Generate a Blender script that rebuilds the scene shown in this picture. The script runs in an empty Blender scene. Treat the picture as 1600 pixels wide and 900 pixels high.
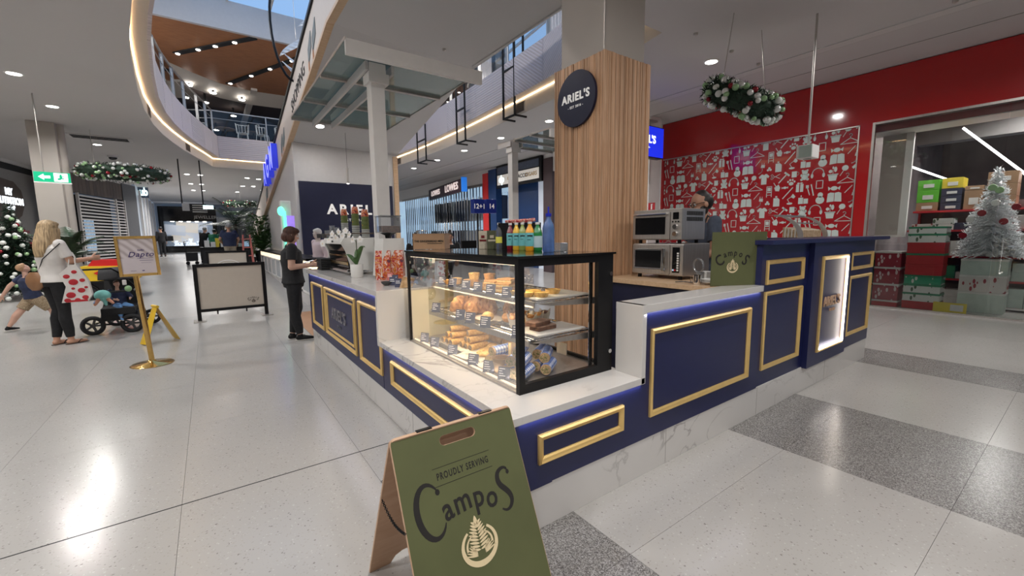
import bpy, bmesh, math, random
from mathutils import Vector, Matrix, Euler
from mathutils.geometry import tessellate_polygon
random.seed(7)
S = bpy.context.scene
COL = S.collection
PI = math.pi

# ------------------------------------------------------------------ camera
EYE = Vector((0, 0, 1.45)); FPX = 659.08
_p, _r, _y = -.12321, -.01294, -.618755
def _rot():
    base = Matrix(((1, 0, 0), (0, 0, -1), (0, 1, 0)))
    rr = Matrix.Rotation(_r, 3, 'Z'); rp = Matrix.Rotation(_p, 3, 'X'); ry = Matrix.Rotation(_y, 3, 'Z')
    return ry @ rp @ base @ rr
CM = _rot()
cd = bpy.data.cameras.new('camera'); cam = bpy.data.objects.new('camera', cd); COL.objects.link(cam)
cam.matrix_world = Matrix.Translation(EYE) @ CM.to_4x4()
cd.sensor_width = 36; cd.lens = FPX / 1600 * 36; cd.clip_start = .02; cd.clip_end = 300
S.camera = cam
# ------------------------------------------------------------------ world, exposure
W = bpy.data.worlds.new('world'); S.world = W; W.use_nodes = True
bg = W.node_tree.nodes['Background']
bg.inputs[0].default_value = (.36, .57, .90, 1); bg.inputs[1].default_value = 1.0
S.view_settings.view_transform = 'Standard'; S.view_settings.look = 'None'
S.view_settings.exposure = 0.0; S.view_settings.gamma = 1
# ------------------------------------------------------------------ lamps of the mall: ceiling downlights, then added level-two lamps that brighten the void
def lamp(loc, power, size=.18, color=(1, .975, .95), direction=(0, 0, -1), sx=None, sy=None, spread=PI * .9, name='lamp'):
    l = bpy.data.lights.new(name, 'AREA'); l.energy = power; l.color = color; l.spread = spread
    if sx: l.shape = 'RECTANGLE'; l.size = sx; l.size_y = sy
    else: l.shape = 'DISK'; l.size = size
    o = bpy.data.objects.new(name, l); COL.objects.link(o); o.location = loc
    o.rotation_euler = Vector(direction).to_track_quat('-Z', 'Y').to_euler()
    return o
DOWN_L = [(-2.55, y) for y in (4.3, 7.9, 11.44, 13.7, 18.3)] + [(-5.2, y) for y in (6.0, 10.5, 15.0)] + [(-2.55, .6), (.9, .6), (.9, -2.6), (4.2, -1.6), (-2.55, -2.6), (-5.5, 1.5)]
DOWN_FAR = [(-.56, 24.4), (-.08, 24.4), (1.76, 24.5), (2.26, 24.7), (1.79, 28.3), (2.29, 28.2), (-.53, 28.4), (-.07, 28.4), (-.5, 32), (-.03, 32), (2.9, 30.1), (1.7, 32)]
DOWN_R = [(7.45, y) for y in (8.7, 10.94, 13.2, 15.35, 17.65)] + [(7.33, 4.26), (7.33, .9)]
LP = 64
for x, y in DOWN_L: lamp((x, y, 4.36), LP * 1.0)
for x, y in DOWN_R: lamp((x, y, 4.36), LP * .9)
for x, y in ((.1, 24.4), (2, 28), (0, 31)): lamp((x, y, 4.36), LP * 2.2, size=.6)
lamp((-1.2, 34, 4.3), LP * 3, size=.8)
for y in (7, 11, 15, 19): lamp((8.6, y, 8.3), 130, size=.4, direction=(-.8, 0, -1)); lamp((-3.0, y, 8.3), 90, size=.4, direction=(.8, 0, -1))  # added lamps without fittings, aimed to brighten the dark fascia round the void
# led strips under the stone ledges of the kiosk
def strip(a, b, power, color=(1, .8, .55), direction=(0, 0, -1)):
    a = Vector(a); b = Vector(b); L = (b - a).length
    o = lamp((a + b) / 2, power, color=color, sx=L, sy=.012, name='led_strip', spread=PI)
    d = Vector(direction).normalized(); x = (b - a).normalized(); z = -d; y = z.cross(x)
    o.rotation_euler = Matrix((x, y, z)).transposed().to_euler()
    return o
BLUEL = (.80, .80, 1)
strip((1.10, 1.485, .576), (1.98, 1.485, .576), .5, BLUEL, (0, .5, -1)); strip((1.98, 1.485, .995), (3.40, 1.485, .995), 1.0, BLUEL, (0, .5, -1))
strip((1.050, 1.6, .576), (1.050, 3.26, .576), 1.1, BLUEL, (.5, 0, -1)); strip((1.050, 3.35, .975), (1.050, 6.2, .975), 1.7, BLUEL, (.5, 0, -1))
# lights inside the pastry case
strip((1.42, 1.80, 1.305), (1.42, 3.10, 1.305), 6.5, (1, .78, .50)); strip((1.30, 1.78, .66), (1.30, 3.12, .66), .9, (1, .8, .55), (.55, 0, .8))
strip((1.42, 1.82, 1.06), (1.42, 3.08, 1.06), 2.6, (1, .78, .50)); strip((1.40, 1.82, .845), (1.40, 3.08, .845), 2.6, (1, .78, .50))

# ------------------------------------------------------------------ helpers
def ray(px, py): return CM @ Vector(((px - 800) / FPX, -(py - 450) / FPX, -1))
def at(px, py, X=None, Y=None, Z=None):
    d = ray(px, py)
    t = (X - EYE.x) / d.x if X is not None else (Y - EYE.y) / d.y if Y is not None else (Z - EYE.z) / d.z
    return EYE + d * t
def fz(y): return 0 if y < 10 else min(.5, (y - 10) * .5 / 14)      # the floor rises gently beyond the kiosk

MATS = {}
def nt(name):
    m = bpy.data.materials.new(name); m.use_nodes = True
    return m, m.node_tree, m.node_tree.nodes['Principled BSDF']
def ramp(t, cols):
    r = t.nodes.new('ShaderNodeValToRGB'); e = r.color_ramp.elements
    while len(e) < len(cols): e.new(.5)
    for el, (p, c) in zip(e, cols): el.position = p; el.color = (*c, 1)
    return r
def coords(t, scale=(1, 1, 1), kind='Object', rot=(0, 0, 0)):
    c = t.nodes.new('ShaderNodeTexCoord'); m = t.nodes.new('ShaderNodeMapping')
    m.inputs['Scale'].default_value = scale; m.inputs['Rotation'].default_value = rot
    t.links.new(c.outputs[kind], m.inputs[0]); return m
def plain(name, col, rough=.5, metal=0, emit=0, noise=.06, ns=12, bump=0, alpha=None, trans=0, spec=None, coat=0, ecol=None, stretch=(1, 1, 1)):
    if name in MATS: return MATS[name]
    m, t, b = nt(name)
    b.inputs['Roughness'].default_value = rough; b.inputs['Metallic'].default_value = metal
    if noise or bump:
        mp = coords(t, stretch); n = t.nodes.new('ShaderNodeTexNoise'); n.inputs['Scale'].default_value = ns; n.inputs['Detail'].default_value = 3
        t.links.new(mp.outputs[0], n.inputs[0])
        a = [max(0, c * (1 - noise)) for c in col]; d = [min(1, c * (1 + noise)) for c in col]
        r = ramp(t, [(.3, a), (.7, d)]); t.links.new(n.outputs[0], r.inputs[0]); t.links.new(r.outputs[0], b.inputs['Base Color'])
        if bump:
            bp = t.nodes.new('ShaderNodeBump'); bp.inputs['Strength'].default_value = bump; bp.inputs['Distance'].default_value = .01
            t.links.new(n.outputs[0], bp.inputs['Height']); t.links.new(bp.outputs[0], b.inputs['Normal'])
    else: b.inputs['Base Color'].default_value = (*col, 1)
    if emit:
        b.inputs['Emission Color'].default_value = (*(ecol or col), 1); b.inputs['Emission Strength'].default_value = emit
    if trans: b.inputs['Transmission Weight'].default_value = trans; b.inputs['IOR'].default_value = 1.3
    if coat: b.inputs['Coat Weight'].default_value = coat; b.inputs['Coat Roughness'].default_value = .05
    if spec is not None: b.inputs['Specular IOR Level'].default_value = spec
    if alpha is not None: b.inputs['Alpha'].default_value = alpha
    MATS[name] = m; return m
def glass(name, tint=(1, 1, 1), refl=.10, opac=0.0, oc=(.5, .6, .6)):
    m = bpy.data.materials.new(name); m.use_nodes = True; t = m.node_tree; t.nodes.clear()
    o = t.nodes.new('ShaderNodeOutputMaterial'); tr = t.nodes.new('ShaderNodeBsdfTransparent'); tr.inputs[0].default_value = (*tint, 1)
    gl = t.nodes.new('ShaderNodeBsdfGlossy'); gl.inputs['Roughness'].default_value = .02
    fr = t.nodes.new('ShaderNodeFresnel'); fr.inputs[0].default_value = 1.4
    mx = t.nodes.new('ShaderNodeMixShader')
    ml = t.nodes.new('ShaderNodeMath'); ml.operation = 'MULTIPLY'; ml.inputs[1].default_value = refl / .04 * .5
    ml.use_clamp = True
    t.links.new(fr.outputs[0], ml.inputs[0]); t.links.new(ml.outputs[0], mx.inputs[0])
    t.links.new(tr.outputs[0], mx.inputs[1]); t.links.new(gl.outputs[0], mx.inputs[2])
    last = mx
    if opac:
        df = t.nodes.new('ShaderNodeBsdfDiffuse'); df.inputs[0].default_value = (*oc, 1)
        m2 = t.nodes.new('ShaderNodeMixShader'); m2.inputs[0].default_value = opac
        t.links.new(mx.outputs[0], m2.inputs[1]); t.links.new(df.outputs[0], m2.inputs[2]); last = m2
    t.links.new(last.outputs[0], o.inputs[0]); MATS[name] = m; return m
def wood(name, a, b_, scale=(30, 30, 1.2), rough=.5, vary=.25):
    m, t, b = nt(name); mp = coords(t, scale)
    n = t.nodes.new('ShaderNodeTexNoise'); n.inputs['Scale'].default_value = 3; n.inputs['Detail'].default_value = 5; n.inputs['Distortion'].default_value = .6
    t.links.new(mp.outputs[0], n.inputs[0]); r = ramp(t, [(.3, a), (.7, b_)]); t.links.new(n.outputs[0], r.inputs[0])
    oi = t.nodes.new('ShaderNodeObjectInfo'); hs = t.nodes.new('ShaderNodeHueSaturation')
    mr = t.nodes.new('ShaderNodeMapRange'); mr.inputs[3].default_value = 1 - vary; mr.inputs[4].default_value = 1 + vary
    t.links.new(oi.outputs['Random'], mr.inputs[0]); t.links.new(mr.outputs[0], hs.inputs['Value'])
    t.links.new(r.outputs[0], hs.inputs['Color']); t.links.new(hs.outputs[0], b.inputs['Base Color'])
    b.inputs['Roughness'].default_value = rough; MATS[name] = m; return m
def marble(name):
    m, t, b = nt(name); mp = coords(t, (1, 1, 1))
    n = t.nodes.new('ShaderNodeTexNoise'); n.inputs['Scale'].default_value = 1.7; n.inputs['Detail'].default_value = 8; n.inputs['Distortion'].default_value = 1.6
    t.links.new(mp.outputs[0], n.inputs[0])
    r = ramp(t, [(.0, (.60, .58, .56)), (.485, (.60, .58, .56)), (.50, (.36, .34, .33)), (.515, (.60, .58, .56)), (1, (.64, .62, .60))])
    t.links.new(n.outputs[0], r.inputs[0])
    n2 = t.nodes.new('ShaderNodeTexNoise'); n2.inputs['Scale'].default_value = 1.1; n2.inputs['Detail'].default_value = 2
    t.links.new(mp.outputs[0], n2.inputs[0]); r2 = ramp(t, [(.45, (0, 0, 0)), (.65, (1, 1, 1))]); t.links.new(n2.outputs[0], r2.inputs[0])
    mx = t.nodes.new('ShaderNodeMix'); mx.data_type = 'RGBA'; mx.inputs[6].default_value = (.62, .60, .58, 1)
    t.links.new(r2.outputs[0], mx.inputs[0]); t.links.new(r.outputs[0], mx.inputs[7]); t.links.new(mx.outputs[2], b.inputs['Base Color'])
    b.inputs['Roughness'].default_value = .16; MATS[name] = m; return m
def terrazzo(name, base, chips, size, thr=.35, rough=.2, patch=.06):
    m, t, b = nt(name); mp = coords(t, (1, 1, 1), 'Object')
    v = t.nodes.new('ShaderNodeTexVoronoi'); v.inputs['Scale'].default_value = size; t.links.new(mp.outputs[0], v.inputs[0])
    r = ramp(t, chips); sp = t.nodes.new('ShaderNodeSeparateColor'); t.links.new(v.outputs['Color'], sp.inputs[0]); t.links.new(sp.outputs[0], r.inputs[0])
    r.color_ramp.interpolation = 'CONSTANT'
    n = t.nodes.new('ShaderNodeTexNoise'); n.inputs['Scale'].default_value = 1.3; t.links.new(mp.outputs[0], n.inputs[0])
    r2 = ramp(t, [(.3, [1 - patch] * 3), (.7, [1, 1, 1])]); t.links.new(n.outputs[0], r2.inputs[0])
    mx = t.nodes.new('ShaderNodeMix'); mx.data_type = 'RGBA'; mx.blend_type = 'MULTIPLY'; mx.inputs[0].default_value = 1
    t.links.new(r.outputs[0], mx.inputs[6]); t.links.new(r2.outputs[0], mx.inputs[7]); t.links.new(mx.outputs[2], b.inputs['Base Color'])
    b.inputs['Roughness'].default_value = rough; b.inputs['Specular IOR Level'].default_value = .62
    MATS[name] = m; return m
def checker(name, a, b_, c, scale):
    m, t, b = nt(name); mp = coords(t, (scale, scale, scale), 'Object')
    s = t.nodes.new('ShaderNodeSeparateXYZ'); t.links.new(mp.outputs[0], s.inputs[0])
    def st(o):
        f = t.nodes.new('ShaderNodeMath'); f.operation = 'FRACT'; t.links.new(o, f.inputs[0])
        g = t.nodes.new('ShaderNodeMath'); g.operation = 'GREATER_THAN'; g.inputs[1].default_value = .5; t.links.new(f.outputs[0], g.inputs[0]); return g
    a1 = st(s.outputs[0]); a2 = st(s.outputs[2]); ad = t.nodes.new('ShaderNodeMath'); t.links.new(a1.outputs[0], ad.inputs[0]); t.links.new(a2.outputs[0], ad.inputs[1])
    dv = t.nodes.new('ShaderNodeMath'); dv.operation = 'MULTIPLY'; dv.inputs[1].default_value = .5; t.links.new(ad.outputs[0], dv.inputs[0])
    r = ramp(t, [(.0, a), (.4, b_), (.9, c)]); r.color_ramp.interpolation = 'CONSTANT'; t.links.new(dv.outputs[0], r.inputs[0])
    t.links.new(r.outputs[0], b.inputs['Base Color']); b.inputs['Roughness'].default_value = .7; MATS[name] = m; return m
def patches(name, cols, scale=14, rough=.5):
    m, t, b = nt(name); mp = coords(t, (scale, scale, scale), 'Object')
    n = t.nodes.new('ShaderNodeTexNoise'); n.inputs['Scale'].default_value = 1; n.inputs['Detail'].default_value = 1; n.inputs['Distortion'].default_value = 2.2
    t.links.new(mp.outputs[0], n.inputs[0]); k = len(cols)
    r = ramp(t, [(.28 + .44 * i / k if i else 0, c) for i, c in enumerate(cols)]); r.color_ramp.interpolation = 'CONSTANT'
    t.links.new(n.outputs[0], r.inputs[0]); t.links.new(r.outputs[0], b.inputs['Base Color']); b.inputs['Roughness'].default_value = rough
    MATS[name] = m; return m

M = MATS
plain('white_paint', (.56, .54, .53), .6, noise=.02); plain('ceiling_paint', (.53, .51, .505), .7, noise=.02, ns=.6)
plain('bright_white', (.75, .73, .71), .5, noise=.02); plain('navy', (.009, .013, .070), .38, noise=.05); plain('navy_dark', (.006, .008, .035), .5, noise=.05)
plain('gold', (.82, .57, .22), .40, .6, noise=.05); plain('gold_mirror', (.72, .47, .16), .16, 1, noise=.08, ns=20)
plain('black', (.006, .006, .007), .35, noise=.1, spec=.25); plain('black_matte', (.012, .012, .013), .8, noise=.15, ns=40); plain('black_gloss', (.006, .006, .007), .08, noise=0)
plain('steel', (.50, .47, .44), .38, .85, noise=.08, ns=60, stretch=(1, 1, .05)); plain('chrome', (.75, .75, .75), .08, 1, noise=0)
plain('cream_column', (.46, .42, .38), .55, noise=.03, ns=2); plain('red_gloss', (.42, .010, .012), .10, noise=.03, ns=1, coat=.5)
plain('olive', (.088, .096, .036), .75, noise=.10, ns=4, bump=.1); plain('ink', (.012, .010, .009), .8, noise=0); plain('cream_ink', (.66, .54, .33), .8, noise=0)
wood('slat_wood', (.50, .27, .14), (.66, .42, .26)); wood('bench_wood', (.55, .36, .21), (.66, .46, .29), (2, 12, 12), .4, .05)
wood('ply', (.48, .30, .19), (.55, .36, .24), (2, 2, 9), .6, .05); wood('dark_wood', (.055, .038, .028), (.12, .085, .065), (14, 14, .8), .55, .3)
wood('ceiling_wood', (.27, .10, .035), (.42, .18, .07), (1, 12, 12), .5, .1)
marble('marble')
terrazzo('floor_light', None, [(0, (.415, .40, .38)), (.93, (.37, .355, .33)), (.975, (.49, .475, .455)), (.992, (.24, .22, .21))], 150)
terrazzo('floor_grey', None, [(0, (.20, .19, .18)), (.35, (.13, .122, .118)), (.55, (.28, .27, .26)), (.78, (.085, .08, .078)), (.86, (.36, .35, .34))], 210, patch=.05, rough=.24)
plain('grout', (.31, .29, .27), .6, noise=.05)
glass('pane'); glass('pane_case', refl=.035); glass('pane_green', (.72, .84, .82), .14, .30, (.42, .52, .50)); glass('clear_plastic', (.88, .9, .92), .2, .12, (.7, .72, .75)); glass('store_pane', (.93, .95, .94), .13)
plain('led_warm', (1, .82, .58), emit=5, ecol=(1, .80, .55), noise=0); plain('led_white', (1, .97, .95), emit=5, ecol=(1, .97, 1), noise=0)
plain('lens', (1, 1, 1), emit=14, ecol=(1, .96, .9), noise=0)

class G:
    def __init__(s): s.bm = bmesh.new()
    def _xf(s, vs, m):
        if m is not None: bmesh.ops.transform(s.bm, matrix=m, verts=vs)
    def box(s, x0, x1, y0, y1, z0, z1, bev=0, m=None):
        r = bmesh.ops.create_cube(s.bm, size=1); vs = r['verts']
        for v in vs: v.co = Vector(((x0 + x1) / 2 + v.co.x * (x1 - x0), (y0 + y1) / 2 + v.co.y * (y1 - y0), (z0 + z1) / 2 + v.co.z * (z1 - z0)))
        if bev:
            es = list({e for v in vs for e in v.link_edges})
            o = bmesh.ops.bevel(s.bm, geom=es, offset=bev, segments=2, affect='EDGES', profile=.6); vs = list({v for f in o['faces'] for v in f.verts} | {v for v in vs if v.is_valid})
        s._xf(vs, m); return s
    def cyl(s, p0, p1, r0, r1=None, seg=16, caps=True):
        p0 = Vector(p0); p1 = Vector(p1); r1 = r0 if r1 is None else r1; d = p1 - p0
        if d.length < 1e-6: return s
        q = d.to_track_quat('Z', 'Y').to_matrix().to_4x4(); m = Matrix.Translation((p0 + p1) / 2) @ q
        bmesh.ops.create_cone(s.bm, cap_ends=caps, segments=seg, radius1=max(r0, 1e-4), radius2=max(r1, 1e-4), depth=d.length, matrix=m); return s
    def ball(s, c, r, u=12, v=8, m=None):
        rr = (r, r, r) if not hasattr(r, '__len__') else r
        mm = Matrix.Translation(c) @ (m.to_4x4() if m is not None else Matrix()) @ Matrix.Diagonal((*rr, 1))
        bmesh.ops.create_uvsphere(s.bm, u_segments=u, v_segments=v, radius=1, matrix=mm); return s
    def ico(s, c, r, sub=1):
        rr = (r, r, r) if not hasattr(r, '__len__') else r
        bmesh.ops.create_icosphere(s.bm, subdivisions=sub, radius=1, matrix=Matrix.Translation(c) @ Matrix.Diagonal((*rr, 1))); return s
    def poly(s, pts):
        vs = [s.bm.verts.new(p) for p in pts]
        try: s.bm.faces.new(vs)
        except ValueError: pass
        return s
    def prism(s, pts, lo, hi, axis='Z', m=None):
        def mk(p, h): return {'Z': (p[0], p[1], h), 'Y': (p[0], h, p[1]), 'X': (h, p[0], p[1])}[axis]
        a = [s.bm.verts.new(mk(p, lo)) for p in pts]; b = [s.bm.verts.new(mk(p, hi)) for p in pts]; n = len(pts)
        fs = [s.bm.faces.new(a), s.bm.faces.new(b[::-1])]
        for i in range(n): fs.append(s.bm.faces.new((a[i], b[i], b[(i + 1) % n], a[(i + 1) % n])))
        bmesh.ops.recalc_face_normals(s.bm, faces=fs); s._xf(a + b, m); return s
    def lathe(s, prof, c=(0, 0, 0), seg=20, m=None):
        c = Vector(c); rings = []; allv = []
        for r, z in prof:
            ring = [s.bm.verts.new(c + Vector((r * math.cos(2 * PI * i / seg), r * math.sin(2 * PI * i / seg), z))) for i in range(seg)]; rings.append(ring); allv += ring
        for a, b in zip(rings, rings[1:]):
            for i in range(seg): s.bm.faces.new((a[i], a[(i + 1) % seg], b[(i + 1) % seg], b[i]))
        s.bm.faces.new(rings[0][::-1]); s.bm.faces.new(rings[-1]); s._xf(allv, m); return s
    def tube(s, pts, r, seg=8, closed=False):
        pts = [Vector(p) for p in pts]; n = len(pts); rings = []; rs = r if hasattr(r, '__len__') else [r] * n
        up = Vector((0, 0, 1)); prev = None
        for i, p in enumerate(pts):
            d = (pts[(i + 1) % n] - pts[i - 1]) if closed else (pts[min(i + 1, n - 1)] - pts[max(i - 1, 0)])
            d.normalize(); a = prev if prev is not None else (up if abs(d.z) < .9 else Vector((1, 0, 0)))
            x = (a - d * a.dot(d)).normalized(); prev = x; y = d.cross(x)
            rings.append([s.bm.verts.new(p + (x * math.cos(2 * PI * k / seg) + y * math.sin(2 * PI * k / seg)) * rs[i]) for k in range(seg)])
        pr = list(zip(rings, rings[1:])) + ([(rings[-1], rings[0])] if closed else [])
        for a, b in pr:
            for i in range(seg): s.bm.faces.new((a[i], a[(i + 1) % seg], b[(i + 1) % seg], b[i]))
        if not closed: s.bm.faces.new(rings[0][::-1]); s.bm.faces.new(rings[-1])
        return s
    def loft(s, secs, side, seg=14):
        """secs = [(centre, rx, ry)], rx along `side`"""
        side = Vector(side); rings = []; n = len(secs); c = [Vector(q[0]) for q in secs]
        for i in range(n):
            d = (c[min(i + 1, n - 1)] - c[max(i - 1, 0)]).normalized(); x = (side - d * side.dot(d)).normalized(); y = d.cross(x)
            rings.append([s.bm.verts.new(c[i] + x * math.cos(2 * PI * k / seg) * secs[i][1] + y * math.sin(2 * PI * k / seg) * secs[i][2]) for k in range(seg)])
        for a, b in zip(rings, rings[1:]):
            for i in range(seg): s.bm.faces.new((a[i], a[(i + 1) % seg], b[(i + 1) % seg], b[i]))
        s.bm.faces.new(rings[0][::-1]); s.bm.faces.new(rings[-1]); return s
    def xf(s, m): bmesh.ops.transform(s.bm, matrix=m, verts=s.bm.verts); return s
    def jit(s, a):
        for v in s.bm.verts: v.co += Vector((random.uniform(-a, a), random.uniform(-a, a), random.uniform(-a, a)))
        return s

def wl(o):
    v = Vector((0, 0, 0))
    while o: v += o.location; o = o.parent
    return v
def put(name, g, mat, parent=None, smooth=False, world=True, loc=None, label=None, kind=None):
    me = bpy.data.meshes.new(name)
    if parent is not None and world: bmesh.ops.translate(g.bm, vec=-wl(parent), verts=g.bm.verts)
    if loc is not None and parent is None: bmesh.ops.translate(g.bm, vec=-Vector(loc), verts=g.bm.verts)
    bmesh.ops.recalc_face_normals(g.bm, faces=g.bm.faces)
    g.bm.to_mesh(me); g.bm.free()
    if smooth:
        me.shade_smooth()
        try: me.set_sharp_from_angle(angle=math.radians(42 if smooth is True else smooth))
        except Exception: pass
    me.materials.append(MATS[mat] if isinstance(mat, str) else mat)
    o = bpy.data.objects.new(name, me); COL.objects.link(o); o.parent = parent
    if loc is not None: o.location = loc
    if label: o['label'] = label
    if kind: o['kind'] = kind
    return o
def tag(o, label, cat, group=None, kind=None):
    o['label'] = label; o['category'] = cat
    if group: o['group'] = group
    if kind: o['kind'] = kind
    return o
def thing(name, label, cat, loc=(0, 0, 0), group=None, rz=0):
    o = bpy.data.objects.new(name, None); COL.objects.link(o); o.location = loc; o.rotation_euler = (0, 0, rz); o.empty_display_size = .1
    return tag(o, label, cat, group)
def dup(root, loc=None, rz=None, label=None, group=None, scale=None):
    def cp(o, par):
        c = o.copy(); COL.objects.link(c); c.parent = par
        for k in o.children: cp(k, c)
        return c
    r = cp(root, None)
    if loc is not None: r.location = loc
    if rz is not None: r.rotation_euler = rz if hasattr(rz, '__len__') else (0, 0, rz)
    if label: r['label'] = label
    if group: r['group'] = group
    if scale: r.scale = (scale,) * 3 if not hasattr(scale, '__len__') else scale
    return r
def struct(name, g, mat, smooth=False):
    o = put(name, g, mat, smooth=smooth); o['kind'] = 'structure'; return o
def frame(loc, x, up):
    x = Vector(x).normalized(); u = Vector(up).normalized(); n = x.cross(u)
    return Matrix.Translation(loc) @ Matrix((x, u, n)).transposed().to_4x4()
def textg(s, size, m=None, depth=.003, off=0, xs=1, shear=0, g=None, spacing=1, align='CENTER'):
    """letters as flat relief; baseline-centred, in the XY plane of m"""
    cu = bpy.data.curves.new('t', 'FONT'); cu.body = s; cu.size = size; cu.extrude = depth; cu.offset = off; cu.align_x = align; cu.align_y = 'CENTER'
    cu.space_character = spacing; cu.shear = shear; cu.resolution_u = 3
    o = bpy.data.objects.new('t', cu); COL.objects.link(o); bpy.context.view_layer.update()
    me = bpy.data.meshes.new_from_object(o.evaluated_get(bpy.context.evaluated_depsgraph_get()))
    g = g or G(); n0 = len(g.bm.verts); g.bm.from_mesh(me); g.bm.verts.ensure_lookup_table(); vs = g.bm.verts[n0:]
    mm = (m if m is not None else Matrix()) @ Matrix.Diagonal((xs, 1, 1, 1))
    bmesh.ops.transform(g.bm, matrix=mm, verts=vs)
    bpy.data.objects.remove(o); bpy.data.curves.remove(cu); bpy.data.meshes.remove(me); return g
EXP_LEAF = None
# ================================================================== floor
g = G(); g.box(-12, 16, -6, 10, -.2, -.012); fl = struct('floor', g, 'grout')
g = G(); ys = [10, 13, 16, 20, 24, 30, 62]
for a, b in zip(ys, ys[1:]):
    g.poly([(-12, a, fz(a)), (16, a, fz(a)), (16, b, fz(b)), (-12, b, fz(b))])
g.box(-12, 16, -6, -1.2, -.011, 0); g.box(-12, -7.2, -1.2, 10, -.011, 0); put('tile_field', g, 'floor_light', fl)
g = G(); g.box(-12, 16, -6.2, -6, 0, 4.4); struct('wall_back', g, 'white_paint')
g = G(); g.box(-12.2, -12, -6, 12, 0, 4.4); struct('wall_left_near', g, 'white_paint')
tile_cache = {}
def tile(x0, x1, y0, y1, mat):
    w = round(x1 - x0, 3); h = round(y1 - y0, 3); k = (w, h, mat); gp = .0008
    if k not in tile_cache:
        q = G(); q.box(-w / 2 + gp, w / 2 - gp, -h / 2 + gp, h / 2 - gp, -.012, 0)
        o = put('tile', q, mat, fl, world=False); tile_cache[k] = o
    else:
        o = tile_cache[k].copy(); COL.objects.link(o); o.parent = fl
    o.location = ((x0 + x1) / 2, (y0 + y1) / 2, 0)
def rows(a, b, first, step=.79):
    ys = [a]; y = first
    while y < a + .05: y += step
    while y < b - .05: ys.append(y); y += step
    return ys + [b]
for xs, ysr, mt in (([-7.2, -6, -4.8, -3.6, -2.4, -1.2, -.24, .72], rows(2.83, 10, 2.83 + 1.2, 1.2), 'floor_light'), ([-7.2, -6, -4.8, -3.6, -2.4, -1.2, -.24, .72], rows(-1.2, 2.83, -.8, 1.2), 'floor_light'),
                    ([.72, 1.45], rows(2.40, 10, 2.83, 1.2), 'floor_light'), ([.72, 1.45], rows(-1.2, 2.40, .34), 'floor_grey'), ([1.45, 3.03], rows(-1.2, 10, .34), 'floor_light'),
                    ([3.03, 3.615, 4.2], rows(-1.2, 3.6, .34), 'floor_grey'), ([3.03, 4.2], rows(3.6, 10, 4.8, 1.2), 'floor_light'), ([4.2, 5.8], rows(-1.2, 10, .34, 1.58), 'floor_light'),
                    ([5.8, 6.57], rows(-1.2, 4.8, .34), 'floor_grey'), ([5.8, 6.57], rows(4.8, 10, 6, 1.2), 'floor_light'), ([6.57, 8.4, 10.3], rows(-1.2, 10, .34, 1.58), 'floor_light'), ([10.3, 12, 14], rows(-2, 4, 0, 2), 'floor_light')):
    for x0, x1 in zip(xs, xs[1:]):
        for y0, y1 in zip(ysr, ysr[1:]): tile(x0, x1, y0, y1, mt)
g = G(); g.box(-7.2, 1.0, 2.826, 2.834, 0, .0008); put('expansion_joint', g, 'black_matte', fl)

# ================================================================== ceiling with the void
VO = [(-.2, 4.1), (-.35, 5.4), (-.53, 7.27), (-.68, 8.4), (-.79, 9.5), (-.9, 11.4), (-.95, 13), (-.91, 14.5), (-.8, 15.7), (-.64, 16.8), (-.42, 18), (-.1, 19.4), (.15, 20.4), (.39, 21.5),
      (2.4, 21.55), (4.4, 21.55), (6.3, 21.5), (6.48, 19.6), (6.62, 18), (6.71, 16), (6.73, 14), (6.7, 12.4), (6.6, 10.5), (6.5, 9), (6.38, 7.3), (6.2, 6.1), (5.98, 5.1), (5.78, 4.45), (5.7, 4.1)]
def area2(p): return sum(a[0] * b[1] - b[0] * a[1] for a, b in zip(p, p[1:] + p[:1]))
def offset(p, d):
    s = 1 if area2(p) > 0 else -1; out = []
    for i in range(len(p)):
        a = Vector(p[i - 1]); b = Vector(p[i]); c = Vector(p[(i + 1) % len(p)])
        e = (b - a).normalized(); f = (c - b).normalized(); n1 = Vector((e.y, -e.x)) * s; n2 = Vector((f.y, -f.x)) * s
        n = (n1 + n2).normalized(); k = d / max(.5, n.dot(n1)); out.append(tuple(b + n * k))
    return out
def holed(outer, hole, z, g):
    o3 = [Vector((x, y, z)) for x, y in outer]; h3 = [Vector((x, y, z)) for x, y in hole]; al = o3 + h3
    tr = tessellate_polygon([o3, h3]); vs = [g.bm.verts.new(v) for v in al]
    for t in tr:
        try: g.bm.faces.new([vs[i] for i in t])
        except ValueError: pass
OUT = [(-12, -6), (16, -6), (16, 62), (-12, 62)]
V1 = VO; VF = offset(VO, -.28)
g = G(); holed(OUT, V1, 4.4, g); ce = struct('ceiling', g, 'ceiling_paint')
def ring_wall(p, z0, z1, g, skip=()):
    n = len(p)
    for i in range(n):
        if i in skip: continue
        a, b = p[i], p[(i + 1) % n]; g.poly([(a[0], a[1], z0), (b[0], b[1], z0), (b[0], b[1], z1), (a[0], a[1], z1)])
plain('cove_paint', (.58, .53, .47), .6, noise=.02)
g = G(); ring_wall(V1, 4.4, 4.74, g); put('cove_face', g, 'cove_paint', ce)
g = G(); V2 = offset(VO, .03); n = len(VO)
for i in range(n):
    a, b, c, d = VF[i], VF[(i + 1) % n], V1[(i + 1) % n], V1[i]; g.poly([(a[0], a[1], 4.745), (b[0], b[1], 4.745), (c[0], c[1], 4.745), (d[0], d[1], 4.745)])
put('cove_soffit', g, 'cove_paint', ce)
g = G(); Va, Vb = offset(VO, -.012), offset(VO, -.03); k = len(VO)
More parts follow.
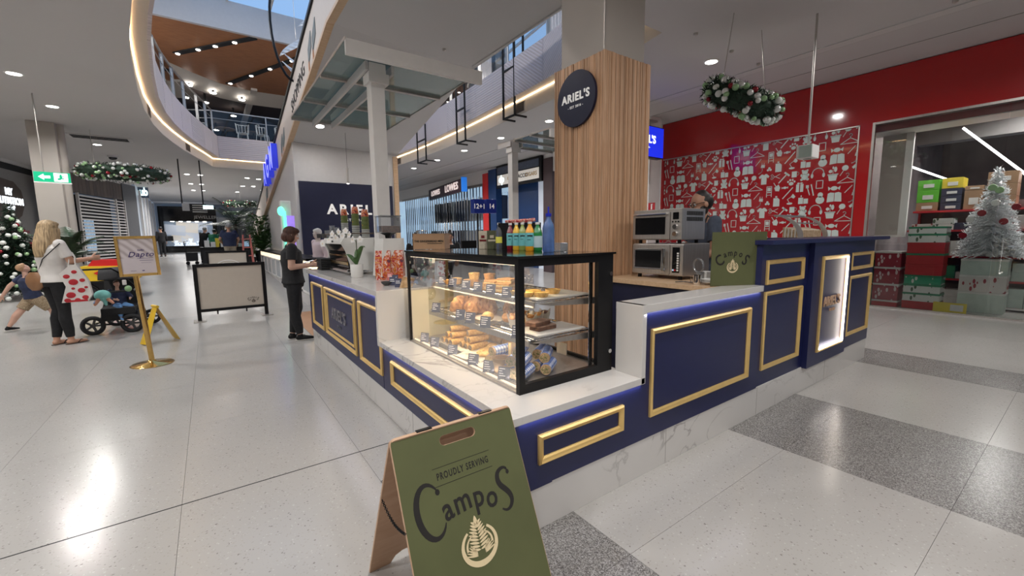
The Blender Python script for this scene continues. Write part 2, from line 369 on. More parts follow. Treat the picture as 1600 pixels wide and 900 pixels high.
for i in range(k):
    if i in (k - 1,): continue
    a, b, c, d = Va[i], Va[(i + 1) % k], Vb[(i + 1) % k], Vb[i]
    for z in (4.722, 4.738): g.poly([(a[0], a[1], z), (b[0], b[1], z), (c[0], c[1], z), (d[0], d[1], z)])
    g.poly([(a[0], a[1], 4.722), (b[0], b[1], 4.722), (b[0], b[1], 4.738), (a[0], a[1], 4.738)])
put('led_strip', g, 'led_warm', ce, label='glowing warm strip along the edge of the void')
# chevron fascia panels round the void
def chev(name, col, ang):
    m, t, b = nt(name); mp = coords(t, (1, 1, 1), 'Object', (ang, 0, ang)); w = t.nodes.new('ShaderNodeTexWave'); w.inputs['Scale'].default_value = 5; w.bands_direction = 'Z'
    t.links.new(mp.outputs[0], w.inputs[0]); r = ramp(t, [(0, [c * .86 for c in col]), (.4, col)]); t.links.new(w.outputs[0], r.inputs[0]); t.links.new(r.outputs[0], b.inputs['Base Color'])
    bp = t.nodes.new('ShaderNodeBump'); bp.inputs['Strength'].default_value = .5; bp.inputs['Distance'].default_value = .02; t.links.new(w.outputs[0], bp.inputs['Height']); t.links.new(bp.outputs[0], b.inputs['Normal'])
    b.inputs['Roughness'].default_value = .6; MATS[name] = m
chev('chevron_a', (.60, .54, .56), .6); chev('chevron_b', (.60, .54, .56), -.6); chev('chevron_c', (.55, .50, .52), 0)
VB = offset(VF, .05)
for i in range(len(VO) - 1):
    a, b = Vector(VF[i]), Vector(VF[i + 1]); a2, b2 = Vector(VB[i]), Vector(VB[i + 1]); L = (b - a).length; e = .008 / L
    ns = max(1, round(L / 1.25))
    for k in range(ns):
        t0, t1 = k / ns + e, (k + 1) / ns - e; q = G()
        p = [a.lerp(b, t0), a.lerp(b, t1), a2.lerp(b2, t1), a2.lerp(b2, t0)]; q.prism([tuple(x) for x in p], 4.74, 5.60)
        put('fascia_panel', q, ('chevron_a', 'chevron_b', 'chevron_c', 'chevron_b')[(i + k) % 4], ce)
g = G(); VC = offset(VF, .06); ring_wall(VC, 4.75, 5.60, g); holed([(-12, 2), (16, 2), (16, 30), (-12, 30)], VC, 5.60, g); put('upper_slab', g, 'white_paint', ce)
# vents in the cove face
for i, t in ((6, .5), (10, .3), (18, .35), (23, .2)):
    a, b = Vector(V1[i]), Vector(V1[i + 1]); p = a.lerp(b, t); d = (b - a).normalized(); nrm = Vector((-d.y, d.x)) if area2(VO) > 0 else Vector((d.y, -d.x))
    for s in (-1, 1):
        pass
    v = thing('air_vent', ('slatted vent low in the curved cove left of the void, nearer one', 'slatted vent low in the curved cove left of the void, farther one', 'small slatted vent in the lit cove behind the canopy post', 'slatted vent in the lit cove beside the timber column')[(6, 10, 18, 23).index(i)], 'vent', (p.x, p.y, 4.56))
    mtx = frame((p.x, p.y, 4.56), (d.x, d.y, 0), (0, 0, 1))
    q = G(); q.box(-.24, .24, -.12, .12, -.004, .012, m=mtx); put('backing', q, 'steel', v)
    for k in range(9): q = G(); q.box(-.225 + k * .05, -.195 + k * .05, -.11, .11, .012, .02, m=mtx); put('slat', q, 'dark_wood', v)
# ceiling shadow gaps and bulkhead on the right, near the red shop
g = G(); g.box(9.34, 9.352, -2, 30, 4.392, 4.399); g.box(8.50, 8.515, -2, 30, 4.388, 4.399); put('trim', g, 'grout', ce)
g = G(); g.box(8.3, 8.5, -2, 30, 4.385, 4.3995); put('recess', g, 'white_paint', ce)

# ================================================================== upper level seen through the void
g = G(); q = [(-6, 18.0, 8.5), (12, 18.0, 8.5)]
arc = [(-6, 19.0), (-3, 20.4), (-1.1, 22.0), (0, 23.2), (1.0, 24.1), (2.3, 24.5), (3.75, 24.4), (5.5, 23.6), (7.5, 22), (12, 19.5)]
g.poly([(-6, 18, 8.5), (12, 18, 8.5)] + [(x, y, 8.5) for x, y in arc[::-1]]); uc = struct('ceiling.001', g, 'ceiling_wood')
g = G()
for a, b in zip(arc, arc[1:]): g.poly([(a[0], a[1], 8.5), (b[0], b[1], 8.5), (b[0], b[1] + 1.3, 8.2), (a[0], a[1] + 1.3, 8.2)]); g.poly([(a[0], a[1] + 1.3, 8.2), (b[0], b[1] + 1.3, 8.2), (b[0], b[1] + 1.3, 8.6), (a[0], a[1] + 1.3, 8.6)])
put('curved_bulkhead', g, 'cove_paint', uc)
g = G(); g.box(-12, 16, 17.86, 18.0, 8.45, 9.4); g.box(-12, -2.6, -2, 18, 8.45, 9.4); g.box(7.4, 16, -2, 18, 8.45, 9.4); put('skylight_upstand', g, 'white_paint', uc)
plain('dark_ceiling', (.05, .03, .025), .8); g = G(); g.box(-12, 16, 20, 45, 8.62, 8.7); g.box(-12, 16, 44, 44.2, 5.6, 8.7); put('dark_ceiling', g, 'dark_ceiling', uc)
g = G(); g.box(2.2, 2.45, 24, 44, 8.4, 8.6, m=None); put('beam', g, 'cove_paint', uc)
for k, (xa, ya, xb, yb) in enumerate(((-.45, 21.2, 1.9, 18.1), (1.3, 23.9, 3.9, 18.1))):
    d = Vector((xb - xa, yb - ya)).normalized(); nn = Vector((-d.y, d.x)) * .11
    v = thing('light_track', ('black track of spotlights in the timber ceiling, left one', 'black track of spotlights in the timber ceiling, right one')[k], 'light', (xa, ya, 8.48))
    q = G(); q.prism([(xa + nn.x, ya + nn.y), (xb + nn.x, yb + nn.y), (xb - nn.x, yb - nn.y), (xa - nn.x, ya - nn.y)], 8.46, 8.505); put('channel', q, 'black_matte', v)
    for t in (.03, .3, .52, .76): q = G(); q.cyl((xa + (xb - xa) * t, ya + (yb - ya) * t, 8.44), (xa + (xb - xa) * t, ya + (yb - ya) * t, 8.46), .07); put('spot_lens', q, 'lens', v)
for k, (px, py) in enumerate(((295, 133), (333, 145), (290, 152), (321, 160), (378, 156), (365, 181), (338, 203), (312, 173), (271, 145))):
    p = at(px, py, Z=8.2); v = thing('ceiling_downlight', 'small round downlight in the dark upper ceiling behind the glass balustrade', 'light', (p.x, p.y, 8.2), 'downlights of the dark upper ceiling')
    q = G(); q.cyl((0, 0, -.02), (0, 0, 0), .13); put('lens', q, 'lens', v, world=False); q = G(); q.cyl((0, 0, 0), (0, 0, .42), .05); put('stem', q, 'black_matte', v, world=False)
# skylight: glazing bars and blue glass
plain('sky_glass', (.20, .36, .62), .3, emit=0, noise=.02); glass('skylight_pane', (.86, .93, 1), .03)
sk = thing('skylight', 'long blue glass skylight over the void', 'skylight', (2.4, 8, 9.4))
xs = [-2.6 + k * 1.25 for k in range(9)]
for x0, x1 in zip(xs, xs[1:]):
    for y0 in (-2, 8): q = G(); q.poly([(x0 + .03, y0, 9.41), (x1 - .03, y0, 9.41), (x1 - .03, y0 + 9.95, 9.41), (x0 + .03, y0 + 9.95, 9.41)]); put('pane', q, 'skylight_pane', sk)
    q = G(); q.box(x1 - .03, x1 + .03, -2, 18, 9.36, 9.46); put('glazing_bar', q, 'white_paint', sk)
q = G(); q.box(-.2, .15, 2, 17, 9.55, 9.7, m=Matrix.Translation((1.9, 14, 0)) @ Matrix.Rotation(.55, 4, 'Z') @ Matrix.Translation((-1, -10, 0))); put('roof_beam', q, 'white_paint', sk)
# balustrade round the void on the upper floor
VG = offset(VF, .14)
def balus(i0, i1, label):
    v = thing('glass_balustrade', label, 'railing', (VG[i0][0], VG[i0][1], 5.602))
    for i in range(i0, i1):
        a, b = Vector(VG[i]), Vector(VG[i + 1]); L = (b - a).length; ns = max(1, round(L / 1.3)); d = (b - a) / ns
        for k in range(ns):
            p, r_ = a + d * k, a + d * (k + 1); m = frame((p.x, p.y, 5.602), (d.x, d.y, 0), (0, 0, 1)); l = d.length
            q = G(); q.poly([m @ Vector(t_) for t_ in ((.03, .06, 0), (l - .03, .06, 0), (l - .03, .98, 0), (.03, .98, 0))]); put('glass_panel', q, 'store_pane', v)
            q = G(); q.box(-.02, .02, 0, 1.0, -.04, .04, m=m); put('post', q, 'steel', v)
            q = G(); q.box(0, l, .98, 1.02, -.025, .025, m=m); q.box(0, l, .70, .715, -.01, .01, m=m); put('rail', q, 'steel', v)
balus(4, 13, 'glass balustrade along the curved left side of the void'); balus(13, 16, 'glass balustrade across the far end of the void'); balus(16, 27, 'glass balustrade along the curved right side of the void')
# level-two shop fronts beyond the right-hand balustrade, and left
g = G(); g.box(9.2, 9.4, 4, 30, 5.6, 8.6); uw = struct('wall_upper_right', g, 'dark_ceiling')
plain('ribbed_white', (.62, .58, .58), .6); plain('shop_glass_dark', (.03, .04, .05), .12, noise=.3, ns=3); plain('ribbed_plum', (.20, .14, .15), .6)
y = 5.2; kinds = ['shop_glass_dark', 'shop_glass_dark', 'ribbed_plum', 'ribbed_white', 'shop_glass_blue', 'shop_glass_dark', 'ribbed_white', 'shop_glass_dark']
plain('shop_glass_blue', (.20, .27, .38), .15, noise=.3, ns=2)
i = 0
while y < 24:
    w = (1.9, 1.3, 1.2, 1.4, 1.8, 1.0, 1.1, 2.2)[i % 8]; kd = kinds[i % 8]; q = G()
    if kd.startswith('ribbed'):
        for k in range(int(w / .14)): q.cyl((9.17, y + .07 + k * .14, 5.7), (9.17, y + .07 + k * .14, 8.5), .055, seg=8)
        put('ribbed_panel', q, kd, uw)
    else: q.box(9.12, 9.19, y + .03, y + w - .03, 5.7, 8.3); put('shop_window', q, kd, uw)
    q = G(); q.box(9.05, 9.2, y - .03, y + .03, 5.66, 8.5); put('mullion', q, 'black_matte', uw)
    y += w; i += 1
for (ya, za, yb, zb) in ((12.6, 7.25, 14, 7.0), (13.6, 6.75, 15.2, 6.55), (9.6, 7.35, 10.1, 7.3)):
    t_ = G(); t_.cyl((8.9, ya, za), (8.9, yb, zb), .035, seg=8); tag(put('tube_light', t_, 'led_white', loc=(8.9, ya, za)), 'thin white light tube in front of upper shop windows', 'light', 'light tubes of the upper shops')
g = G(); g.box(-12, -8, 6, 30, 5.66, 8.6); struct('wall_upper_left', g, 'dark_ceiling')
# cafe tables and chairs on the far upper floor
for k, (x, y) in enumerate(((1.0, 23.3), (2.1, 23.5), (3.3, 23.3))):
    v = thing('cafe_table', ('dark round cafe table behind far balustrade, left one', 'dark round cafe table behind far balustrade, middle one', 'dark round cafe table behind far balustrade, right one')[k], 'table', (x, y, 5.602))
    q = G(); q.cyl((0, 0, .72), (0, 0, .75), .4, seg=20); put('tabletop', q, 'dark_wood', v, world=False); q = G(); q.cyl((0, 0, 0), (0, 0, .72), .03); q.cyl((0, 0, 0), (0, 0, .02), .22); put('pedestal', q, 'black', v, world=False)
plain('white_frame', (.7, .75, .78), .4)
for k, (x, y) in enumerate(((1.6, 22.5), (2.35, 22.45), (3.1, 22.5))):
    v = thing('cafe_chair', ('white wire cafe chair behind far balustrade, left one', 'white wire cafe chair behind far balustrade, middle one', 'white wire cafe chair behind far balustrade, right one')[k], 'chair', (x, y, 5.602), rz=k)
    for sx in (-1, 1):
        for sy in (-1, 1): q = G(); q.tube([(sx * .2, sy * .2, 0), (sx * .17, sy * .17, .45)], .015, 6); put('leg', q, 'white_frame', v, world=False)
    q = G(); q.lathe([(.22, .44), (.24, .46), (.2, .47)]); put('seat', q, 'white_frame', v, world=False, smooth=True)
    q = G()
    for a in range(7): an = PI * a / 6; q.tube([(.22 * math.cos(an), .22 * math.sin(an), .46), (.25 * math.cos(an), .25 * math.sin(an), .85)], .012, 5)
    q.tube([(.25 * math.cos(PI * a / 12), .25 * math.sin(PI * a / 12), .85) for a in range(13)], .016, 6); put('backrest', q, 'white_frame', v, world=False)

# ================================================================== travelator and its landing over the kiosk
TL = [(2.1, 4.1, 5.23), (5.1, 4.1, 5.23), (5.24, 8.78, 5.23), (5.08, 13.4, 4.03), (2.1, 13.4, 4.13), (2.1, 8.35, 5.23)]
tv = thing('travelator', 'sloping travelator with timber-edged side panel rising over the kiosk', 'travelator', (2.1, 25, .5))
g = G(); g.poly([TL[0], TL[1], TL[2], TL[5]]); g.poly([TL[5], TL[2], TL[3], TL[4]]); g.box(2.12, 5.08, 4.1, 8.3, 5.26, 5.6)
put('soffit', g, 'ceiling_paint', tv)
def zl(y): return 5.23 if y < 8.35 else 5.23 - math.tan(math.radians(12.3)) * (y - 8.35)
g = G(); g.prism([(4.1, 5.23), (8.35, 5.23), (29.6, max(.4, zl(29.6))), (29.6, zl(29.6) + 1.0), (9.0, 6.08), (4.1, 6.08)], 2.02, 2.12, 'X'); put('side_panel', g, 'side_paint' if 'side_paint' in MATS else plain('side_paint', (.62, .55, .49), .5, noise=.02), tv)
g = G(); g.prism([(4.1, 5.22), (8.33, 5.22), (29.6, zl(29.6) - .01), (29.6, zl(29.6) + .05), (8.37, 5.28), (4.1, 5.28)], 2.0, 2.13, 'X'); put('timber_edge', g, 'bench_wood', tv)
g = G(); g.prism([(4.1, 6.08), (9.0, 6.08), (29.6, zl(29.6) + 1.0), (29.6, zl(29.6) + 1.07), (9.0, 6.16), (4.1, 6.16)], 1.98, 2.14, 'X'); put('handrail', g, 'black', tv)
g = G(); g.prism([(13.45, 0), (29.6, 0), (29.6, zl(29.6)), (13.45, zl(13.45))], 2.105, 2.2, 'X'); g.prism([(2.1, 0), (5.06, 0), (5.06, 4.03), (2.1, 4.12)], 13.4, 13.5, 'Y'); wt = put('support_wall', g, 'white_paint', tv)
g = G(); g.box(4.95, 5.10, 13.36, 13.55, 0, 3.98); put('timber_post', g, 'bench_wood', tv)
g = G(); g.box(5.10, 5.14, 4.1, 8.6, 5.2, 5.6); put('side_panel', g, 'white_paint', tv)
# lettering that follows the slope
sl = math.radians(-12.3)
def on_side(y, z, ang=sl): return frame((2.017, y, z), (0, -math.cos(ang), -math.sin(ang)), (0, math.sin(ang) * -1, math.cos(ang)))
g = textg('SHOPPING', .42, on_side(11.55, 4.98), off=.004, depth=.004, g=G()); put('lettering', g, 'ink', tv)
plain('grey_stripe', (.16, .19, .20), .6); plain('orange_line', (.6, .28, .14), .6)
for k, (y, z) in enumerate(((9.3, 5.5), (9.75, 5.42), (14.0, 4.42), (14.45, 4.32), (19.0, 3.35), (19.4, 3.25))):
    q = G(); q.prism([(y, z - .1), (y + .34, z - .35), (y + .34, z - .05), (y, z + .2)], 2.008, 2.02, 'X'); put('stripe_mark', q, 'grey_stripe', tv)
    q = G(); q.prism([(y + .27, z - .3), (y + .34, z - .35), (y + .34, zl(y + .34) + .08), (y + .27, zl(y + .3) + .1)], 2.005, 2.018, 'X'); put('stripe_line', q, 'orange_line', tv)
plain('sign_blue', (.02, .03, .42), .35, emit=.5, ecol=(.05, .07, .9), noise=0); plain('sign_blue_face', (.25, .28, .95), .4, emit=1.0, ecol=(.22, .25, 1), noise=0)
v = thing('illuminated_lettering', 'large blue box letters mounted on the side of the travelator', 'sign', (2.0, 17, 3.9))
for k, (ch, y, z) in enumerate((('A', 18.1, 3.75), ('G', 17.15, 3.9), ('M', 16.05, 4.05))):
    g = textg(ch, 1.05, frame((1.93, y, z), (0, -1, 0), (0, 0, 1)), off=.02, depth=.08, g=G()); a = put('letter', g, 'sign_blue', v)
    g = textg(ch, 1.05, frame((1.845, y, z), (0, -1, 0), (0, 0, 1)), off=.02, depth=.003, g=G()); put('letter_face', g, 'sign_blue_face', a)
# navy wall panel with the kiosk's name
v = thing('wall_panel', "large navy wall panel with white ARIEL'S lettering under the travelator", 'sign', (3.6, 13.38, 1.1))
g = G(); g.box(2.19, 4.88, 13.34, 13.39, .97, 3.06); put('panel', g, 'navy_dark', v)
plain('letter_white', (.85, .83, .80), .5, emit=.25, noise=0)
g = textg("ARIEL'S", .40, frame((3.74, 13.33, 2.28), (1, 0, 0), (0, 0, 1)), off=.012, depth=.012, spacing=1.35, g=G()); put('lettering', g, 'letter_white', v)
g = textg("- EST 2016 -", .11, frame((3.62, 13.33, 1.98), (1, 0, 0), (0, 0, 1)), depth=.008, spacing=1.3, g=G()); put('lettering', g, 'letter_white', v)
# pendant lamp near post
v = thing('pendant_light', 'slim cylindrical pendant lamp hanging before the navy wall', 'light', (3.28, 12.4, 2.95)); q = G(); q.cyl((0, 0, 0), (0, 0, .42), .035); put('body', q, 'steel', v, world=False); q = G(); q.cyl((0, 0, -.01), (0, 0, 0), .03); put('lens', q, 'lens', v, world=False); q = G(); q.cyl((0, 0, .42), (0, 0, 1.38), .004, seg=6); put('cord', q, 'black', v, world=False)

# ================================================================== downlights
def downlight(x, y, label, group, z=4.4, r=.105):
    v = thing('downlight', label, 'light', (x, y, z), group)
    q = G(); q.lathe([(r, -.012), (r + .02, -.008), (r + .022, -.001), (r, -.0005)], seg=24); put('trim_ring', q, 'bright_white', v, world=False, smooth=True)
    q = G(); q.cyl((0, 0, -.0135), (0, 0, -.0125), r - .008, seg=20); put('lens', q, 'lens', v, world=False); return v
d0 = downlight(-2.55, 11.44, 'round recessed downlight in the ceiling left of the void', 'downlights left of the void')
for x, y in DOWN_L:
    if (x, y) != (-2.55, 11.44) and y > 4: dup(d0, (x, y, 4.4))
d1 = dup(d0, (7.33, 4.26, 4.4), label='round recessed downlight above the hanging wreath on the right', group=None)
if 'group' in d1: del d1['group']
for i_, (x, y) in enumerate(DOWN_R[:5]): dup(d0, (x, y, 4.4), label='round recessed downlight in the row above the shops behind the canopy', group='downlights above the shops')
for x, y in DOWN_FAR: dup(d0, (x, y, 4.4), label='small distant downlight in the ceiling beyond the void', group='downlights in the far ceiling')
for i_, (px, py) in enumerate(((500, 197), (622, 212))):
    t_ = (at(px, py, Z=0) - EYE).normalized() if False else ray(px, py)
    # soffit plane through TL[5],TL[2],TL[4]
    n_ = (Vector(TL[2]) - Vector(TL[5])).cross(Vector(TL[4]) - Vector(TL[5])); k = (Vector(TL[5]) - EYE).dot(n_) / t_.dot(n_); p = EYE + t_ * k * .985
    dv = dup(d0, p, label=('round downlight in the sloping soffit left of the canopy post', 'round downlight in the sloping soffit right of the canopy post')[i_]); dv.rotation_euler = (math.radians(-12.5), 0, 0)
    if 'group' in dv: del dv['group']
    lamp(p - Vector((0, 0, .06)), 20)
lamp((3.4, 7.2, 5.15), 25, size=.5)
# ================================================================== red shop on the right
g = G(); g.box(10.3, 10.45, -2.4, 7.3, 3.46, 4.385); g.box(10.3, 10.45, 2.72, 2.95, 0, 3.46); g.box(10.3, 10.45, 7.22, 7.3, 0, 3.46); wr = struct('wall_right', g, 'red_gloss')
plain('print_red', (.36, .012, .018), .12, noise=.03, coat=.5); plain('print_mint', (.56, .64, .60), .4, noise=0)
g = G(); g.box(10.32, 10.40, 2.95, 7.22, 0, 3.45); put('print_panel', g, 'print_red', wr)
g = G(); g.box(10.285, 10.31, 2.93, 7.24, 3.435, 3.455); g.box(10.285, 10.31, 2.93, 2.95, 0, 3.45); put('trim_strip', g, 'steel', wr)
class Ic:
    """flat printed icons, unit size, drawn as polygons"""
    def __init__(s): s.p = []
    def poly(s, *pts): s.p.append(list(pts)); return s
    def rect(s, x0, y0, x1, y1): return s.poly((x0, y0), (x1, y0), (x1, y1), (x0, y1))
    def line(s, w, *pts):
        for a, b in zip(pts, pts[1:]):
            a = Vector(a); b = Vector(b); d = (b - a).normalized(); n = Vector((-d.y, d.x)) * w / 2; e = d * w * .3
            s.poly(tuple(a + n - e), tuple(b + n + e), tuple(b - n + e), tuple(a - n - e))
        return s
    def disc(s, x, y, r, ry=None, n=12): return s.poly(*[(x + r * math.cos(2 * PI * i / n), y + (ry or r) * math.sin(2 * PI * i / n)) for i in range(n)])
    def arc(s, x, y, r, a0, a1, w, n=10, ry=None): return s.line(w, *[(x + r * math.cos(a0 + (a1 - a0) * i / n), y + (ry or r) * math.sin(a0 + (a1 - a0) * i / n)) for i in range(n + 1)])
IC = {}
IC['tshirt'] = Ic().poly((-.25, -.5), (.25, -.5), (.25, .5), (.12, .5), (0, .4), (-.12, .5), (-.25, .5)).poly((-.25, .5), (-.5, .25), (-.38, .08), (-.25, .2)).poly((.25, .5), (.5, .25), (.38, .08), (.25, .2))
IC['hanger'] = Ic().line(.05, (-.62, -.25), (0, .15), (.62, -.25), (-.62, -.25)).line(.05, (0, .15), (0, .25)).arc(.0, .36, .1, -1.6, 2.6, .05)
IC['book'] = Ic().poly((-.55, -.4), (-.02, -.35), (-.02, .4), (-.3, .45), (-.5, .36)).poly((.55, -.4), (.02, -.35), (.02, .4), (.3, .45), (.5, .36))
IC['candy'] = Ic().disc(0, 0, .28, .2).poly((-.25, 0), (-.5, .2), (-.45, -.2)).poly((.25, 0), (.5, .2), (.45, -.2))
IC['candys'] = Ic().disc(0, 0, .18, .12).poly((-.15, 0), (-.3, .1), (-.28, -.12)).poly((.15, 0), (.3, .12), (.28, -.1))
IC['gift'] = Ic().rect(-.34, -.5, -.05, .3).rect(.05, -.5, .34, .3).disc(-.14, .4, .13, .08).disc(.14, .4, .13, .08)
IC['mug'] = Ic().rect(-.35, -.35, .2, .35).arc(.22, .05, .2, -1.4, 1.4, .06)
IC['bear'] = Ic().disc(0, .25, .25, .2).disc(-.2, .42, .09).disc(.2, .42, .09).disc(0, -.18, .28, .3).disc(-.25, -.42, .12).disc(.25, -.42, .12).disc(-.28, -.02, .09, .14).disc(.28, -.02, .09, .14)
IC['phones'] = Ic().arc(0, -.05, .42, 0, PI, .07, ry=.45).disc(-.42, -.2, .1, .2).disc(.42, -.2, .1, .2)
IC['scissors'] = Ic().line(.05, (-.2, .1), (.42, -.22)).line(.05, (-.2, -.1), (.42, .22)).arc(-.32, .15, .1, 0, 6.3, .05).arc(-.32, -.15, .1, 0, 6.3, .05)
IC['hammer'] = Ic().line(.1, (-.45, -.5), (.25, .3)).line(.16, (.05, .42), (.42, .12))
IC['paw'] = Ic().disc(0, -.12, .25, .2).disc(-.33, .12, .1, .12).disc(-.12, .3, .1, .13).disc(.14, .3, .1, .13).disc(.34, .1, .1, .12)
IC['plant'] = Ic().poly((-.22, -.5), (.22, -.5), (.3, -.05), (-.3, -.05)).rect(-.34, -.08, .34, .0).line(.03, (0, 0), (0, .3)).disc(.15, .32, .1, .2).disc(-.16, .2, .12, .12).disc(.0, .45, .06, .1)
IC['lolly'] = Ic().disc(.1, .15, .25).line(.05, (0, -.05), (-.25, -.5))
IC['frame'] = Ic().line(.07, (-.28, -.38), (.28, -.38), (.28, .38), (-.28, .38), (-.28, -.38))
IC['fork'] = Ic().line(.07, (.0, -.45), (-.2, .2)).rect(-.32, .15, -.1, .42).line(.09, (.3, -.5), (.08, .45))
IC['pen'] = Ic().line(.09, (-.42, -.5), (.42, .5))
IC['chair'] = Ic().line(.06, (-.22, -.5), (-.22, .5), (.22, .5), (.22, -.5)).rect(-.15, .05, .15, .4).rect(-.24, -.12, .24, -.02).line(.04, (-.2, -.32), (.2, -.32))
IC['shovel'] = Ic().line(.07, (-.35, .45), (-.1, .05)).poly((-.28, -.05), (.12, .25), (.3, -.1), (.2, -.45), (-.15, -.4))
IC['lamp'] = Ic().disc(-.05, -.4, .25, .1).line(.05, (-.05, -.35), (-.25, 0), (.1, .25)).poly((.0, .2), (.2, .5), (.42, .22), (.28, .05))
IC['doll'] = Ic().disc(0, .25, .2, .22).disc(0, -.18, .32, .32)
IC['plug'] = Ic().poly((-.1, .05), (.25, .0), (.28, .28), (-.05, .32)).line(.05, (.0, .3), (.0, .48)).line(.05, (.18, .28), (.2, .46)).arc(-.3, -.15, .35, -1.5, .3, .06)
IC['berry'] = Ic().disc(-.16, -.1, .15).disc(.16, -.1, .15).disc(0, .14, .15)
IC['jug'] = Ic().poly((-.28, -.5), (.28, -.5), (.28, .15), (.1, .32), (-.28, .3)).rect(-.12, .35, .05, .5)
IC['books'] = Ic().rect(-.45, -.4, .0, .25).rect(.05, -.4, .45, .12).rect(-.25, .3, -.15, .5)
PAT = [('plant', 5.04, 2.60, .32), ('lolly', 4.864, 2.66, .26), ('tshirt', 4.623, 2.639, .27), ('scissors', 4.386, 2.671, .26), ('hammer', 4.208, 2.638, .27), ('mug', 4.001, 2.676, .21), ('bear', 3.814, 2.639, .26), ('phones', 3.578, 2.651, .29),
       ('hanger', 4.797, 2.471, .30), ('chair', 4.498, 2.353, .27), ('shovel', 4.337, 2.441, .25), ('candys', 4.181, 2.411, .26), ('paw', 4.063, 2.508, .22), ('gift', 3.894, 2.397, .24), ('fork', 3.702, 2.323, .28), ('frame', 3.535, 2.416, .24),
       ('candy', 5.0, 2.314, .25), ('pen', 4.763, 2.279, .16), ('pen', 4.12, 2.29, .26), ('lamp', 4.059, 2.156, .27), ('doll', 3.509, 2.141, .29), ('book', 4.987, 2.133, .27), ('plug', 4.682, 2.143, .28), ('berry', 4.521, 2.101, .2), ('jug', 4.335, 2.133, .27), ('books', 3.814, 2.123, .24)]
g = G()
for n_, yy, zz, sc in PAT:
    for a in (-1, 0, 1, 2):
        for b in (-3, -2, -1, 0, 1):
            cy_, cz_ = yy + a * 1.722, zz + b * .748
            if not (2.85 < cy_ < 7.35 and .3 < cz_ < 3.6): continue
            for pl in IC[n_].p: g.poly([(10.317, cy_ - x * sc * .84, cz_ + y * sc * .84) for x, y in pl])
for co, no in (((0, 2.96, 0), (0, -1, 0)), ((0, 7.21, 0), (0, 1, 0)), ((0, 0, 3.43), (0, 0, 1))):
    bmesh.ops.bisect_plane(g.bm, geom=g.bm.verts[:] + g.bm.edges[:] + g.bm.faces[:], plane_co=co, plane_no=no, clear_outer=True)
put('icon_print', g, 'print_mint', wr)
# glazed shop window
g = G()
for y0, y1 in ((1.06, 2.71), (-.6, 1.05), (-2.3, -.61)): q = G(); q.box(10.33, 10.345, y0, y1, .02, 3.42); put('pane', q, 'store_pane', wr)
g = G(); g.box(10.30, 10.38, -2.4, 2.72, 3.42, 3.46); g.box(10.31, 10.37, -2.4, 2.72, 0, .03); g.box(10.29, 10.33, 2.70, 2.74, 0, 3.46); put('window_frame', g, 'steel', wr)
g = G(); g.box(10.45, 11.0, -2.4, 2.9, 3.28, 3.45); put('inner_bulkhead', g, 'bright_white', wr)
plain('dark_red', (.16, .01, .012), .4)
g = G(); g.box(10.42, 10.47, -2.4, 2.72, 3.30, 3.42); put('inner_fascia', g, 'dark_red', wr)
plain('store_grey', (.20, .19, .19), .8, noise=.2, ns=2); plain('store_back', (.16, .13, .13), .8, noise=.3, ns=1.5)
g = G(); g.box(17, 17.1, -3, 8, 0, 4.4); g.box(10.45, 17, 2.9, 3.0, 0, 4.4); g.box(10.4, 17, -6.2, -6, 0, 4.4); g.box(10.3, 10.45, -6, -2.4, 0, 4.4); struct('wall_store_back', g, 'store_back')
g = G(); g.box(10.46, 17, -3, 2.9, 4.25, 4.3); g.box(12, 12.5, -3, 2.9, 3.7, 4.0); g.box(14.2, 14.6, -3, 2.9, 3.5, 3.9); struct('ceiling_store', g, 'store_grey')
for a, b, lab in (((1505, 200), (1640, 300), 'long white light tube crossing in front of the white christmas tree'), ((1422, 260), (1485, 282), 'shorter white light tube above the green boxes in the shop'), ((1348, 234), (1362, 240), 'short light tube stub at the left edge of the shop window')):
    p = at(*a, X=12.2); r_ = at(*b, X=12.2 if a[0] > 1500 else 13.2); q = G(); q.cyl(p, r_, .02, seg=8); v = put('light_tube', q, 'led_white', loc=p); tag(v, lab, 'light')
for x_, y_ in ((11.6, 1.8), (11.6, .2), (13.5, 1), (13.0, -1.2)): lamp((x_, y_, 4.0), 55, size=.3, color=(1, .95, .93))
g = G(); g.cyl((11.3, 1.75, 3.35), (11.3, 1.75, 3.37), .09); tag(put('ceiling_spotlight', g, 'lens', loc=(11.3, 1.75, 3.35)), 'bright ceiling spotlight just inside the shop window', 'light')
# hanging white banner board
p0, p1 = at(1367, 205, X=10.9), at(1420, 381, X=10.9)
v = thing('hanging_board', 'tall beige board with a white side strip hanging inside the shop window', 'board', (10.9, 2.6, 1.35))
g = G(); g.box(10.9, 10.94, 2.36, 2.72, 1.36, 3.28, bev=.004); put('board', g, 'cream_column', v); g = G(); g.box(10.88, 10.95, 2.26, 2.37, 1.33, 3.28); g.box(10.88, 10.95, 2.37, 2.72, 1.33, 1.37); put('edge_strip', g, 'bright_white', v)
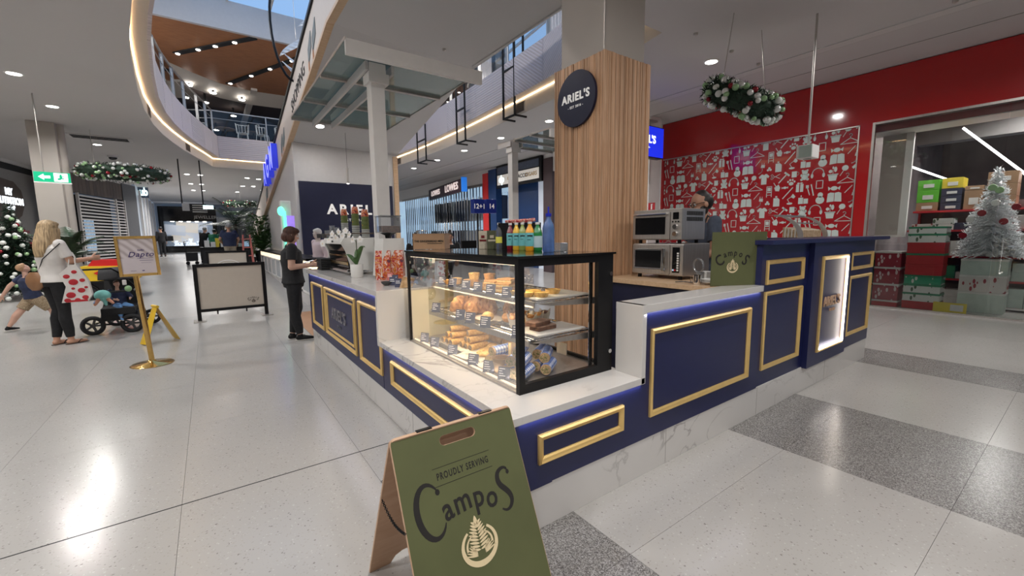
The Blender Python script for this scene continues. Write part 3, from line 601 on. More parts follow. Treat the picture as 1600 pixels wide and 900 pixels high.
# ---- stock: shelves, boxes
BX = {}
def boxmat(name, c, c2=None, kind='plain'):
    if name in MATS: return
    if kind == 'stripe':
        m, t, b = nt(name); mp = coords(t, (1, 14, 6)); v_ = t.nodes.new('ShaderNodeTexVoronoi'); v_.inputs['Scale'].default_value = 1.3; t.links.new(mp.outputs[0], v_.inputs[0])
        r = ramp(t, [(.0, c2), (.33, c)]); r.color_ramp.interpolation = 'CONSTANT'; t.links.new(v_.outputs[0], r.inputs[0]); t.links.new(r.outputs[0], b.inputs['Base Color']); b.inputs['Roughness'].default_value = .4; MATS[name] = m
    else: plain(name, c, .5, noise=.08, ns=8)
boxmat('bx_green', (.10, .42, .03)); boxmat('bx_yellow', (.60, .48, .04)); boxmat('bx_navy', (.02, .025, .06)); boxmat('bx_card', (.30, .18, .10)); boxmat('bx_white', (.60, .60, .58)); boxmat('bx_red', (.42, .012, .02)); boxmat('bx_mint', (.42, .50, .45)); boxmat('bx_dgreen', (.02, .20, .10))
boxmat('bx_print', (.55, .52, .50), (.30, .04, .05), 'stripe'); boxmat('bx_printg', (.60, .62, .60), (.06, .10, .06), 'stripe'); boxmat('bx_printr', (.28, .012, .03), (.62, .5, .5), 'stripe'); boxmat('bx_greenp', (.02, .28, .15), (.6, .65, .6), 'stripe')
def box_thing(name, px0, py0, px1, py1, X, depth, mat, label, cat='box', lid=None, group=None, tagmat=None):
    a, b = at(px0, py1, X=X), at(px1, py1, X=X); z1 = at(px0, py0, X=X).z; z0 = a.z; y0, y1 = sorted((a.y, b.y))
    v = thing(name, label, cat, (X + depth / 2, (y0 + y1) / 2, z0), group)
    q = G(); q.box(X, X + depth, y0 + .004, y1 - .004, z0 + .001, z1 - (.03 if lid else 0) - .001, bev=.004); put('carton', q, mat, v)
    if lid: q = G(); q.box(X - .006, X + depth + .006, y0, y1, z1 - .03, z1 - .001, bev=.003); put('lid', q, lid, v)
    if tagmat: q = G(); h = z1 - z0; q.box(X - .003, X, (y0 + y1) / 2 - .12 * (y1 - y0), (y0 + y1) / 2 + .3 * (y1 - y0), z0 + .15 * h, z0 + .5 * h); put('sticker', q, tagmat, v)
    return v
# tall shelf unit (red) seen through the window
sh = thing('shop_shelving', 'long red shelving unit full of christmas stock behind the shop window', 'shelves', (12, .4, 0))
zs = [.03, .50, .93, 1.42, 1.80]
for k, z in enumerate(zs): q = G(); q.box(11.45 if k < 4 else 11.75, 12.35, -2.3, 2.35, z, z + .035); put('shelf', q, 'bx_red', sh)
for y in (-2.3, -1.1, .1, 1.3, 2.33): q = G(); q.box(12.30, 12.36, y, y + .04, 0, 2.0); put('upright', q, 'bx_red', sh)
q = G(); q.box(12.36, 12.38, -2.3, 2.37, 0, 2.0); put('back_panel', q, 'store_back', sh)
q = G(); q.box(11.44, 11.452, -2.3, 2.35, .03, .065); put('price_rail', q, 'bright_white', sh)
# top-shelf cartons
X = 11.8
tops = [(2.33, .33, [('bx_card', .17), ('bx_green', .24), ('bx_green', .20)]), (1.98, .30, [('bx_navy', .14), ('bx_navy', .14), ('bx_navy', .14), ('bx_yellow', .20)]), (1.66, .26, [('bx_card', .36), ('bx_card', .08)]), (1.38, .38, [('bx_card', .22), ('bx_card', .22), ('bx_card', .22)]),
        (.45, .5, [('bx_red', .26), ('bx_red', .32)]), (-.1, .5, [('bx_red', .30), ('bx_card', .26)])]
wd = {'bx_card': 'brown', 'bx_green': 'bright green', 'bx_navy': 'dark navy', 'bx_yellow': 'yellow', 'bx_red': 'red', 'bx_white': 'white'}
ordw = ['bottom', 'second', 'third', 'fourth']
for ci, (ya, w, st) in enumerate(tops):
    z = 1.836
    for k, (mt, h) in enumerate(st):
        v = thing('carton_box', '%s carton, %s of column %s from the left on the top red shelf' % (wd[mt], ordw[k] if len(st) > 1 else 'only', ('one', 'two', 'three', 'four', 'five', 'six')[ci]), 'box', (X + .22, ya - w / 2, z), 'cartons on the top shelf of the red shop')
        q = G(); q.box(-.22, .22, -w / 2 + .006, w / 2 - .006, 0, h - .003, bev=.006); put('carton', q, mt, v, world=False)
        q = G(); q.box(-.224, -.22, -w * .25, w * .22, h * .25, h * .6); put('sticker', q, 'bx_white' if mt != 'bx_white' else 'bx_card', v, world=False)
        z += h
# mid and low shelf stock
def shelf_row(z, x, items, y0, name, labelf, group):
    y = y0; k = 0
    for w, h, mt, n in items:
        for j in range(n):
            o = G(); o.box(-.16, .16, -w / 2 + .004, w / 2 - .004, 0, h - .002, bev=.004)
            v = put(name, o, mt, loc=None); v.location = (x + .16, y - w / 2, z + j * h); tag(v, labelf(k, j, mt), 'box', group)
        y -= w; k += 1
cname = {'bx_white': 'white', 'bx_print': 'red-patterned', 'bx_printg': 'green-patterned', 'bx_printr': 'crimson-patterned', 'bx_greenp': 'green-starred', 'bx_mint': 'pale mint', 'bx_dgreen': 'dark green', 'bx_red': 'red', 'bx_card': 'brown', 'bx_navy': 'navy'}
ORD = ('first', 'second', 'third', 'fourth', 'fifth', 'sixth', 'seventh', 'eighth', 'ninth', 'tenth', 'eleventh', 'twelfth', 'thirteenth', 'fourteenth', 'fifteenth', 'sixteenth')
def lf(sh_):
    return lambda k, j, mt: '%s gift box, %s of the %s stack from the left on the %s shelf' % (cname[mt], ('bottom', 'second', 'third', 'fourth')[j], ORD[k], sh_)
random.seed(3)
shelf_row(1.457, 11.5, [(.3, .12, 'bx_print', 1), (.3, .11, 'bx_printg', 2), (.3, .13, 'bx_navy', 1), (.32, .1, 'bx_white', 2), (.34, .12, 'bx_print', 2), (.35, .12, 'bx_dgreen', 2), (.3, .12, 'bx_print', 2), (.3, .14, 'bx_white', 1)], 2.3, 'gift_box', lf('upper'), 'boxes on the upper shelf')
shelf_row(.967, 11.48, [(.19, .14, 'bx_print' if k % 2 else 'bx_white', 2 + (k % 3 == 0)) for k in range(7)] + [(.05, .02, 'bx_white', 1)] + [(.20, .15, 'bx_mint', 2) for k in range(7)], 2.1, 'gift_box', lf('middle'), 'boxes on the middle shelf')
shelf_row(.537, 11.47, [(.22, .15, 'bx_print', 1), (.22, .12, 'bx_dgreen', 2), (.25, .13, 'bx_white', 1), (.2, .1, 'bx_print', 2), (.24, .16, 'bx_mint', 1), (.22, .16, 'bx_mint', 2), (.22, .16, 'bx_mint', 2), (.24, .16, 'bx_white', 1), (.24, .16, 'bx_mint', 2), (.24, .16, 'bx_print', 2)], 2.05, 'gift_box', lf('lower'), 'boxes on the lower shelf')
shelf_row(.067, 11.46, [(.25, .12, 'bx_printg', 2), (.24, .13, 'bx_white', 2), (.25, .13, 'bx_white', 1), (.26, .15, 'bx_print', 2), (.26, .17, 'bx_mint', 2), (.26, .17, 'bx_mint', 2), (.26, .17, 'bx_mint', 1), (.26, .17, 'bx_white', 2), (.26, .17, 'bx_mint', 2)], 2.0, 'gift_box', lf('bottom'), 'boxes on the bottom shelf')
# floor stacks at the left of the window
def stack(y, w, x, spec, where, grp):
    z = 0
    for k, (h, mt, lid) in enumerate(spec):
        v = thing('gift_box', '%s boxed gift set, %s from the floor in the %s' % (cname[mt], ('lowest', 'second', 'third', 'fourth', 'fifth', 'sixth', 'seventh', 'eighth', 'ninth')[k], where), 'box', (x + .18, y - w / 2, z), grp)
        q = G(); q.box(-.18, .18, -w / 2, w / 2, 0, h - .035, bev=.004); put('carton', q, mt, v, world=False)
        q = G(); q.box(-.186, .186, -w / 2 - .006, w / 2 + .006, h - .035, h - .002, bev=.004); put('lid', q, lid, v, world=False); z += h
stack(3.0 - .15, .22, 10.62, [(.42, 'bx_white', 'bx_red'), (.5, 'bx_greenp', 'bx_mint'), (.12, 'bx_mint', 'bx_white')], 'leftmost narrow stack', 'floor stacks behind the glass')
stack(2.60, .38, 10.60, [(.12, 'bx_red', 'bx_white'), (.32, 'bx_printr', 'bx_white'), (.32, 'bx_printr', 'bx_white'), (.30, 'bx_printr', 'bx_white')], 'crimson stack', 'floor stacks behind the glass')
stack(2.16, .50, 10.66, [(.14, 'bx_red', 'bx_red'), (.16, 'bx_printg', 'bx_dgreen'), (.16, 'bx_printg', 'bx_dgreen'), (.17, 'bx_greenp', 'bx_dgreen'), (.2, 'bx_red', 'bx_red'), (.2, 'bx_red', 'bx_dgreen'), (.2, 'bx_red', 'bx_red'), (.16, 'bx_printg', 'bx_dgreen'), (.13, 'bx_printg', 'bx_dgreen')], 'tall green and red stack', 'floor stacks behind the glass')
v = thing('shop_sign', 'yellow price sign leaning low against the inside of the window', 'sign', (10.6, 1.46, 0)); q = G(); q.box(10.6, 10.62, 1.3, 1.72, 0, .17); put('card', q, 'bx_yellow', v); q = G(); q.box(10.594, 10.6, 1.34, 1.5, .03, .14); put('sticker', q, 'bx_white', v)
# white christmas tree on the display
def conetree(v, base, H, R, tiers, mat, seed, tip=.06, droop=.25, dens=1.0, trunk='store_grey', leaf=.05):
    random.seed(seed); q = G(); bx, by, bz = base
    for k in range(tiers):
        t = k / (tiers - 1); z = bz + H * (.08 + .9 * t) + .0; r = R * (1 - t) ** .9 + tip * .6; nb = max(6, int(18 * (1 - t) * dens + 6))
        for j in range(nb):
            a = 2 * PI * j / nb + random.random() * .5 + k; rr = r * random.uniform(.8, 1.08); d = Vector((math.cos(a), math.sin(a), 0))
            p0 = Vector((bx, by, z + random.uniform(-.5, .5) * H / tiers)); p1 = p0 + d * rr + Vector((0, 0, -rr * droop + random.uniform(-.02, .04)))
            q.cyl(p0, p1, .012, .006, seg=4, caps=False)
            L = (p1 - p0).length; m_ = max(4, int(L / (leaf * .55)))
            for i in range(m_):
                c = p0.lerp(p1, .2 + .8 * i / m_); sd = d.cross(Vector((0, 0, 1)))
                for sgn in (-1, 1):
                    o = sd * sgn * leaf * random.uniform(.7, 1.3) + d * leaf * .6 + Vector((0, 0, random.uniform(-.9, 1.3) * leaf)); w = d * leaf * .28 + Vector((0, 0, leaf * .2))
                    q.poly([c - w * .4, c + o * .5 + w * .6, c + o, c + o * .5 - w * .6])
    put('branches', q, mat, v, kind='stuff'); q = G(); q.cyl((bx, by, bz), (bx, by, bz + H * .95), .03, .01, seg=8); put('trunk', q, trunk, v)
    return v
plain('tinsel_white', (.72, .74, .76), .5, noise=.1, ns=30); plain('fir_green', (.012, .035, .018), .7, noise=.4, ns=20); plain('bauble_silver', (.75, .76, .74), .25, .5, noise=0); plain('bauble_green', (.30, .48, .25), .3, .2, noise=0); plain('bauble_red', (.25, .01, .02), .25, .3, noise=0); plain('bauble_white', (.72, .74, .70), .35, noise=0)
tp = at(1548, 262, X=11.05); tb = at(1545, 392, X=11.05)
v = thing('christmas_tree', 'white artificial christmas tree with red and green ornaments in the shop window', 'tree', (11.05, tb.y, tb.z - .14))
conetree(v, (11.05, tb.y, tb.z - .10), tp.z - tb.z + .08, .42, 22, 'tinsel_white', 5, dens=1.5, leaf=.052, trunk='bright_white')
for k, (px, py, mt) in enumerate(((1568, 346, 'bauble_red'), (1588, 323, 'bauble_red'), (1534, 333, 'bauble_red'), (1551, 293, 'bauble_green'), (1562, 297, 'bauble_green'), (1516, 343, 'bauble_silver'), (1504, 368, 'bauble_red'), (1556, 317, 'bauble_silver'))):
    p = at(px, py, X=10.78); q = G(); q.lathe([(.0, -.012), (.05, -.012), (.055, 0), (.05, .012), (0, .012)], seg=14, m=Matrix.Translation(p) @ Matrix.Rotation(PI / 2, 4, 'Y')); put('ornament', q, mt, v, smooth=True)
stack(tb.y + .30, .56, 10.92, [(.36, 'bx_mint', 'bx_white'), (.30, 'bx_print', 'bx_white'), (tb.z - .14 - .66, 'bx_mint', 'bx_white')], 'stack under the white tree', 'boxes under the white tree')
v = thing('black_figure', 'dark narrow display panel between the boxes under the white tree', 'panel', (11.4, 1.35, .5)); q = G(); q.box(11.38, 11.41, 1.27, 1.43, .54, .93); put('panel', q, 'black_matte', v)

# ================================================================== shops further along the right wall
g = G(); g.box(10.3, 10.45, 7.3, 8.2, 0, 4.4); g.box(10.32, 10.6, 8.2, 62, 3.75, 4.4); struct('wall_right.001', g, 'bright_white')
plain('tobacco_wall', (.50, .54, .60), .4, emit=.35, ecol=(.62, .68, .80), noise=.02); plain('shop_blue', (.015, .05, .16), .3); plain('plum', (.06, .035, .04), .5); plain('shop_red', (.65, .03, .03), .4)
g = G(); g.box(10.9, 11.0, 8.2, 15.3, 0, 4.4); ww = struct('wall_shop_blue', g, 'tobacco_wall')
g = G(); g.box(10.85, 10.9, 13.4, 15.3, 0, 3.6); put('blue_panel', g, 'shop_blue', ww)
g = G(); g.box(10.28, 10.6, 11.85, 12.35, 0, 4.25); tag(put('dark_pillar', g, 'plum', loc=(10.4, 12.1, 0)), 'dark plum pillar right of the tobacco shop', 'pillar')
v = thing('tobacco_sign', 'black-framed lightbox fascia reading TOBACCO CIGARS above a shop', 'sign', (10.3, 13.9, 3.5))
g = G(); g.box(10.22, 10.34, 12.38, 15.4, 3.46, 4.38); put('frame', g, 'black', v)
plain('sign_cream', (.60, .56, .50), .4, emit=.35, ecol=(.85, .80, .74), noise=0); plain('sign_dark_glass', (.08, .10, .15), .15, noise=.1)
g = G(); g.box(10.20, 10.22, 12.52, 15.3, 3.58, 3.98); put('sign_face', g, 'sign_cream', v); g = G(); g.box(10.20, 10.22, 12.52, 15.3, 4.02, 4.30); put('upper_glass', g, 'sign_dark_glass', v)
plain('gold_text', (.55, .35, .12), .5, noise=0); plain('mint_glow', (.7, .95, .95), .4, emit=2, noise=0)
for s_, y_, mt in (('TOBACCO', 13.72, 'ink'), ('CIGARS', 12.98, 'gold_text'), ('CI', 14.45, 'gold_text')): put('lettering', textg(s_, .21, frame((10.195, y_, 3.78), (0, -1, 0), (0, 0, 1)), depth=.004, off=.003, g=G()), mt, v)
put('emblem', textg('dp', .42, frame((10.195, 14.98, 3.8), (0, -1, 0), (0, 0, 1)), depth=.006, off=.01, spacing=.8, g=G()), 'mint_glow', v)
g = G(); g.box(10.2, 10.5, 16.05, 16.5, 0, 4.2); tag(put('red_pillar', g, 'shop_red', loc=(10.35, 16.3, 0)), 'bright red pillar beside the striped shopfront', 'pillar')
g = G(); g.box(10.2, 10.5, 15.42, 16.02, 0, 4.3); tag(put('navy_pillar', g, 'shop_blue', loc=(10.35, 15.7, 0)), 'navy blue pillar between red pillar and tobacco shop', 'pillar')
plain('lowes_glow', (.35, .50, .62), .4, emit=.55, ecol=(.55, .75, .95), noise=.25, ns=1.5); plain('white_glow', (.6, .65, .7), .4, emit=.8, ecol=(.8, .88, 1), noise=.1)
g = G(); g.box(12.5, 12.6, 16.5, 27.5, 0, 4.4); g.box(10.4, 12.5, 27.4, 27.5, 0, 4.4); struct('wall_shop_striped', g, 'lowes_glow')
v = thing('roller_grille', 'silver vertical-barred shutter across the bright clothes shop', 'shutter', (10.35, 20, .3))
q = G(); random.seed(2)
for k in range(34):
    y = 16.7 + k * .28; q = G(); w = random.choice((.05, .09, .11)); q.box(10.33, 10.36, y, y + w, .3, 3.75); put('bar', q, 'chrome', v)
q = G(); q.box(10.3, 10.4, 16.5, 26.5, 3.72, 3.82); put('top_rail', q, 'steel', v)
random.seed(4)
for k in range(14):
    y = 17.2 + k * .55; v = thing('garment_rack', 'rack of dark and pale clothes behind the striped shopfront', 'clothes', (11.6, y, .3), 'clothes racks behind the striped shopfront')
    q = G()
    for j in range(7): q.box(-.3, .3, -.2 + j * .06, -.17 + j * .06, .35, 1.3 + random.random() * .2)
    put('clothes', q, random.choice(('bx_navy', 'black_matte', 'bx_white', 'store_grey')), v, world=False); q = G(); q.tube([(0, -.24, 0), (0, -.24, 1.6), (0, .24, 1.6), (0, .24, 0)], .015, 6); put('rail', q, 'chrome', v, world=False)
    v2 = dup(v, (11.9, y, 1.95)); v2['label'] = 'upper rail of folded clothes behind the striped shopfront'; v2['group'] = 'upper clothes rails'
v = thing('shop_sign', 'dark projecting fascia sign with white LOWES lettering and blue end', 'sign', (9.2, 16.5, 3.4))
plain('sign_maroon', (.035, .012, .02), .3); plain('sign_edge_blue', (.02, .16, .62), .3, emit=.5, ecol=(.03, .25, .9), noise=0); plain('sign_text_pink', (.9, .75, .72), .4, emit=.6, noise=0)
A_, B_ = Vector((10.0, 21.8, 0)), Vector((9.2, 16.6, 0)); d_ = (B_ - A_).normalized(); L_ = (B_ - A_).length; fn = d_.cross(Vector((0, 0, 1)))
ms = frame((10.0, 21.8, 3.42), d_, (0, 0, 1)); q = G(); q.box(0, L_, 0, .56, -.16, 0, bev=.03, m=ms); put('sign_box', q, 'sign_maroon', v)
for s_, t_, sz in (('LOWES', .25, .36), ('LOWES', .73, .46)):
    c_ = A_ + d_ * L_ * t_ + fn * .015; put('lettering', textg(s_, sz, frame((c_.x, c_.y, 3.71), d_, (0, 0, 1)), depth=.012, off=.004, xs=1.2, spacing=1.05, g=G()), 'sign_text_pink', v)
put('bracket', G().box(9.5, 10.32, 18.6, 18.7, 3.8, 3.9), 'steel', v)
q = G(); q.box(L_, L_ + .06, -.02, .60, -.22, .03, m=ms); put('blue_end', q, 'sign_edge_blue', v)
# blade lightbox and white column beside the red shop
p = at(1025, 222, X=8.6)
v = thing('blade_sign', "blue lightbox reading ARIEL'S partly hidden behind the timber column", 'sign', (8.0, 6.5, 3.0))
pl = [at(1003, 193, Y=6.2), at(1036, 249, Y=6.2)]
q = G(); q.box(pl[0].x - .62, pl[1].x, 6.2, 6.38, pl[1].z, pl[0].z, bev=.01); put('case', q, 'black', v)
plain('lightbox_blue', (.01, .02, .45), .2, emit=.9, ecol=(.01, .03, .75), noise=0); plain('lightbox_white', (.9, .95, 1), .3, emit=1.3, noise=0)
q = G(); q.box(pl[0].x - .6, pl[1].x - .02, 6.19, 6.2, pl[1].z + .02, pl[0].z - .02); put('face', q, 'lightbox_blue', v)
cx = (pl[0].x + pl[1].x) / 2 - .26; cz = (pl[0].z + pl[1].z) / 2
put('lettering', textg("ARIEL'S", .235, frame((cx - .02, 6.185, cz + .04), (1, 0, 0), (0, 0, 1)), depth=.003, off=.006, g=G()), 'lightbox_white', v)
put('lettering', textg("- EST 2016 -", .06, frame((cx, 6.185, cz - .13), (1, 0, 0), (0, 0, 1)), depth=.003, g=G()), 'lightbox_white', v)
q = G()
for dx in (-.3, .0, .25): q.cyl((cx + dx, 6.29, pl[0].z), (cx + dx, 6.29, pl[0].z + .12 if dx else 4.4), .03 if dx else .02, seg=8)
q.box(cx - .4, cx + .42, 6.2, 6.38, pl[0].z + .1, pl[0].z + .14); put('bracket', q, 'steel', v)
q = G(); q.box(9.3, 9.75, 6.95, 7.9, 0, 4.4); q.box(9.1, 9.2, 7.7, 7.8, 0, 4.4); struct('wall_right.002', q, 'bright_white')
v = thing('fire_sign', 'small red fire extinguisher location sign above the oven', 'sign', at(1018, 323, X=9.288)); p = at(1018, 323, X=9.288); q = G(); q.box(p.x, p.x + .01, p.y - .1, p.y + .1, p.z - .1, p.z + .1); put('plate', q, 'bx_red', v); q = G(); q.box(p.x - .004, p.x, p.y - .02, p.y + .02, p.z - .07, p.z + .05); q.box(p.x - .004, p.x, p.y - .035, p.y + .02, p.z + .05, p.z + .07); put('symbol', q, 'bright_white', v)
# numbered checkout lamps beyond the kiosk
plain('screen_navy', (.01, .02, .12), .2, emit=.15, ecol=(.02, .04, .3), noise=0)
for (px, txt, lab) in ((746, '12+1', 'left navy lightbox, the one reading 12+1, on a thin black post'), (765, '14', 'right navy lightbox, the one reading 14, on a thin black post')):
    p = at(px, 323, Y=8.2); s_ = -1 if txt != '14' else 1
    v = thing('number_sign', lab, 'sign', (p.x, 8.2, 0)); w = .12
    q = G(); q.box(p.x - .132, p.x + .132, 8.12, 8.28, p.z - .15, p.z + .16, bev=.01); put('lightbox', q, 'screen_navy', v)
    q = G(); q.cyl((p.x, 8.2, 0), (p.x, 8.2, p.z - .09), .018); q.cyl((p.x, 8.2, 0), (p.x, 8.2, .02), .15, seg=20); put('post', q, 'black', v)
    put('lettering', textg(txt, .15, frame((p.x, 8.115, p.z), (1, 0, 0), (0, 0, 1)), depth=.002, off=.002, g=G()), 'letter_white', v)
# black hanging frames beside the right fascia
for k, (ya, yb, z0, z1, lab) in enumerate(((8.5, 8.97, 4.3, 6.3, 'tall black hanging frame before the fascia nearest the timber column'), (10.9, 11.4, 4.15, 5.75, 'middle black hanging frame before the chevron fascia'), (13.6, 14.3, 4.0, 5.2, 'farthest black hanging frame before the chevron fascia'))):
    v = thing('hanging_trapeze', lab, 'hanger', (6.2, (ya + yb) / 2, z0))
    for y in (ya, yb): q = G(); q.box(6.18, 6.22, y - .02, y + .02, z0, z1); put('upright', q, 'black_matte', v); q = G(); q.cyl((6.2, y, z1), (6.2, y, 9.38), .004, seg=5); put('cable', q, 'steel', v)
    q = G(); q.box(6.18, 6.22, ya, yb, z0, z0 + .04); q.box(6.18, 6.22, ya, yb, (z0 + z1) / 2 + .1, (z0 + z1) / 2 + .14); put('crossbar', q, 'black_matte', v)
    for y in (ya, yb): q = G(); q.box(6.2, 6.55, y - .02, y + .02, z0 - .0, z0 + .04); put('foot', q, 'black_matte', v)

# ================================================================== left side: angled shopfronts, column
plain('grey_wall', (.26, .255, .25), .6, noise=.04); plain('grey_dark', (.10, .10, .105), .6)
def vwall(a, b, z0, z1, g, th=.12):
    a = Vector(a); b = Vector(b); d = (b - a).normalized(); n = Vector((-d.y, d.x)) * th
    g.prism([tuple(a), tuple(b), tuple(b + n), tuple(a + n)], z0, z1)
NA, NB, NC, ND = (-6.95, 12), (-5.48, 25.2), (-4.38, 24.6), (-3.05, 29.8)
g = G(); vwall(NA, NB, 0, 4.05, g); vwall((-12, 12), NA, 0, 4.4, g); wlft = struct('wall_left', g, 'grey_wall')
g = G(); vwall((-6.93, 12), (-5.47, 25.2), 4.05, 4.28, g, .3); put('dark_fascia', g, 'black_matte', wlft)
g = G(); vwall((-6.8, 12), (-5.36, 25.1), fz(20) - .1, fz(20) + .28, g, .02); put('skirting', g, 'black_matte', wlft)
g = G(); vwall((-7.0, 11), (-5.3, 26), 4.28, 4.4, g); vwall(NC, ND, 4.25, 4.4, g); put('bulkhead', g, 'white_paint', wlft)
# roller shutters
def shutter(a, b, z0, z1, label, pitch=.14):
    a = Vector(a); b = Vector(b); d = (b - a).normalized(); L = (b - a).length; v = thing('roller_shutter', label, 'shutter', (a.x, a.y, z0)); m_ = frame((a.x, a.y, z0), (d.x, d.y, 0), (0, 0, 1))
    n = int((z1 - z0) / pitch)
    for k in range(n): q = G(); q.box(.06, L - .06, k * pitch + .02, k * pitch + .02 + pitch * .42, -.02, .02, m=m_); put('slat', q, 'white_paint', v)
    for x in (0, L * .78, L - .05): q = G(); q.box(x, x + .08, 0, z1 - z0, -.04, .05, m=m_); put('guide', q, 'white_paint', v)
    q = G(); q.box(0, L, 0, z1 - z0, -.6, -.55, m=m_); put('shop_dark', q, 'black_matte', v)
    return v, m_, L
s1, m1, L1 = shutter((-4.28, 24.8), (-3.3, 28.7), .5, 3.45, 'wide white slatted roller shutter beyond the pale column')
s2, _, _ = shutter((-5.3, 25.05), (-4.5, 24.66), .45, 3.4, 'narrow slatted roller shutter between christmas tree and column')
plain('shop_screen', (.3, .42, .55), .3, emit=.4, ecol=(.4, .6, .8), noise=.5, ns=8)
q = G(); q.box(.9, 2.1, .45, 1.9, -.5, -.45, m=m1); put('lit_cabinet', q, 'shop_screen', s1)
v = thing('timber_fascia', 'dark rough timber fascia boards above the roller shutters', 'fascia', (-4.4, 24.6, 3.45))
for a, b in ((NC, ND), ((-5.46, 25.1), (-4.40, 24.62))):
    a = Vector(a); b = Vector(b); n = int((b - a).length / .28)
    for k in range(n): q = G(); p_, r_ = a.lerp(b, k / n), a.lerp(b, (k + .97) / n); vwall(p_, r_, 3.45, 4.25, q, .1 + random.random() * .03); put('board', q, 'dark_wood', v)
g = G(); vwall((-3.3, 28.7), (-2.95, 30.2), .5, 4.3, g, .3); struct('wall_left.001', g, 'grey_dark')
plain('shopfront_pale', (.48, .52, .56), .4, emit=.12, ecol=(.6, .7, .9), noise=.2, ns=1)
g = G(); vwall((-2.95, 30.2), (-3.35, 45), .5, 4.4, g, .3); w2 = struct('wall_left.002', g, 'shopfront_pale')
for k in range(5): q = G(); t0 = .05 + k * .18; a, b = Vector((-2.93, 30.4)), Vector((-3.33, 45)); vwall(a.lerp(b, t0), a.lerp(b, t0 + .02), .5, 4.2, q, -.1); put('mullion', q, 'white_paint', w2)
p = at(221, 300, Y=31.5); v = thing('blade_sign', 'glowing pale blue lettering sign on the shopfront left of the corridor', 'sign', p)
q = G(); q.box(p.x - .25, p.x + .3, 31.5, 31.6, p.z - .32, p.z + .32); put('case', q, 'sign_dark_glass', v); put('lettering', textg('pub', .6, frame((p.x, 31.48, p.z), (1, 0, 0), (0, 0, 1)), off=.02, depth=.01, xs=.6, g=G()), 'mint_glow', v)
# pale column
g = G(); g.box(-3.40, -2.90, 15.5, 16.02, .2, 4.4, bev=.03); g.cyl((-2.88, 15.78, .2), (-2.88, 15.78, 4.4), .10, seg=20); struct('wall_column', g, 'cream_column', smooth=True)
# nutrition shop sign
sgn = at(12, 313, X=-6.35); d_ = (Vector(NB) - Vector(NA)).normalized(); n_ = Vector((d_.y, -d_.x)); 
tpar = (sgn.y - NA[1]) / (NB[1] - NA[1]); c_ = Vector(NA).lerp(Vector(NB), tpar) + n_ * .06
dd = ray(12, 313); na = Vector((n_.x, n_.y, 0)); kk = (Vector((NA[0], NA[1], 0)) + na * .06 - Vector((EYE.x, EYE.y, 0))).dot(na) / Vector((dd.x, dd.y, 0)).dot(na); c_ = EYE + dd * kk
v = thing('shop_sign', 'octagonal timber sign reading MY NUTRITION SHOP in white letters', 'sign', c_); fr_ = frame(c_, (d_.x, d_.y, 0), (0, 0, 1))
q = G(); q.prism([(1.45 * x, 1.0 * y) for x, y in ((-.62, -.72), (0, -.82), (.5, -.5), (.72, -.05), (.62, .42), (.3, .7), (-.3, .75), (-.8, .5), (-.9, -.2))], -.02, .05, m=fr_); put('plaque', q, 'dark_wood', v)
for s_, sz, dy in (('MY', .34, .30), ('NUTRITION', .34, -.02), ('SHOP', .20, -.26)): put('lettering', textg(s_, sz, fr_ @ Matrix.Translation((.0, dy, .06)), off=.012, depth=.01, g=G()), 'lightbox_white', v)
# shop shelf with jars
v = thing('jar_shelf', 'red-lipped wall shelf of jars left of the christmas tree', 'shelf', (-6.4, 19, 1.1))
dd = ray(10, 395); kk = (Vector((NA[0], NA[1], 0)) + na * .02 - Vector((EYE.x, EYE.y, 0))).dot(na) / Vector((dd.x, dd.y, 0)).dot(na); sc_ = EYE + dd * kk; fs_ = frame(sc_, (d_.x, d_.y, 0), (0, 0, 1))
for z_ in (0, .78): q = G(); q.box(-2.5, 1.0, z_ - .08, z_, 0, .3, m=fs_); put('shelf', q, 'dark_red', v)
plain('niche_dark', (.03, .03, .03), .7); q = G(); q.box(-2.5, 1.0, 0, .7, -.1, -.02, m=fs_); put('niche', q, 'niche_dark', v)
for k in range(9):
    p_ = fs_ @ Vector((-1.6 + k * .29, 0, .15)); mt = ('bx_white', 'bauble_green', 'bx_white', 'bx_mint', 'bx_card')[k % 5]
    j = thing('jar', 'supplement jar standing on the red wall shelf of the nutrition shop', 'jar', p_, 'jars on the nutrition shop shelf'); q = G(); q.lathe([(.10, 0), (.11, .02), (.11, .26), (.09, .3)], seg=12); put('body', q, mt, j, world=False, smooth=True); q = G(); q.cyl((0, 0, .3), (0, 0, .36), .08, seg=12); put('lid', q, 'black', j, world=False)
# exit sign on rod
v = thing('exit_sign', 'green emergency exit sign with running figure hanging before the pale column', 'sign', (-2.55, 12.75, 2.6)); p = at(82, 277, Y=12.75)
plain('exit_green', (.0, .30, .14), .4, emit=.6, ecol=(.0, .5, .25), noise=0)
rt = Vector((math.cos(-.35), math.sin(-.35), 0)); fe = frame(p, (.98, .18, 0), (0, 0, 1))
q = G(); q.box(-.26, .26, -.10, .10, -.02, .0, m=fe); put('face', q, 'exit_green', v); q = G(); q.box(-.27, .27, -.125, -.1, -.03, .01, m=fe); put('edge', q, 'bright_white', v)
q = G(); q.box(.02, .22, -.085, .085, 0, .003, m=fe); put('symbol', q, 'lightbox_white', v)
q = G(); q.ball((0, 0, 0), (.018, .018, .002), m=None); q.box(-.02, .02, -.06, -.015, -.001, .002); q.box(-.05, .05, -.035, -.02, -.001, .002); q.box(.0, .045, -.08, -.06, -.001, .002); q.box(-.05, 0, -.1, -.06, -.001, .002); q.xf(fe @ Matrix.Translation((.12, .05, .004))); put('running_figure', q, 'exit_green', v)
q = G(); q.prism([(-.20, 0), (-.12, .06), (-.12, .025), (-.03, .025), (-.03, -.025), (-.12, -.025), (-.12, -.06)], 0, .004, m=fe); put('arrow', q, 'lightbox_white', v)
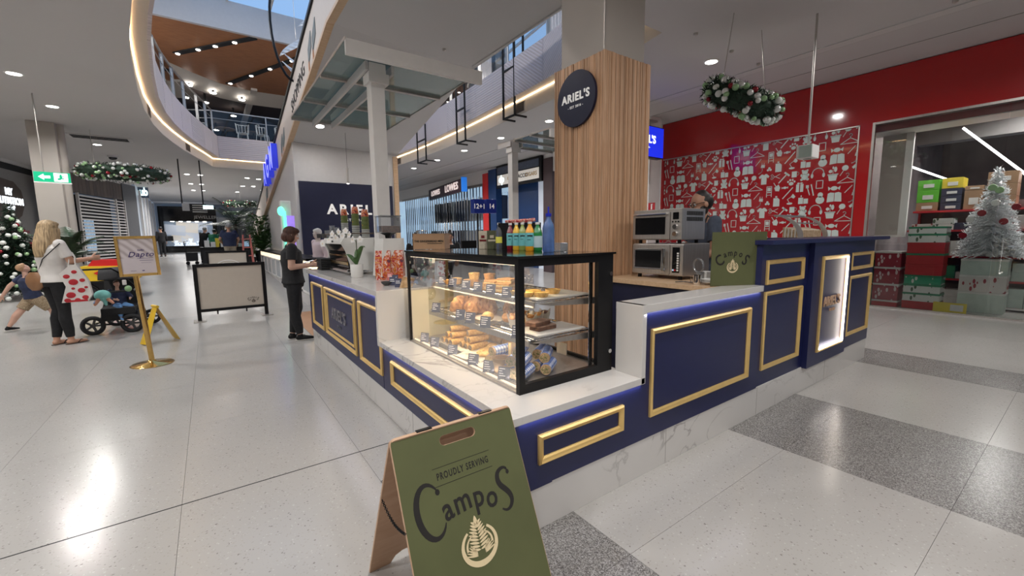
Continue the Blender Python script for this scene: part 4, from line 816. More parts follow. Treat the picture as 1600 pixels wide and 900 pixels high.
q = G(); q.cyl((p.x - .12, p.y, p.z + .1), (p.x - .12, p.y, 4.4), .012); put('rod', q, 'steel', v)
# ================================================================== far end of the corridor
YJ = 42.0
jl, jr = at(248, 350, Y=YJ).x, at(339, 350, Y=YJ).x
g = G(); g.box(jl, jr, YJ + 2, YJ + 2.2, .5, 3.9); js = struct('wall_far', g, 'shopfront_pale')
v = thing('shop_fascia', 'long black fascia above the lit jewellery shop at the far end', 'fascia', ((jl + jr) / 2, YJ, 2.7))
zb, zt = at(300, 346, Y=YJ).z, at(300, 323, Y=YJ).z
g = G(); g.box(jl, jr, YJ, YJ + .3, zb, zt); put('board', g, 'black_gloss', v); plain('dull_text', (.35, .33, .3), .6, emit=.1, noise=0)
put('lettering', textg('JEWELLERS', .34, frame((at(323, 340, Y=YJ).x, YJ - .01, (zb + zt) / 2 - .25), (1, 0, 0), (0, 0, 1)), depth=.01, g=G()), 'dull_text', v)
g = G(); g.box(jl, jl + .3, YJ, YJ + 1.9, .5, zb); put('side_pier', g, 'black_gloss', v); g = G(); g.box(jr - .3, jr, YJ, YJ + 1.9, .5, zb); put('side_pier', g, 'black_gloss', v)
plain('jewel_back', (.30, .36, .44), .4, emit=.22, ecol=(.4, .5, .65), noise=.5, ns=2.5)
v = thing('window_display', 'lit blue-white window display of the jewellery shop', 'display', ((jl + jr) / 2, YJ + 1, .5))
g = G(); g.box(jl + .3, jr - .3, YJ + 1.2, YJ + 1.3, .5, zb); put('backdrop', g, 'jewel_back', v); g = G(); g.box(jl + .3, jr - .3, YJ + .2, YJ + 1.2, .5, at(300, 384, Y=YJ).z); put('plinth', g, 'black_gloss', v)
random.seed(9); zc = at(300, 384, Y=YJ).z
for k in range(22): x_ = jl + .6 + random.random() * (jr - jl - 1.2); h = .15 + random.random() * .45; q = G(); q.lathe([(.12, 0), (.05, h * .5), (.13, h)], c=(x_, YJ + .4 + random.random() * .5, zc), seg=10); put('display_stand', q, 'white_glow', v)
for k, (px, py) in enumerate(((272, 360), (292, 356), (307, 352), (285, 372), (300, 372))): p = at(px, py, Y=YJ + 1.1); q = G(); q.prism([(-.7, -.3), (.7, -.45), (.75, .35), (-.65, .5)], -.01, .01, m=frame((p.x, p.y, p.z), (1, 0, 0), (0, 0, 1))); put('poster', q, 'sign_cream' if k % 2 else 'tobacco_wall', v)  # posters glow through their material, in place of light falling on them
for k in range(5): x_ = jl + .8 + k * (jr - jl - 1.6) / 4; q = G(); q.cyl((x_, YJ + .5, zb - .02), (x_, YJ + .5, zb), .12); put('spotlight', q, 'lens', v)
g = G(); g.box(jr, 8, 46, 46.2, .5, 4.4); g.box(-12, jl, 46, 46.2, .5, 4.4); struct('wall_far.001', g, 'white_paint')
plain('curtain', (.14, .14, .15), .8)
v = thing('curtain', 'dark pleated curtain shopfront beyond the palm', 'curtain', (1.2, 44, .5)); q = G()
for k in range(14): q = G(); q.cyl((jr + .15 + k * .2, 44, .5), (jr + .15 + k * .2, 44, 2.6), .11, seg=8); put('pleat', q, 'curtain' if k % 2 else 'store_grey', v)
q = G(); q.box(jr, jr + 3, 43.9, 44.1, 2.6, 3.3); put('pelmet', q, 'bright_white', v)
# hanging direction sign
v = thing('direction_sign', 'hanging directory sign with black face and lit end panel', 'sign', at(300, 318, Y=20)); 
p0, p1 = at(284, 318, Y=20), at(323, 330, Y=20)
q = G(); q.box(p0.x, p1.x, 20, 20.06, p1.z, p0.z, m=None); put('panel', q, 'black', v); q = G(); q.box(p0.x, p0.x + .22, 19.99, 20, p1.z, p0.z); put('end_panel', q, 'grey_wall', v)
for k in range(4): q = G(); q.box(p0.x + .3, p0.x + .75, 19.99, 20, p0.z - .07 - k * .08, p0.z - .04 - k * .08); put('text_line', q, 'dull_text', v)
q = G(); q.box(p1.x - .1, p1.x + .22, 19.98, 20.02, p1.z + .08, p1.z + .22); put('exit_panel', q, 'mint_glow', v)
for px in (283, 316): a = at(px, 304, Y=20); q = G(); q.cyl((a.x, 20.03, p0.z), (a.x, 20.03, 4.4), .02); put('rod', q, 'black', v)
# ================================================================== wreaths and christmas greenery
def wreath(name, c, length, rad, ax, label, nb, seed, hang, dens=1, grp='baubles', foil=True, leaf=.07):
    random.seed(seed); v = thing(name, label, 'wreath', c); c = Vector(c); ax = Vector(ax).normalized(); side = ax.cross(Vector((0, 0, 1))).normalized(); up = side.cross(ax)
    q = G(); n = int(1500 * dens)
    def pt(rr=None):
        a = random.uniform(0, 2 * PI); R = length / 2 - rad; b = random.uniform(0, 2 * PI); r = rad * (rr or random.random() ** .5)
        ct = ax * math.cos(a) * R + side * math.sin(a) * R * .9; o = (ax * math.cos(a) + side * math.sin(a)); return c + ct + o * math.cos(b) * r + up * math.sin(b) * r, (o * math.cos(b) + up * math.sin(b))
    for k in range(n):
        p, o = pt(); d = (o + Vector([random.uniform(-.7, .7) for _ in range(3)])).normalized() * leaf; w = d.cross(Vector((random.random(), random.random(), random.random()))).normalized() * leaf * .16
        q.poly([p - w, p + w, p + d])
    R = length / 2 - rad; q.tube([c + ax * math.cos(a * PI / 12) * R + side * math.sin(a * PI / 12) * R * .9 for a in range(24)], rad * .72, 8, closed=True)
    put('greenery', q, 'fir_green', v, kind='stuff')
    base = {}
    for k in range(nb):
        p, o = pt(1.0); mt = random.choice(('bauble_silver', 'bauble_silver', 'bauble_white', 'bauble_white', 'bauble_green', 'bauble_green', 'bauble_red'))
        if mt not in base: b = G(); b.ico((0, 0, 0), 1, 2); base[mt] = put('bauble', b, mt, v, world=False, smooth=180); o_ = base[mt]
        else: o_ = base[mt].copy(); COL.objects.link(o_); o_.parent = v
        o_.location = p - wl(v); s_ = rad * random.uniform(.16, .27); o_.scale = (s_, s_, s_)
    for h in hang:
        q = G(); q.cyl(h[0], h[1], .006, seg=6); put('hanging_wire', q, 'steel', v)
    return v
wc = at(1158, 156, X=6.4)
aR = at(1108, 138, X=6.35); bR = at(1208, 174, X=6.35)
wreath('hanging_wreath', wc, (bR - aR).length + .06, .19, (bR - aR), 'tilted fir wreath with silver and green baubles hanging before the red wall', 250, 3, [((aR.x, aR.y - .2, aR.z), at(1147, 20, Z=4.4)), (at(1195, 140, X=6.4), at(1190, 47, Z=4.4))], 1.6)
wc = at(195, 271, Y=16); wreath('hanging_wreath', wc, 2.0, .17, (1, .06, 0), 'long flat fir wreath with white baubles hanging near the pale column', 200, 4, [(wc + Vector((-.6, 0, 0)), wc + Vector((-.6, 0, 1.12)))], 1.2)
wc = at(376, 319, Y=26); wreath('hanging_wreath', wc, 1.5, .14, (1, 0, 0), 'small distant wreath hanging above the palm, upper one', 150, 6, [(wc, wc + Vector((0, 0, 1.1)))], .8)
wc = at(372, 333, Y=31); wreath('hanging_wreath', wc, 1.6, .10, (1, 0, 0), 'small distant wreath hanging above the palm, lower one', 30, 8, [(wc, Vector((wc.x, wc.y, 4.4)))], .5)
tt, tb_ = at(36, 322, Y=14.5), at(30, 437, Y=14.5)
v = thing('christmas_tree', 'dark green christmas tree with white baubles before the nutrition shop', 'tree', (tb_.x, 14.5, fz(14.5)))
z0 = fz(14.5); hh = tt.z - z0
conetree(v, (tb_.x, 14.5, z0 + .15), hh - .15, .62, 20, 'fir_green', 11, droop=.35, dens=1.1, leaf=.075, trunk='dark_wood')
random.seed(12); base = {}
for k in range(95):
    t = random.random() ** 1.3; r = .60 * (1 - t) + .05; a = random.uniform(-PI, 0.9) ; p = Vector((tb_.x + math.cos(a) * r, 14.5 + math.sin(a) * r, z0 + .25 + (hh - .4) * t - r * .3)); mt = random.choice(('bauble_white', 'bauble_white', 'bauble_white', 'bauble_green', 'bauble_red'))
    if mt not in base: b = G(); b.ico((0, 0, 0), 1, 2); base[mt] = put('bauble', b, mt, v, world=False, smooth=180); o_ = base[mt]
    else: o_ = base[mt].copy(); COL.objects.link(o_); o_.parent = v
    o_.location = p - wl(v); s_ = random.uniform(.035, .055); o_.scale = (s_,) * 3
# palms
plain('leaf_dark', (.020, .045, .022), .5, noise=.4); plain('leaf_green', (.06, .14, .035), .45, noise=.3); plain('pot_dark', (.05, .05, .05), .5)
def palm(c, H, spread, nf, label, seed, mat='leaf_dark', leafw=.03, pot=True, cat='plant', name='potted_palm'):
    random.seed(seed); c = Vector(c); v = thing(name, label, cat, c)
    if pot: q = G(); q.lathe([(.2, 0), (.26, .05), (.3, .45), (.27, .45), (.26, .4)], c=c, seg=20); put('pot', q, 'pot_dark', v, smooth=True)
    q = G(); q.cyl(c + Vector((0, 0, .4)), c + Vector((0, 0, H * .55)), .05, .04, seg=8); put('stem', q, 'dark_wood', v)
    for k in range(nf):
        a = 2 * PI * k / nf + random.random() * .5; el = random.uniform(.3, 1.3); L = spread * random.uniform(.8, 1.15); base_ = c + Vector((0, 0, H * random.uniform(.45, .6))); pts = []
        for i in range(9): t = i / 8; pts.append(base_ + Vector((math.cos(a) * L * t * math.cos(el * (1 - .4 * t)), math.sin(a) * L * t * math.cos(el * (1 - .4 * t)), (H * .5) * math.sin(el) * t - L * .45 * t * t)))
        q = G(); q.tube(pts, [.012 * (1 - .7 * i / 8) for i in range(9)], 4)
        for i in range(1, 9):
            d = (pts[i] - pts[i - 1]).normalized(); sd = d.cross(Vector((0, 0, 1))).normalized()
            for j in (0, .5):
                p = pts[i - 1].lerp(pts[i], j); ll = L * .32 * (1 - abs(i / 8 - .45))
                for sg in (-1, 1): tip = p + sd * sg * ll + d * ll * .6 - Vector((0, 0, ll * .35)); q.poly([p - d * leafw, p + d * leafw, tip])
        put('frond', q, mat, v)
    return v
pp = at(372, 395, Y=21.8); palm((pp.x, 21.8, fz(21.8)), 3.1, 1.15, 13, 'tall palm standing behind the tables beyond the sign boards', 21)
pp = at(105, 400, Y=14.2); palm((pp.x + .1, 14.2, fz(14.2)), 1.9, .75, 12, 'dark bushy palm in a pot between the christmas tree and the column', 22)
def leafy(c, H, R, n, label, seed, mat='leaf_green', name='potted_plant', pot='pot_dark'):
    random.seed(seed); c = Vector(c); v = thing(name, label, 'plant', c); q = G(); q.lathe([(R * .35, 0), (R * .5, H * .3), (R * .45, H * .3)], c=c, seg=16); put('pot', q, pot, v, smooth=True); q = G(); st = G()
    for k in range(n):
        a = random.uniform(0, 2 * PI); r = R * random.random() ** .6; z = H * random.uniform(.4, 1.0); p = c + Vector((math.cos(a) * r, math.sin(a) * r, z)); st.cyl(c + Vector((0, 0, H * .3)), p, .004, seg=4)
        d = Vector((math.cos(a), math.sin(a), random.uniform(-.5, .6))).normalized() * R * .38; w = d.cross(Vector((0, 0, 1))).normalized() * R * .13
        q.poly([p, p + d * .4 + w, p + d]); q.poly([p, p + d, p + d * .4 - w])
    put('foliage', q, mat, v, kind='stuff'); put('stems', st, mat, v); return v
leafy((1.80, 20.6, fz(20.6)), 2.0, .60, 420, 'bushy green potted plant by the foot of the travelator', 31)
leafy((1.40, 20.3, fz(20.3)), 1.2, .3, 90, 'small leafy plant beside the white kiosk', 32)
# pink ladder display
plain('pink', (.55, .16, .14), .5); v = thing('ladder', 'pink painted step ladder used as display beside the leafy plant', 'ladder', (1.05, 17, fz(17)))
for s_ in (-1, 1):
    for t_ in (-1, 1): q = G(); q.tube([(1.05 + s_ * .16, 17 + t_ * .3, fz(17)), (1.05 + s_ * .1, 17, 1.6)], .022, 6); put('rail', q, 'pink', v)
for k in range(4): z = .6 + k * .28; q = G(); q.box(1.05 - .15, 1.05 + .15, 17 - .28 + k * .065, 17 - .22 + k * .065, z, z + .03); put('step', q, 'pink', v)
# black stall with goods beyond the boards
v = thing('market_table', 'black-skirted stall table with goods beyond the second sign board', 'table', (.6, 20.4, fz(20.4))); z = fz(20.4)
q = G(); q.box(-.25, 1.35, 20.0, 20.8, z, z + .76); put('skirt', q, 'black_matte', v); q = G(); q.box(-.3, 1.4, 19.95, 20.85, z + .76, z + .79); put('tabletop', q, 'black', v)
for k, (x_, h, mt) in enumerate(((-.15, .26, 'bx_white'), (.05, .2, 'bx_white'), (.2, .34, 'bx_yellow'), (.32, .15, 'bx_white'), (.95, .12, 'bx_mint'), (1.15, .2, 'shop_screen'))): tag(put('display_box', G().box(x_, x_ + .16, 20.1, 20.25, z + .79, z + .79 + h), mt, loc=(x_, 20.1, z + .79)), ('white carton at the left end of the black stall table', 'smaller white carton second on the black stall table', 'yellow upright card on the black stall table', 'low white box in the middle of the black stall table', 'pale green box near the right of the stall table', 'blue screen box at the right end of the stall table')[k], 'box')
# white kiosk under the travelator
v = thing('white_kiosk', 'white panelled kiosk counter with black top and glowing band behind the customer', 'kiosk', (1.65, 11, 0))
q = G(); q.box(1.66, 2.0, 9.2, 19.5, .25, .93); q.box(1.66, 4.3, 9.2, 9.55, .25, .93); put('body', q, 'bright_white', v)
q = G(); q.box(1.6, 2.05, 9.1, 19.6, .985, 1.03); q.box(1.6, 4.35, 9.1, 9.6, .985, 1.03); put('countertop', q, 'black', v)
plain('glow_band', (.9, .8, .6), .5, emit=1.1, ecol=(1, .84, .6), noise=0)
q = G(); q.box(1.64, 2.0, 9.16, 19.5, .84, .985); q.box(1.64, 4.3, 9.16, 9.5, .84, .985); put('light_band', q, 'glow_band', v)
q = G(); q.box(1.64, 2.02, 9.18, 19.52, 0, .25); q.box(1.64, 4.32, 9.18, 9.6, 0, .25); put('plinth', q, 'white_paint', v)
plain('kiosk_panel', (.42, .44, .45), .5)
for k in range(9):
    y0 = 9.35 + k * 1.13; q = G(); q.box(1.645, 1.66, y0 + .06, y0 + 1.02, .30, .80); f_ = put('panel', q, 'kiosk_panel', v)
    q = G()
    for a, b in ((y0, y0 + .06), (y0 + 1.02, y0 + 1.08)): q.box(1.625, 1.66, a, b, .27, .84)
    q.box(1.625, 1.66, y0, y0 + 1.08, .27, .31); q.box(1.625, 1.66, y0, y0 + 1.08, .8, .84); put('panel_frame', q, 'bright_white', v)
plain('tan_floor', (.42, .22, .12), .5); q = G(); q.box(1.15, 4.6, 6.6, 9.15, 0, .004); tag(put('floor_mat', q, 'tan_floor', loc=(1.15, 6.6, 0)), 'tan timber-look floor panel behind the blue kiosk', 'floor mat')
# glowing green and purple totem, mannequin
v = thing('light_totem', 'tall screen totem with glowing green head beside the travelator wall', 'totem', (1.9, 12.9, 0)); 
plain('glow_green', (.1, .9, .5), .4, emit=1.6, ecol=(.15, 1, .6), noise=0); plain('glow_purple', (.3, .15, .7), .3, emit=.7, ecol=(.4, .25, .9), noise=.6, ns=3)
a, b = at(436, 312, Y=12.6), at(457, 400, Y=12.6)
q = G(); q.box(a.x + .02, b.x + .05, 12.6, 12.85, .3, a.z - .02, bev=.02); put('cabinet', q, 'bright_white', v); c_ = at(450, 355, Y=12.58)
q = G(); q.box(c_.x - .06, c_.x + .17, 12.58, 12.6, .9, at(450, 337, Y=12.58).z); put('screen', q, 'glow_purple', v)
h_ = at(439, 330, Y=12.5); q = G(); q.ball(h_, (.085, .07, .12)); put('glowing_head', q, 'glow_green', v, smooth=True); q = G(); q.box(h_.x + .06, h_.x + .11, 12.5, 12.58, .9, h_.z); put('glowing_tube', q, 'glow_green', v)
# hanging ornament in the void
v = thing('hanging_sculpture', 'suspended sculpture of pale curved blades and a black ring in the void', 'sculpture', at(458, 90, Y=12)); plain('blade_white', (.65, .68, .72), .4)
c0 = at(455, 40, Y=12); q = G(); q.tube([c0 + Vector((math.cos(t * PI / 14) * .45, 0, math.sin(t * PI / 14) * 1.3)) for t in range(4, 25)], .03, 6); put('ring', q, 'black', v)
for k, (px, py, s_, a0) in enumerate(((455, 70, .55, .2), (470, 66, .4, 1.4), (448, 120, .55, 2.2), (462, 100, .35, 3.1), (470, 20, .6, .8))):
    c_ = at(px, py, Y=12); q = G(); n = 8; up_ = []
    for i in range(n + 1): t = i / n - .5; w = s_ * .18 * math.cos(t * PI); ce_ = c_ + Vector((math.sin(t * 2.2 + a0) * s_ * .7, t * .3, t * s_ * 1.4)); up_.append((ce_ + Vector((w, 0, 0)), ce_ - Vector((w, .03, 0))))
    for (a_, b_), (c2, d2) in zip(up_, up_[1:]): q.poly([a_, b_, d2, c2])
    o_ = put('blade', q, 'blade_white', v, smooth=180); md = o_.modifiers.new('s', 'SOLIDIFY'); md.thickness = .01
q = G(); q.cyl(at(462, 60, Y=12), at(462, 60, Y=12) + Vector((0, 0, 2.4)), .005, seg=5); put('wire', q, 'steel', v)

# ================================================================== glass canopies on white posts above the kiosk
def canopy(x0, x1, y0, y1, z, post, lab):
    v = thing('glass_canopy', lab, 'canopy', (post[0], post[1], 0)); px, py = post
    q = G(); q.box(px - .075, px + .075, py - .075, py + .075, 0, z - .12, bev=.006); put('post', q, 'bright_white', v)
    q = G(); q.box(px - .10, px + .12, py - .10, py + .10, z - .20, z - .10); q.box(px - .09, px + .09, py - .09, py + .09, z - .10, z); put('post_head', q, 'bright_white', v)
    q = G(); q.box(x0, x1, y0, y0 + .05, z - .12, z + .02); put('front_beam', q, 'bright_white', v)
    n = 3; yy = [y0 + .05 + (y1 - y0 - .05) * k / n for k in range(n + 1)]
    for a, b in zip(yy, yy[1:]):
        q = G(); q.box(x0, x1, a + .02, b - .02, z + .02, z + .035); put('glass_pane', q, 'pane_green', v); q = G(); q.box(x0, x1, b - .03, b + .03, z - .01, z + .05); put('bar', q, 'steel', v)
    q = G(); q.box(px - .13, px - .10, py - .1, y1 - .05, z - .09, z - .0); q.box(px + .15, px + .18, py - .1, y1 - .05, z - .09, z); put('bracket_beam', q, 'white_paint', v)
    q = G(); q.box(x0 - .006, x0, y0, y1, z + .01, z + .035); put('edge_channel', q, 'steel', v); q = G(); q.box(x1, x1 + .006, y0, y1, z + .01, z + .035); put('edge_channel', q, 'steel', v)
    return v
canopy(1.20, 2.70, 4.33, 7.55, 3.30, (1.62, 4.80), 'glass canopy on a white post above the coffee machine')
canopy(5.05, 6.5, 5.85, 7.5, 3.30, (5.12, 7.1), 'second glass canopy on a thinner white post behind the timber column')
p = at(734, 121, Z=3.42); v = thing('security_camera', 'round white camera at the right end of the canopy beam', 'camera', p); put('housing', G().cyl(p + Vector((-.05, 0, 0)), p + Vector((.05, -.03, -.02)), .055, seg=16), 'bright_white', v, smooth=True); put('lens', G().cyl(p + Vector((-.052, -.02, -.03)), p + Vector((-.04, -.04, -.07)), .03, seg=14), 'black_gloss', v); put('bracket', G().cyl(p + Vector((0, 0, .04)), (p.x - .02, p.y + .02, 3.30), .012, seg=8), 'bright_white', v)
v = thing('checkout_counter', 'dark counter with a small screen beyond the pastry case', 'counter', (4.6, 7.9, 0)); put('body', G().box(4.15, 5.0, 7.6, 8.0, 0, .98), 'navy_dark', v); put('countertop', G().box(4.1, 5.05, 7.55, 8.05, .98, 1.01), 'black', v)
q = G(); q.cyl((4.42, 7.75, 1.01), (4.42, 7.75, 1.2), .02, seg=8); q.box(4.25, 4.6, 7.73, 7.76, 1.14, 1.36); tag(put('screen', q, 'black', loc=(4.42, 7.75, 1.01)), 'black point-of-sale screen on the dark counter', 'screen')
# ================================================================== the blue kiosk
BF, BX_ = 1.50, 1.065           # front plane (faces -Y), left plane (faces -X)
kz = thing('kiosk_counter', 'navy panelled kiosk counter with gold mouldings, white marble tops and plinth', 'counter', (1.06, 1.5, 0))
def K(name, g, mat, **k): return put(name, g, mat, kz, **k)
K('plinth', G().box(1.075, 6.06, 1.505, 1.70, 0, .232, bev=.002), 'marble'); K('plinth', G().box(1.078, 1.30, 1.70, 6.28, 0, .225, bev=.002), 'marble')
for x in (2.25, 3.45, 4.85): K('plinth_joint', G().box(x, x + .002, 1.5035, 1.506, 0, .232), 'grout')
for y in (2.75, 4.1, 5.4): K('plinth_joint', G().box(1.0765, 1.079, y, y + .002, 0, .225), 'grout')
K('front_panel', G().box(1.07, 1.98, BF, 1.70, .232, .585), 'navy'); K('front_panel', G().box(1.98, 3.42, BF, 1.66, .232, 1.003), 'navy')
K('bar_panel', G().box(3.42, 4.285, BF + .01, 1.62, .232, 1.355), 'navy'); K('bar_panel', G().box(4.285, 5.227, BF - .035, 1.62, .225, 1.355), 'navy'); K('bar_panel', G().box(5.227, 6.06, BF, 1.62, .232, 1.355), 'navy'); K('bar_end', G().box(5.98, 6.06, 1.62, 2.10, .2, 1.355), 'navy'); None
K('side_panel', G().box(BX_, 1.30, BF + .001, 3.30, .225, .583), 'navy'); K('side_panel', G().box(BX_, 1.20, 3.31, 6.27, .225, .98), 'navy'); K('end_panel', G().box(1.20, 1.80, 6.2, 6.27, 0, .98), 'navy')
K('recess_groove', G().box(3.42, 6.06, 1.506, 1.512, 1.30, 1.355), 'navy')
# marble
K('marble_ledge', G().box(1.045, 2.0, 1.485, 1.72, .583, .623, bev=.003), 'marble'); K('marble_ledge', G().box(1.045, 2.0, 1.72, 3.32, .583, .6225), 'marble')
K('marble_upstand', G().box(1.965, 2.003, 1.485, 1.68, .584, 1.048, bev=.003), 'marble'); K('marble_ledge', G().box(1.966, 3.42, 1.486, 1.682, 1.003, 1.048, bev=.003), 'marble')
K('marble_upstand', G().box(1.038, 1.80, 3.30, 3.342, .584, 1.029, bev=.003), 'marble'); K('marble_countertop', G().box(1.045, 1.80, 3.302, 6.31, .985, 1.03, bev=.003), 'marble')
for y in (3.95, 4.75, 5.5): K('slab_joint', G().box(1.044, 1.80, y, y + .002, .985, 1.0306), 'grout')
K('inner_panel', G().box(2.003, 3.42, 1.62, 1.68, 0, 1.003), 'navy_dark')
K('bar_top', G().prism([(3.40, 1.43), (6.30, 1.43), (6.30, 2.16), (4.6, 2.16), (4.6, 1.70), (3.40, 1.70)], 1.358, 1.392), 'navy')
K('inner_shell', G().box(1.30, 2.0, 1.72, 3.30, .0, .58), 'navy_dark')
K('inner_shell', G().box(1.2, 1.78, 3.35, 6.2, .0, .6), 'navy_dark')
# gold mouldings, mitred, on the two faces
def mould(x0, x1, z0, z1, face, w=.034, pr=.022, mat='gold', base=None, parent=None):
    q = G(); b = base if base is not None else (BF if face == 'Y' else BX_)
    prof = [(0, 0), (0, pr * .6), (w * .25, pr), (w * .5, pr * .75), (w * .75, pr * .55), (w, pr * .25), (w, 0)]
    cs = [(x0, z0, 1, 1), (x1, z0, -1, 1), (x1, z1, -1, -1), (x0, z1, 1, -1)]; rings = []
    for cx, cz, sx, sz in cs:
        ring = []
        for a, d in prof:
            u, v = cx + sx * a, cz + sz * a; ring.append(q.bm.verts.new((u, b - d, v) if face == 'Y' else (b - d, u, v)))
        rings.append(ring)
    for i in range(4):
        a, c = rings[i], rings[(i + 1) % 4]
        for j in range(len(prof) - 1): q.bm.faces.new((a[j], a[j + 1], c[j + 1], c[j]))
    return put('gold_moulding', q, mat, parent or kz)
mould(1.207, 1.822, .348, .499, 'Y'); mould(2.06, 3.246, .36, .898, 'Y'); mould(3.49, 4.172, 1.045, 1.236, 'Y', base=BF + .01); mould(3.48, 4.172, .359, .99, 'Y', base=BF + .01)
mould(5.32, 5.99, 1.053, 1.233, 'Y'); mould(5.31, 5.985, .36, .993, 'Y'); mould(4.465, 5.10, .345, 1.23, 'Y', base=BF - .035)
q = G()
for x0, x1, z0, z1 in ((5.05, 5.075, .37, 1.21), (4.49, 5.075, .37, .395)): q.box(x0, x1, 1.44, 1.452, z0, z1)
q2 = K('led_frame', q, 'led_white')
strip((5.06, 1.435, .4), (5.06, 1.435, 1.2), .4, (1, .86, .68), (-1, -.25, 0)); strip((4.52, 1.44, .385), (5.04, 1.44, .385), .18, (1, .86, .68), (0, -.4, 1))
put('lettering', textg("ARIEL'S", .125, frame((4.77, 1.462, .80), (1, 0, 0), (0, 0, 1)), depth=.006, off=.002, spacing=1.05, g=G()), 'ply', kz)
put('lettering', textg("EST 2016", .035, frame((4.79, 1.462, .715), (1, 0, 0), (0, 0, 1)), depth=.004, g=G()), 'ply', kz)
mould(3.94, 5.30, 0, 0, 'X') if False else None
mould(5.40, 6.05, .335, .885, 'X'); mould(4.02, 5.29, .335, .885, 'X'); mould(4.10, 5.21, .395, .825, 'X', w=.022, pr=.014); mould(3.304, 3.90, .335, .885, 'X'); mould(1.80, 3.09, .325, .515, 'X')
plain('letter_chrome', (.45, .45, .5), .3, 1, noise=0)
put('lettering', textg("ARIEL'S", .17, frame((1.058, 4.68, .62), (0, -1, 0), (0, 0, 1)), depth=.007, off=.003, spacing=1.1, g=G()), 'letter_chrome', kz)
put('lettering', textg("EST 2016", .04, frame((1.06, 4.68, .50), (0, -1, 0), (0, 0, 1)), depth=.003, g=G()), 'letter_chrome', kz)
# bench for the ovens
bn = thing('service_bench', 'light timber-topped service bench with navy front carrying the ovens', 'bench', (3.06, 2.2, 0))
q = G(); q.box(3.05, 3.78, 1.685, 2.785, 1.005, 1.045, bev=.003); put('worktop', q, 'bench_wood', bn); q = G(); q.box(3.075, 3.74, 1.69, 2.785, 0, 1.003); put('front', q, 'navy_dark', bn); q = G(); q.box(3.045, 3.075, 2.745, 2.787, 0, 1.005); put('edge_strip', q, 'bench_wood', bn)
q = G(); q.box(3.782, 3.80, 1.7, 2.78, 0, 1.045); put('back', q, 'navy_dark', bn)
# timber-clad column
cl = thing('timber_column', 'tall structural column clad in vertical timber slats behind the pastry case', 'column', (3.40, 3.15, 0))
C0, C1, D0, D1, CT = 3.06, 3.74, 2.80, 3.49, 3.12
put('core', G().box(C0 + .025, C1 - .02, D0 + .025, D1 - .02, 0, CT - .012), 'dark_wood', cl); put('upper_column', G().box(C0 + .055, C1 - .05, D0 + .055, D1 - .05, CT - .02, 5.4, bev=.004), 'cream_column', cl)
K2 = G(); K2.box(C0 + .048, C0 + .062, D0 + .048, D0 + .062, CT, 5.4); put('corner_bead', K2, 'steel', cl)
random.seed(14)
def slats(a0, a1, face, seed):
    random.seed(seed); t = a0
    while t < a1 - .004:
        w = min(random.choice((.018, .026, .030, .036)), a1 - t); d = random.choice((.0, .004, .008)); gp = .0045; q = G()
        if face == 'Y': q.box(t + gp * .5, t + w - gp * .5, D0 + d, D0 + .027, 0, CT)
        else: q.box(C0 + d, C0 + .027, t + gp * .5, t + w - gp * .5, 0, CT)
        put('timber_slat', q, 'slat_wood', cl); t += w
slats(C0, C1, 'Y', 1); slats(D0, D1, 'X', 2)
# round sign on the column
cc = at(898, 154, X=3.02)
v = thing('round_sign', "round navy sign with white ARIEL'S lettering high on the timber column", 'sign', cc); fr_ = frame((3.045, cc.y, cc.z), (0, -1, 0), (0, 0, 1)); R_ = .262
q = G(); q.cyl((3.03, cc.y, cc.z), (3.058, cc.y, cc.z), R_, seg=64); put('disc', q, 'navy_dark', v)
put('lettering', textg("ARIEL'S", .105, fr_ @ Matrix.Translation((0, .015, .017)), depth=.003, off=.0035, spacing=1.15, g=G()), 'letter_white', v); put('lettering', textg("- EST 2016 -", .034, fr_ @ Matrix.Translation((0, -.072, .017)), depth=.002, spacing=1.2, g=G()), 'letter_white', v)

# ------------------------------------------------------------------ pastry display case
X0, X1, Y0, Y1, Z0, Z1 = 1.25, 1.955, 1.70, 3.18, .6235, 1.347
pc = thing('pastry_case', 'black-framed glass pastry case with lit wire shelves on the marble ledge', 'display case', (1.6, 2.44, Z0))
def C(name, g, mat, **k): return put(name, g, mat, pc, **k)
C('front_frame', G().box(X0, 1.288, Y0, Y0 + .03, Z0, Z1 - .012), 'black'); C('front_frame', G().box(1.83, X1, Y0, Y0 + .03, Z0, Z1 - .012), 'black')
C('front_frame', G().box(1.288, 1.83, Y0, Y0 + .03, Z0, .674), 'black'); C('front_frame', G().box(1.288, 1.83, Y0, Y0 + .03, 1.292, Z1 - .012), 'black')
C('case_top', G().box(X0 - .012, X1 + .012, Y0 - .012, Y1 + .012, Z1 - .012, Z1), 'black_gloss'); C('top_rail', G().box(X0, X0 + .025, Y0 + .03, Y1, 1.302, Z1 - .012), 'black'); C('corner_post', G().box(X0, X0 + .02, Y1 - .02, Y1, Z0, 1.302), 'black')
C('bottom_rail', G().box(X0, X0 + .02, Y0 + .03, Y1, Z0, .634), 'steel'); C('end_panel', G().box(X0 + .02, X1, Y1 - .015, Y1, .64, 1.03), 'case_cream' if plain('case_cream', (.60, .56, .40), .3, noise=.03) else 0); C('end_pane', G().poly([(X0 + .02, Y1 - .008, 1.03), (X1, Y1 - .008, 1.03), (X1, Y1 - .008, 1.302), (X0 + .02, Y1 - .008, 1.302)]), 'pane_case'); C('back_post', G().box(X1 - .03, X1, Y0 + .03, Y0 + .06, Z0, 1.335), 'black'); C('back_post', G().box(X1 - .03, X1, Y1 - .05, Y1 - .015, Z0, 1.335), 'black')
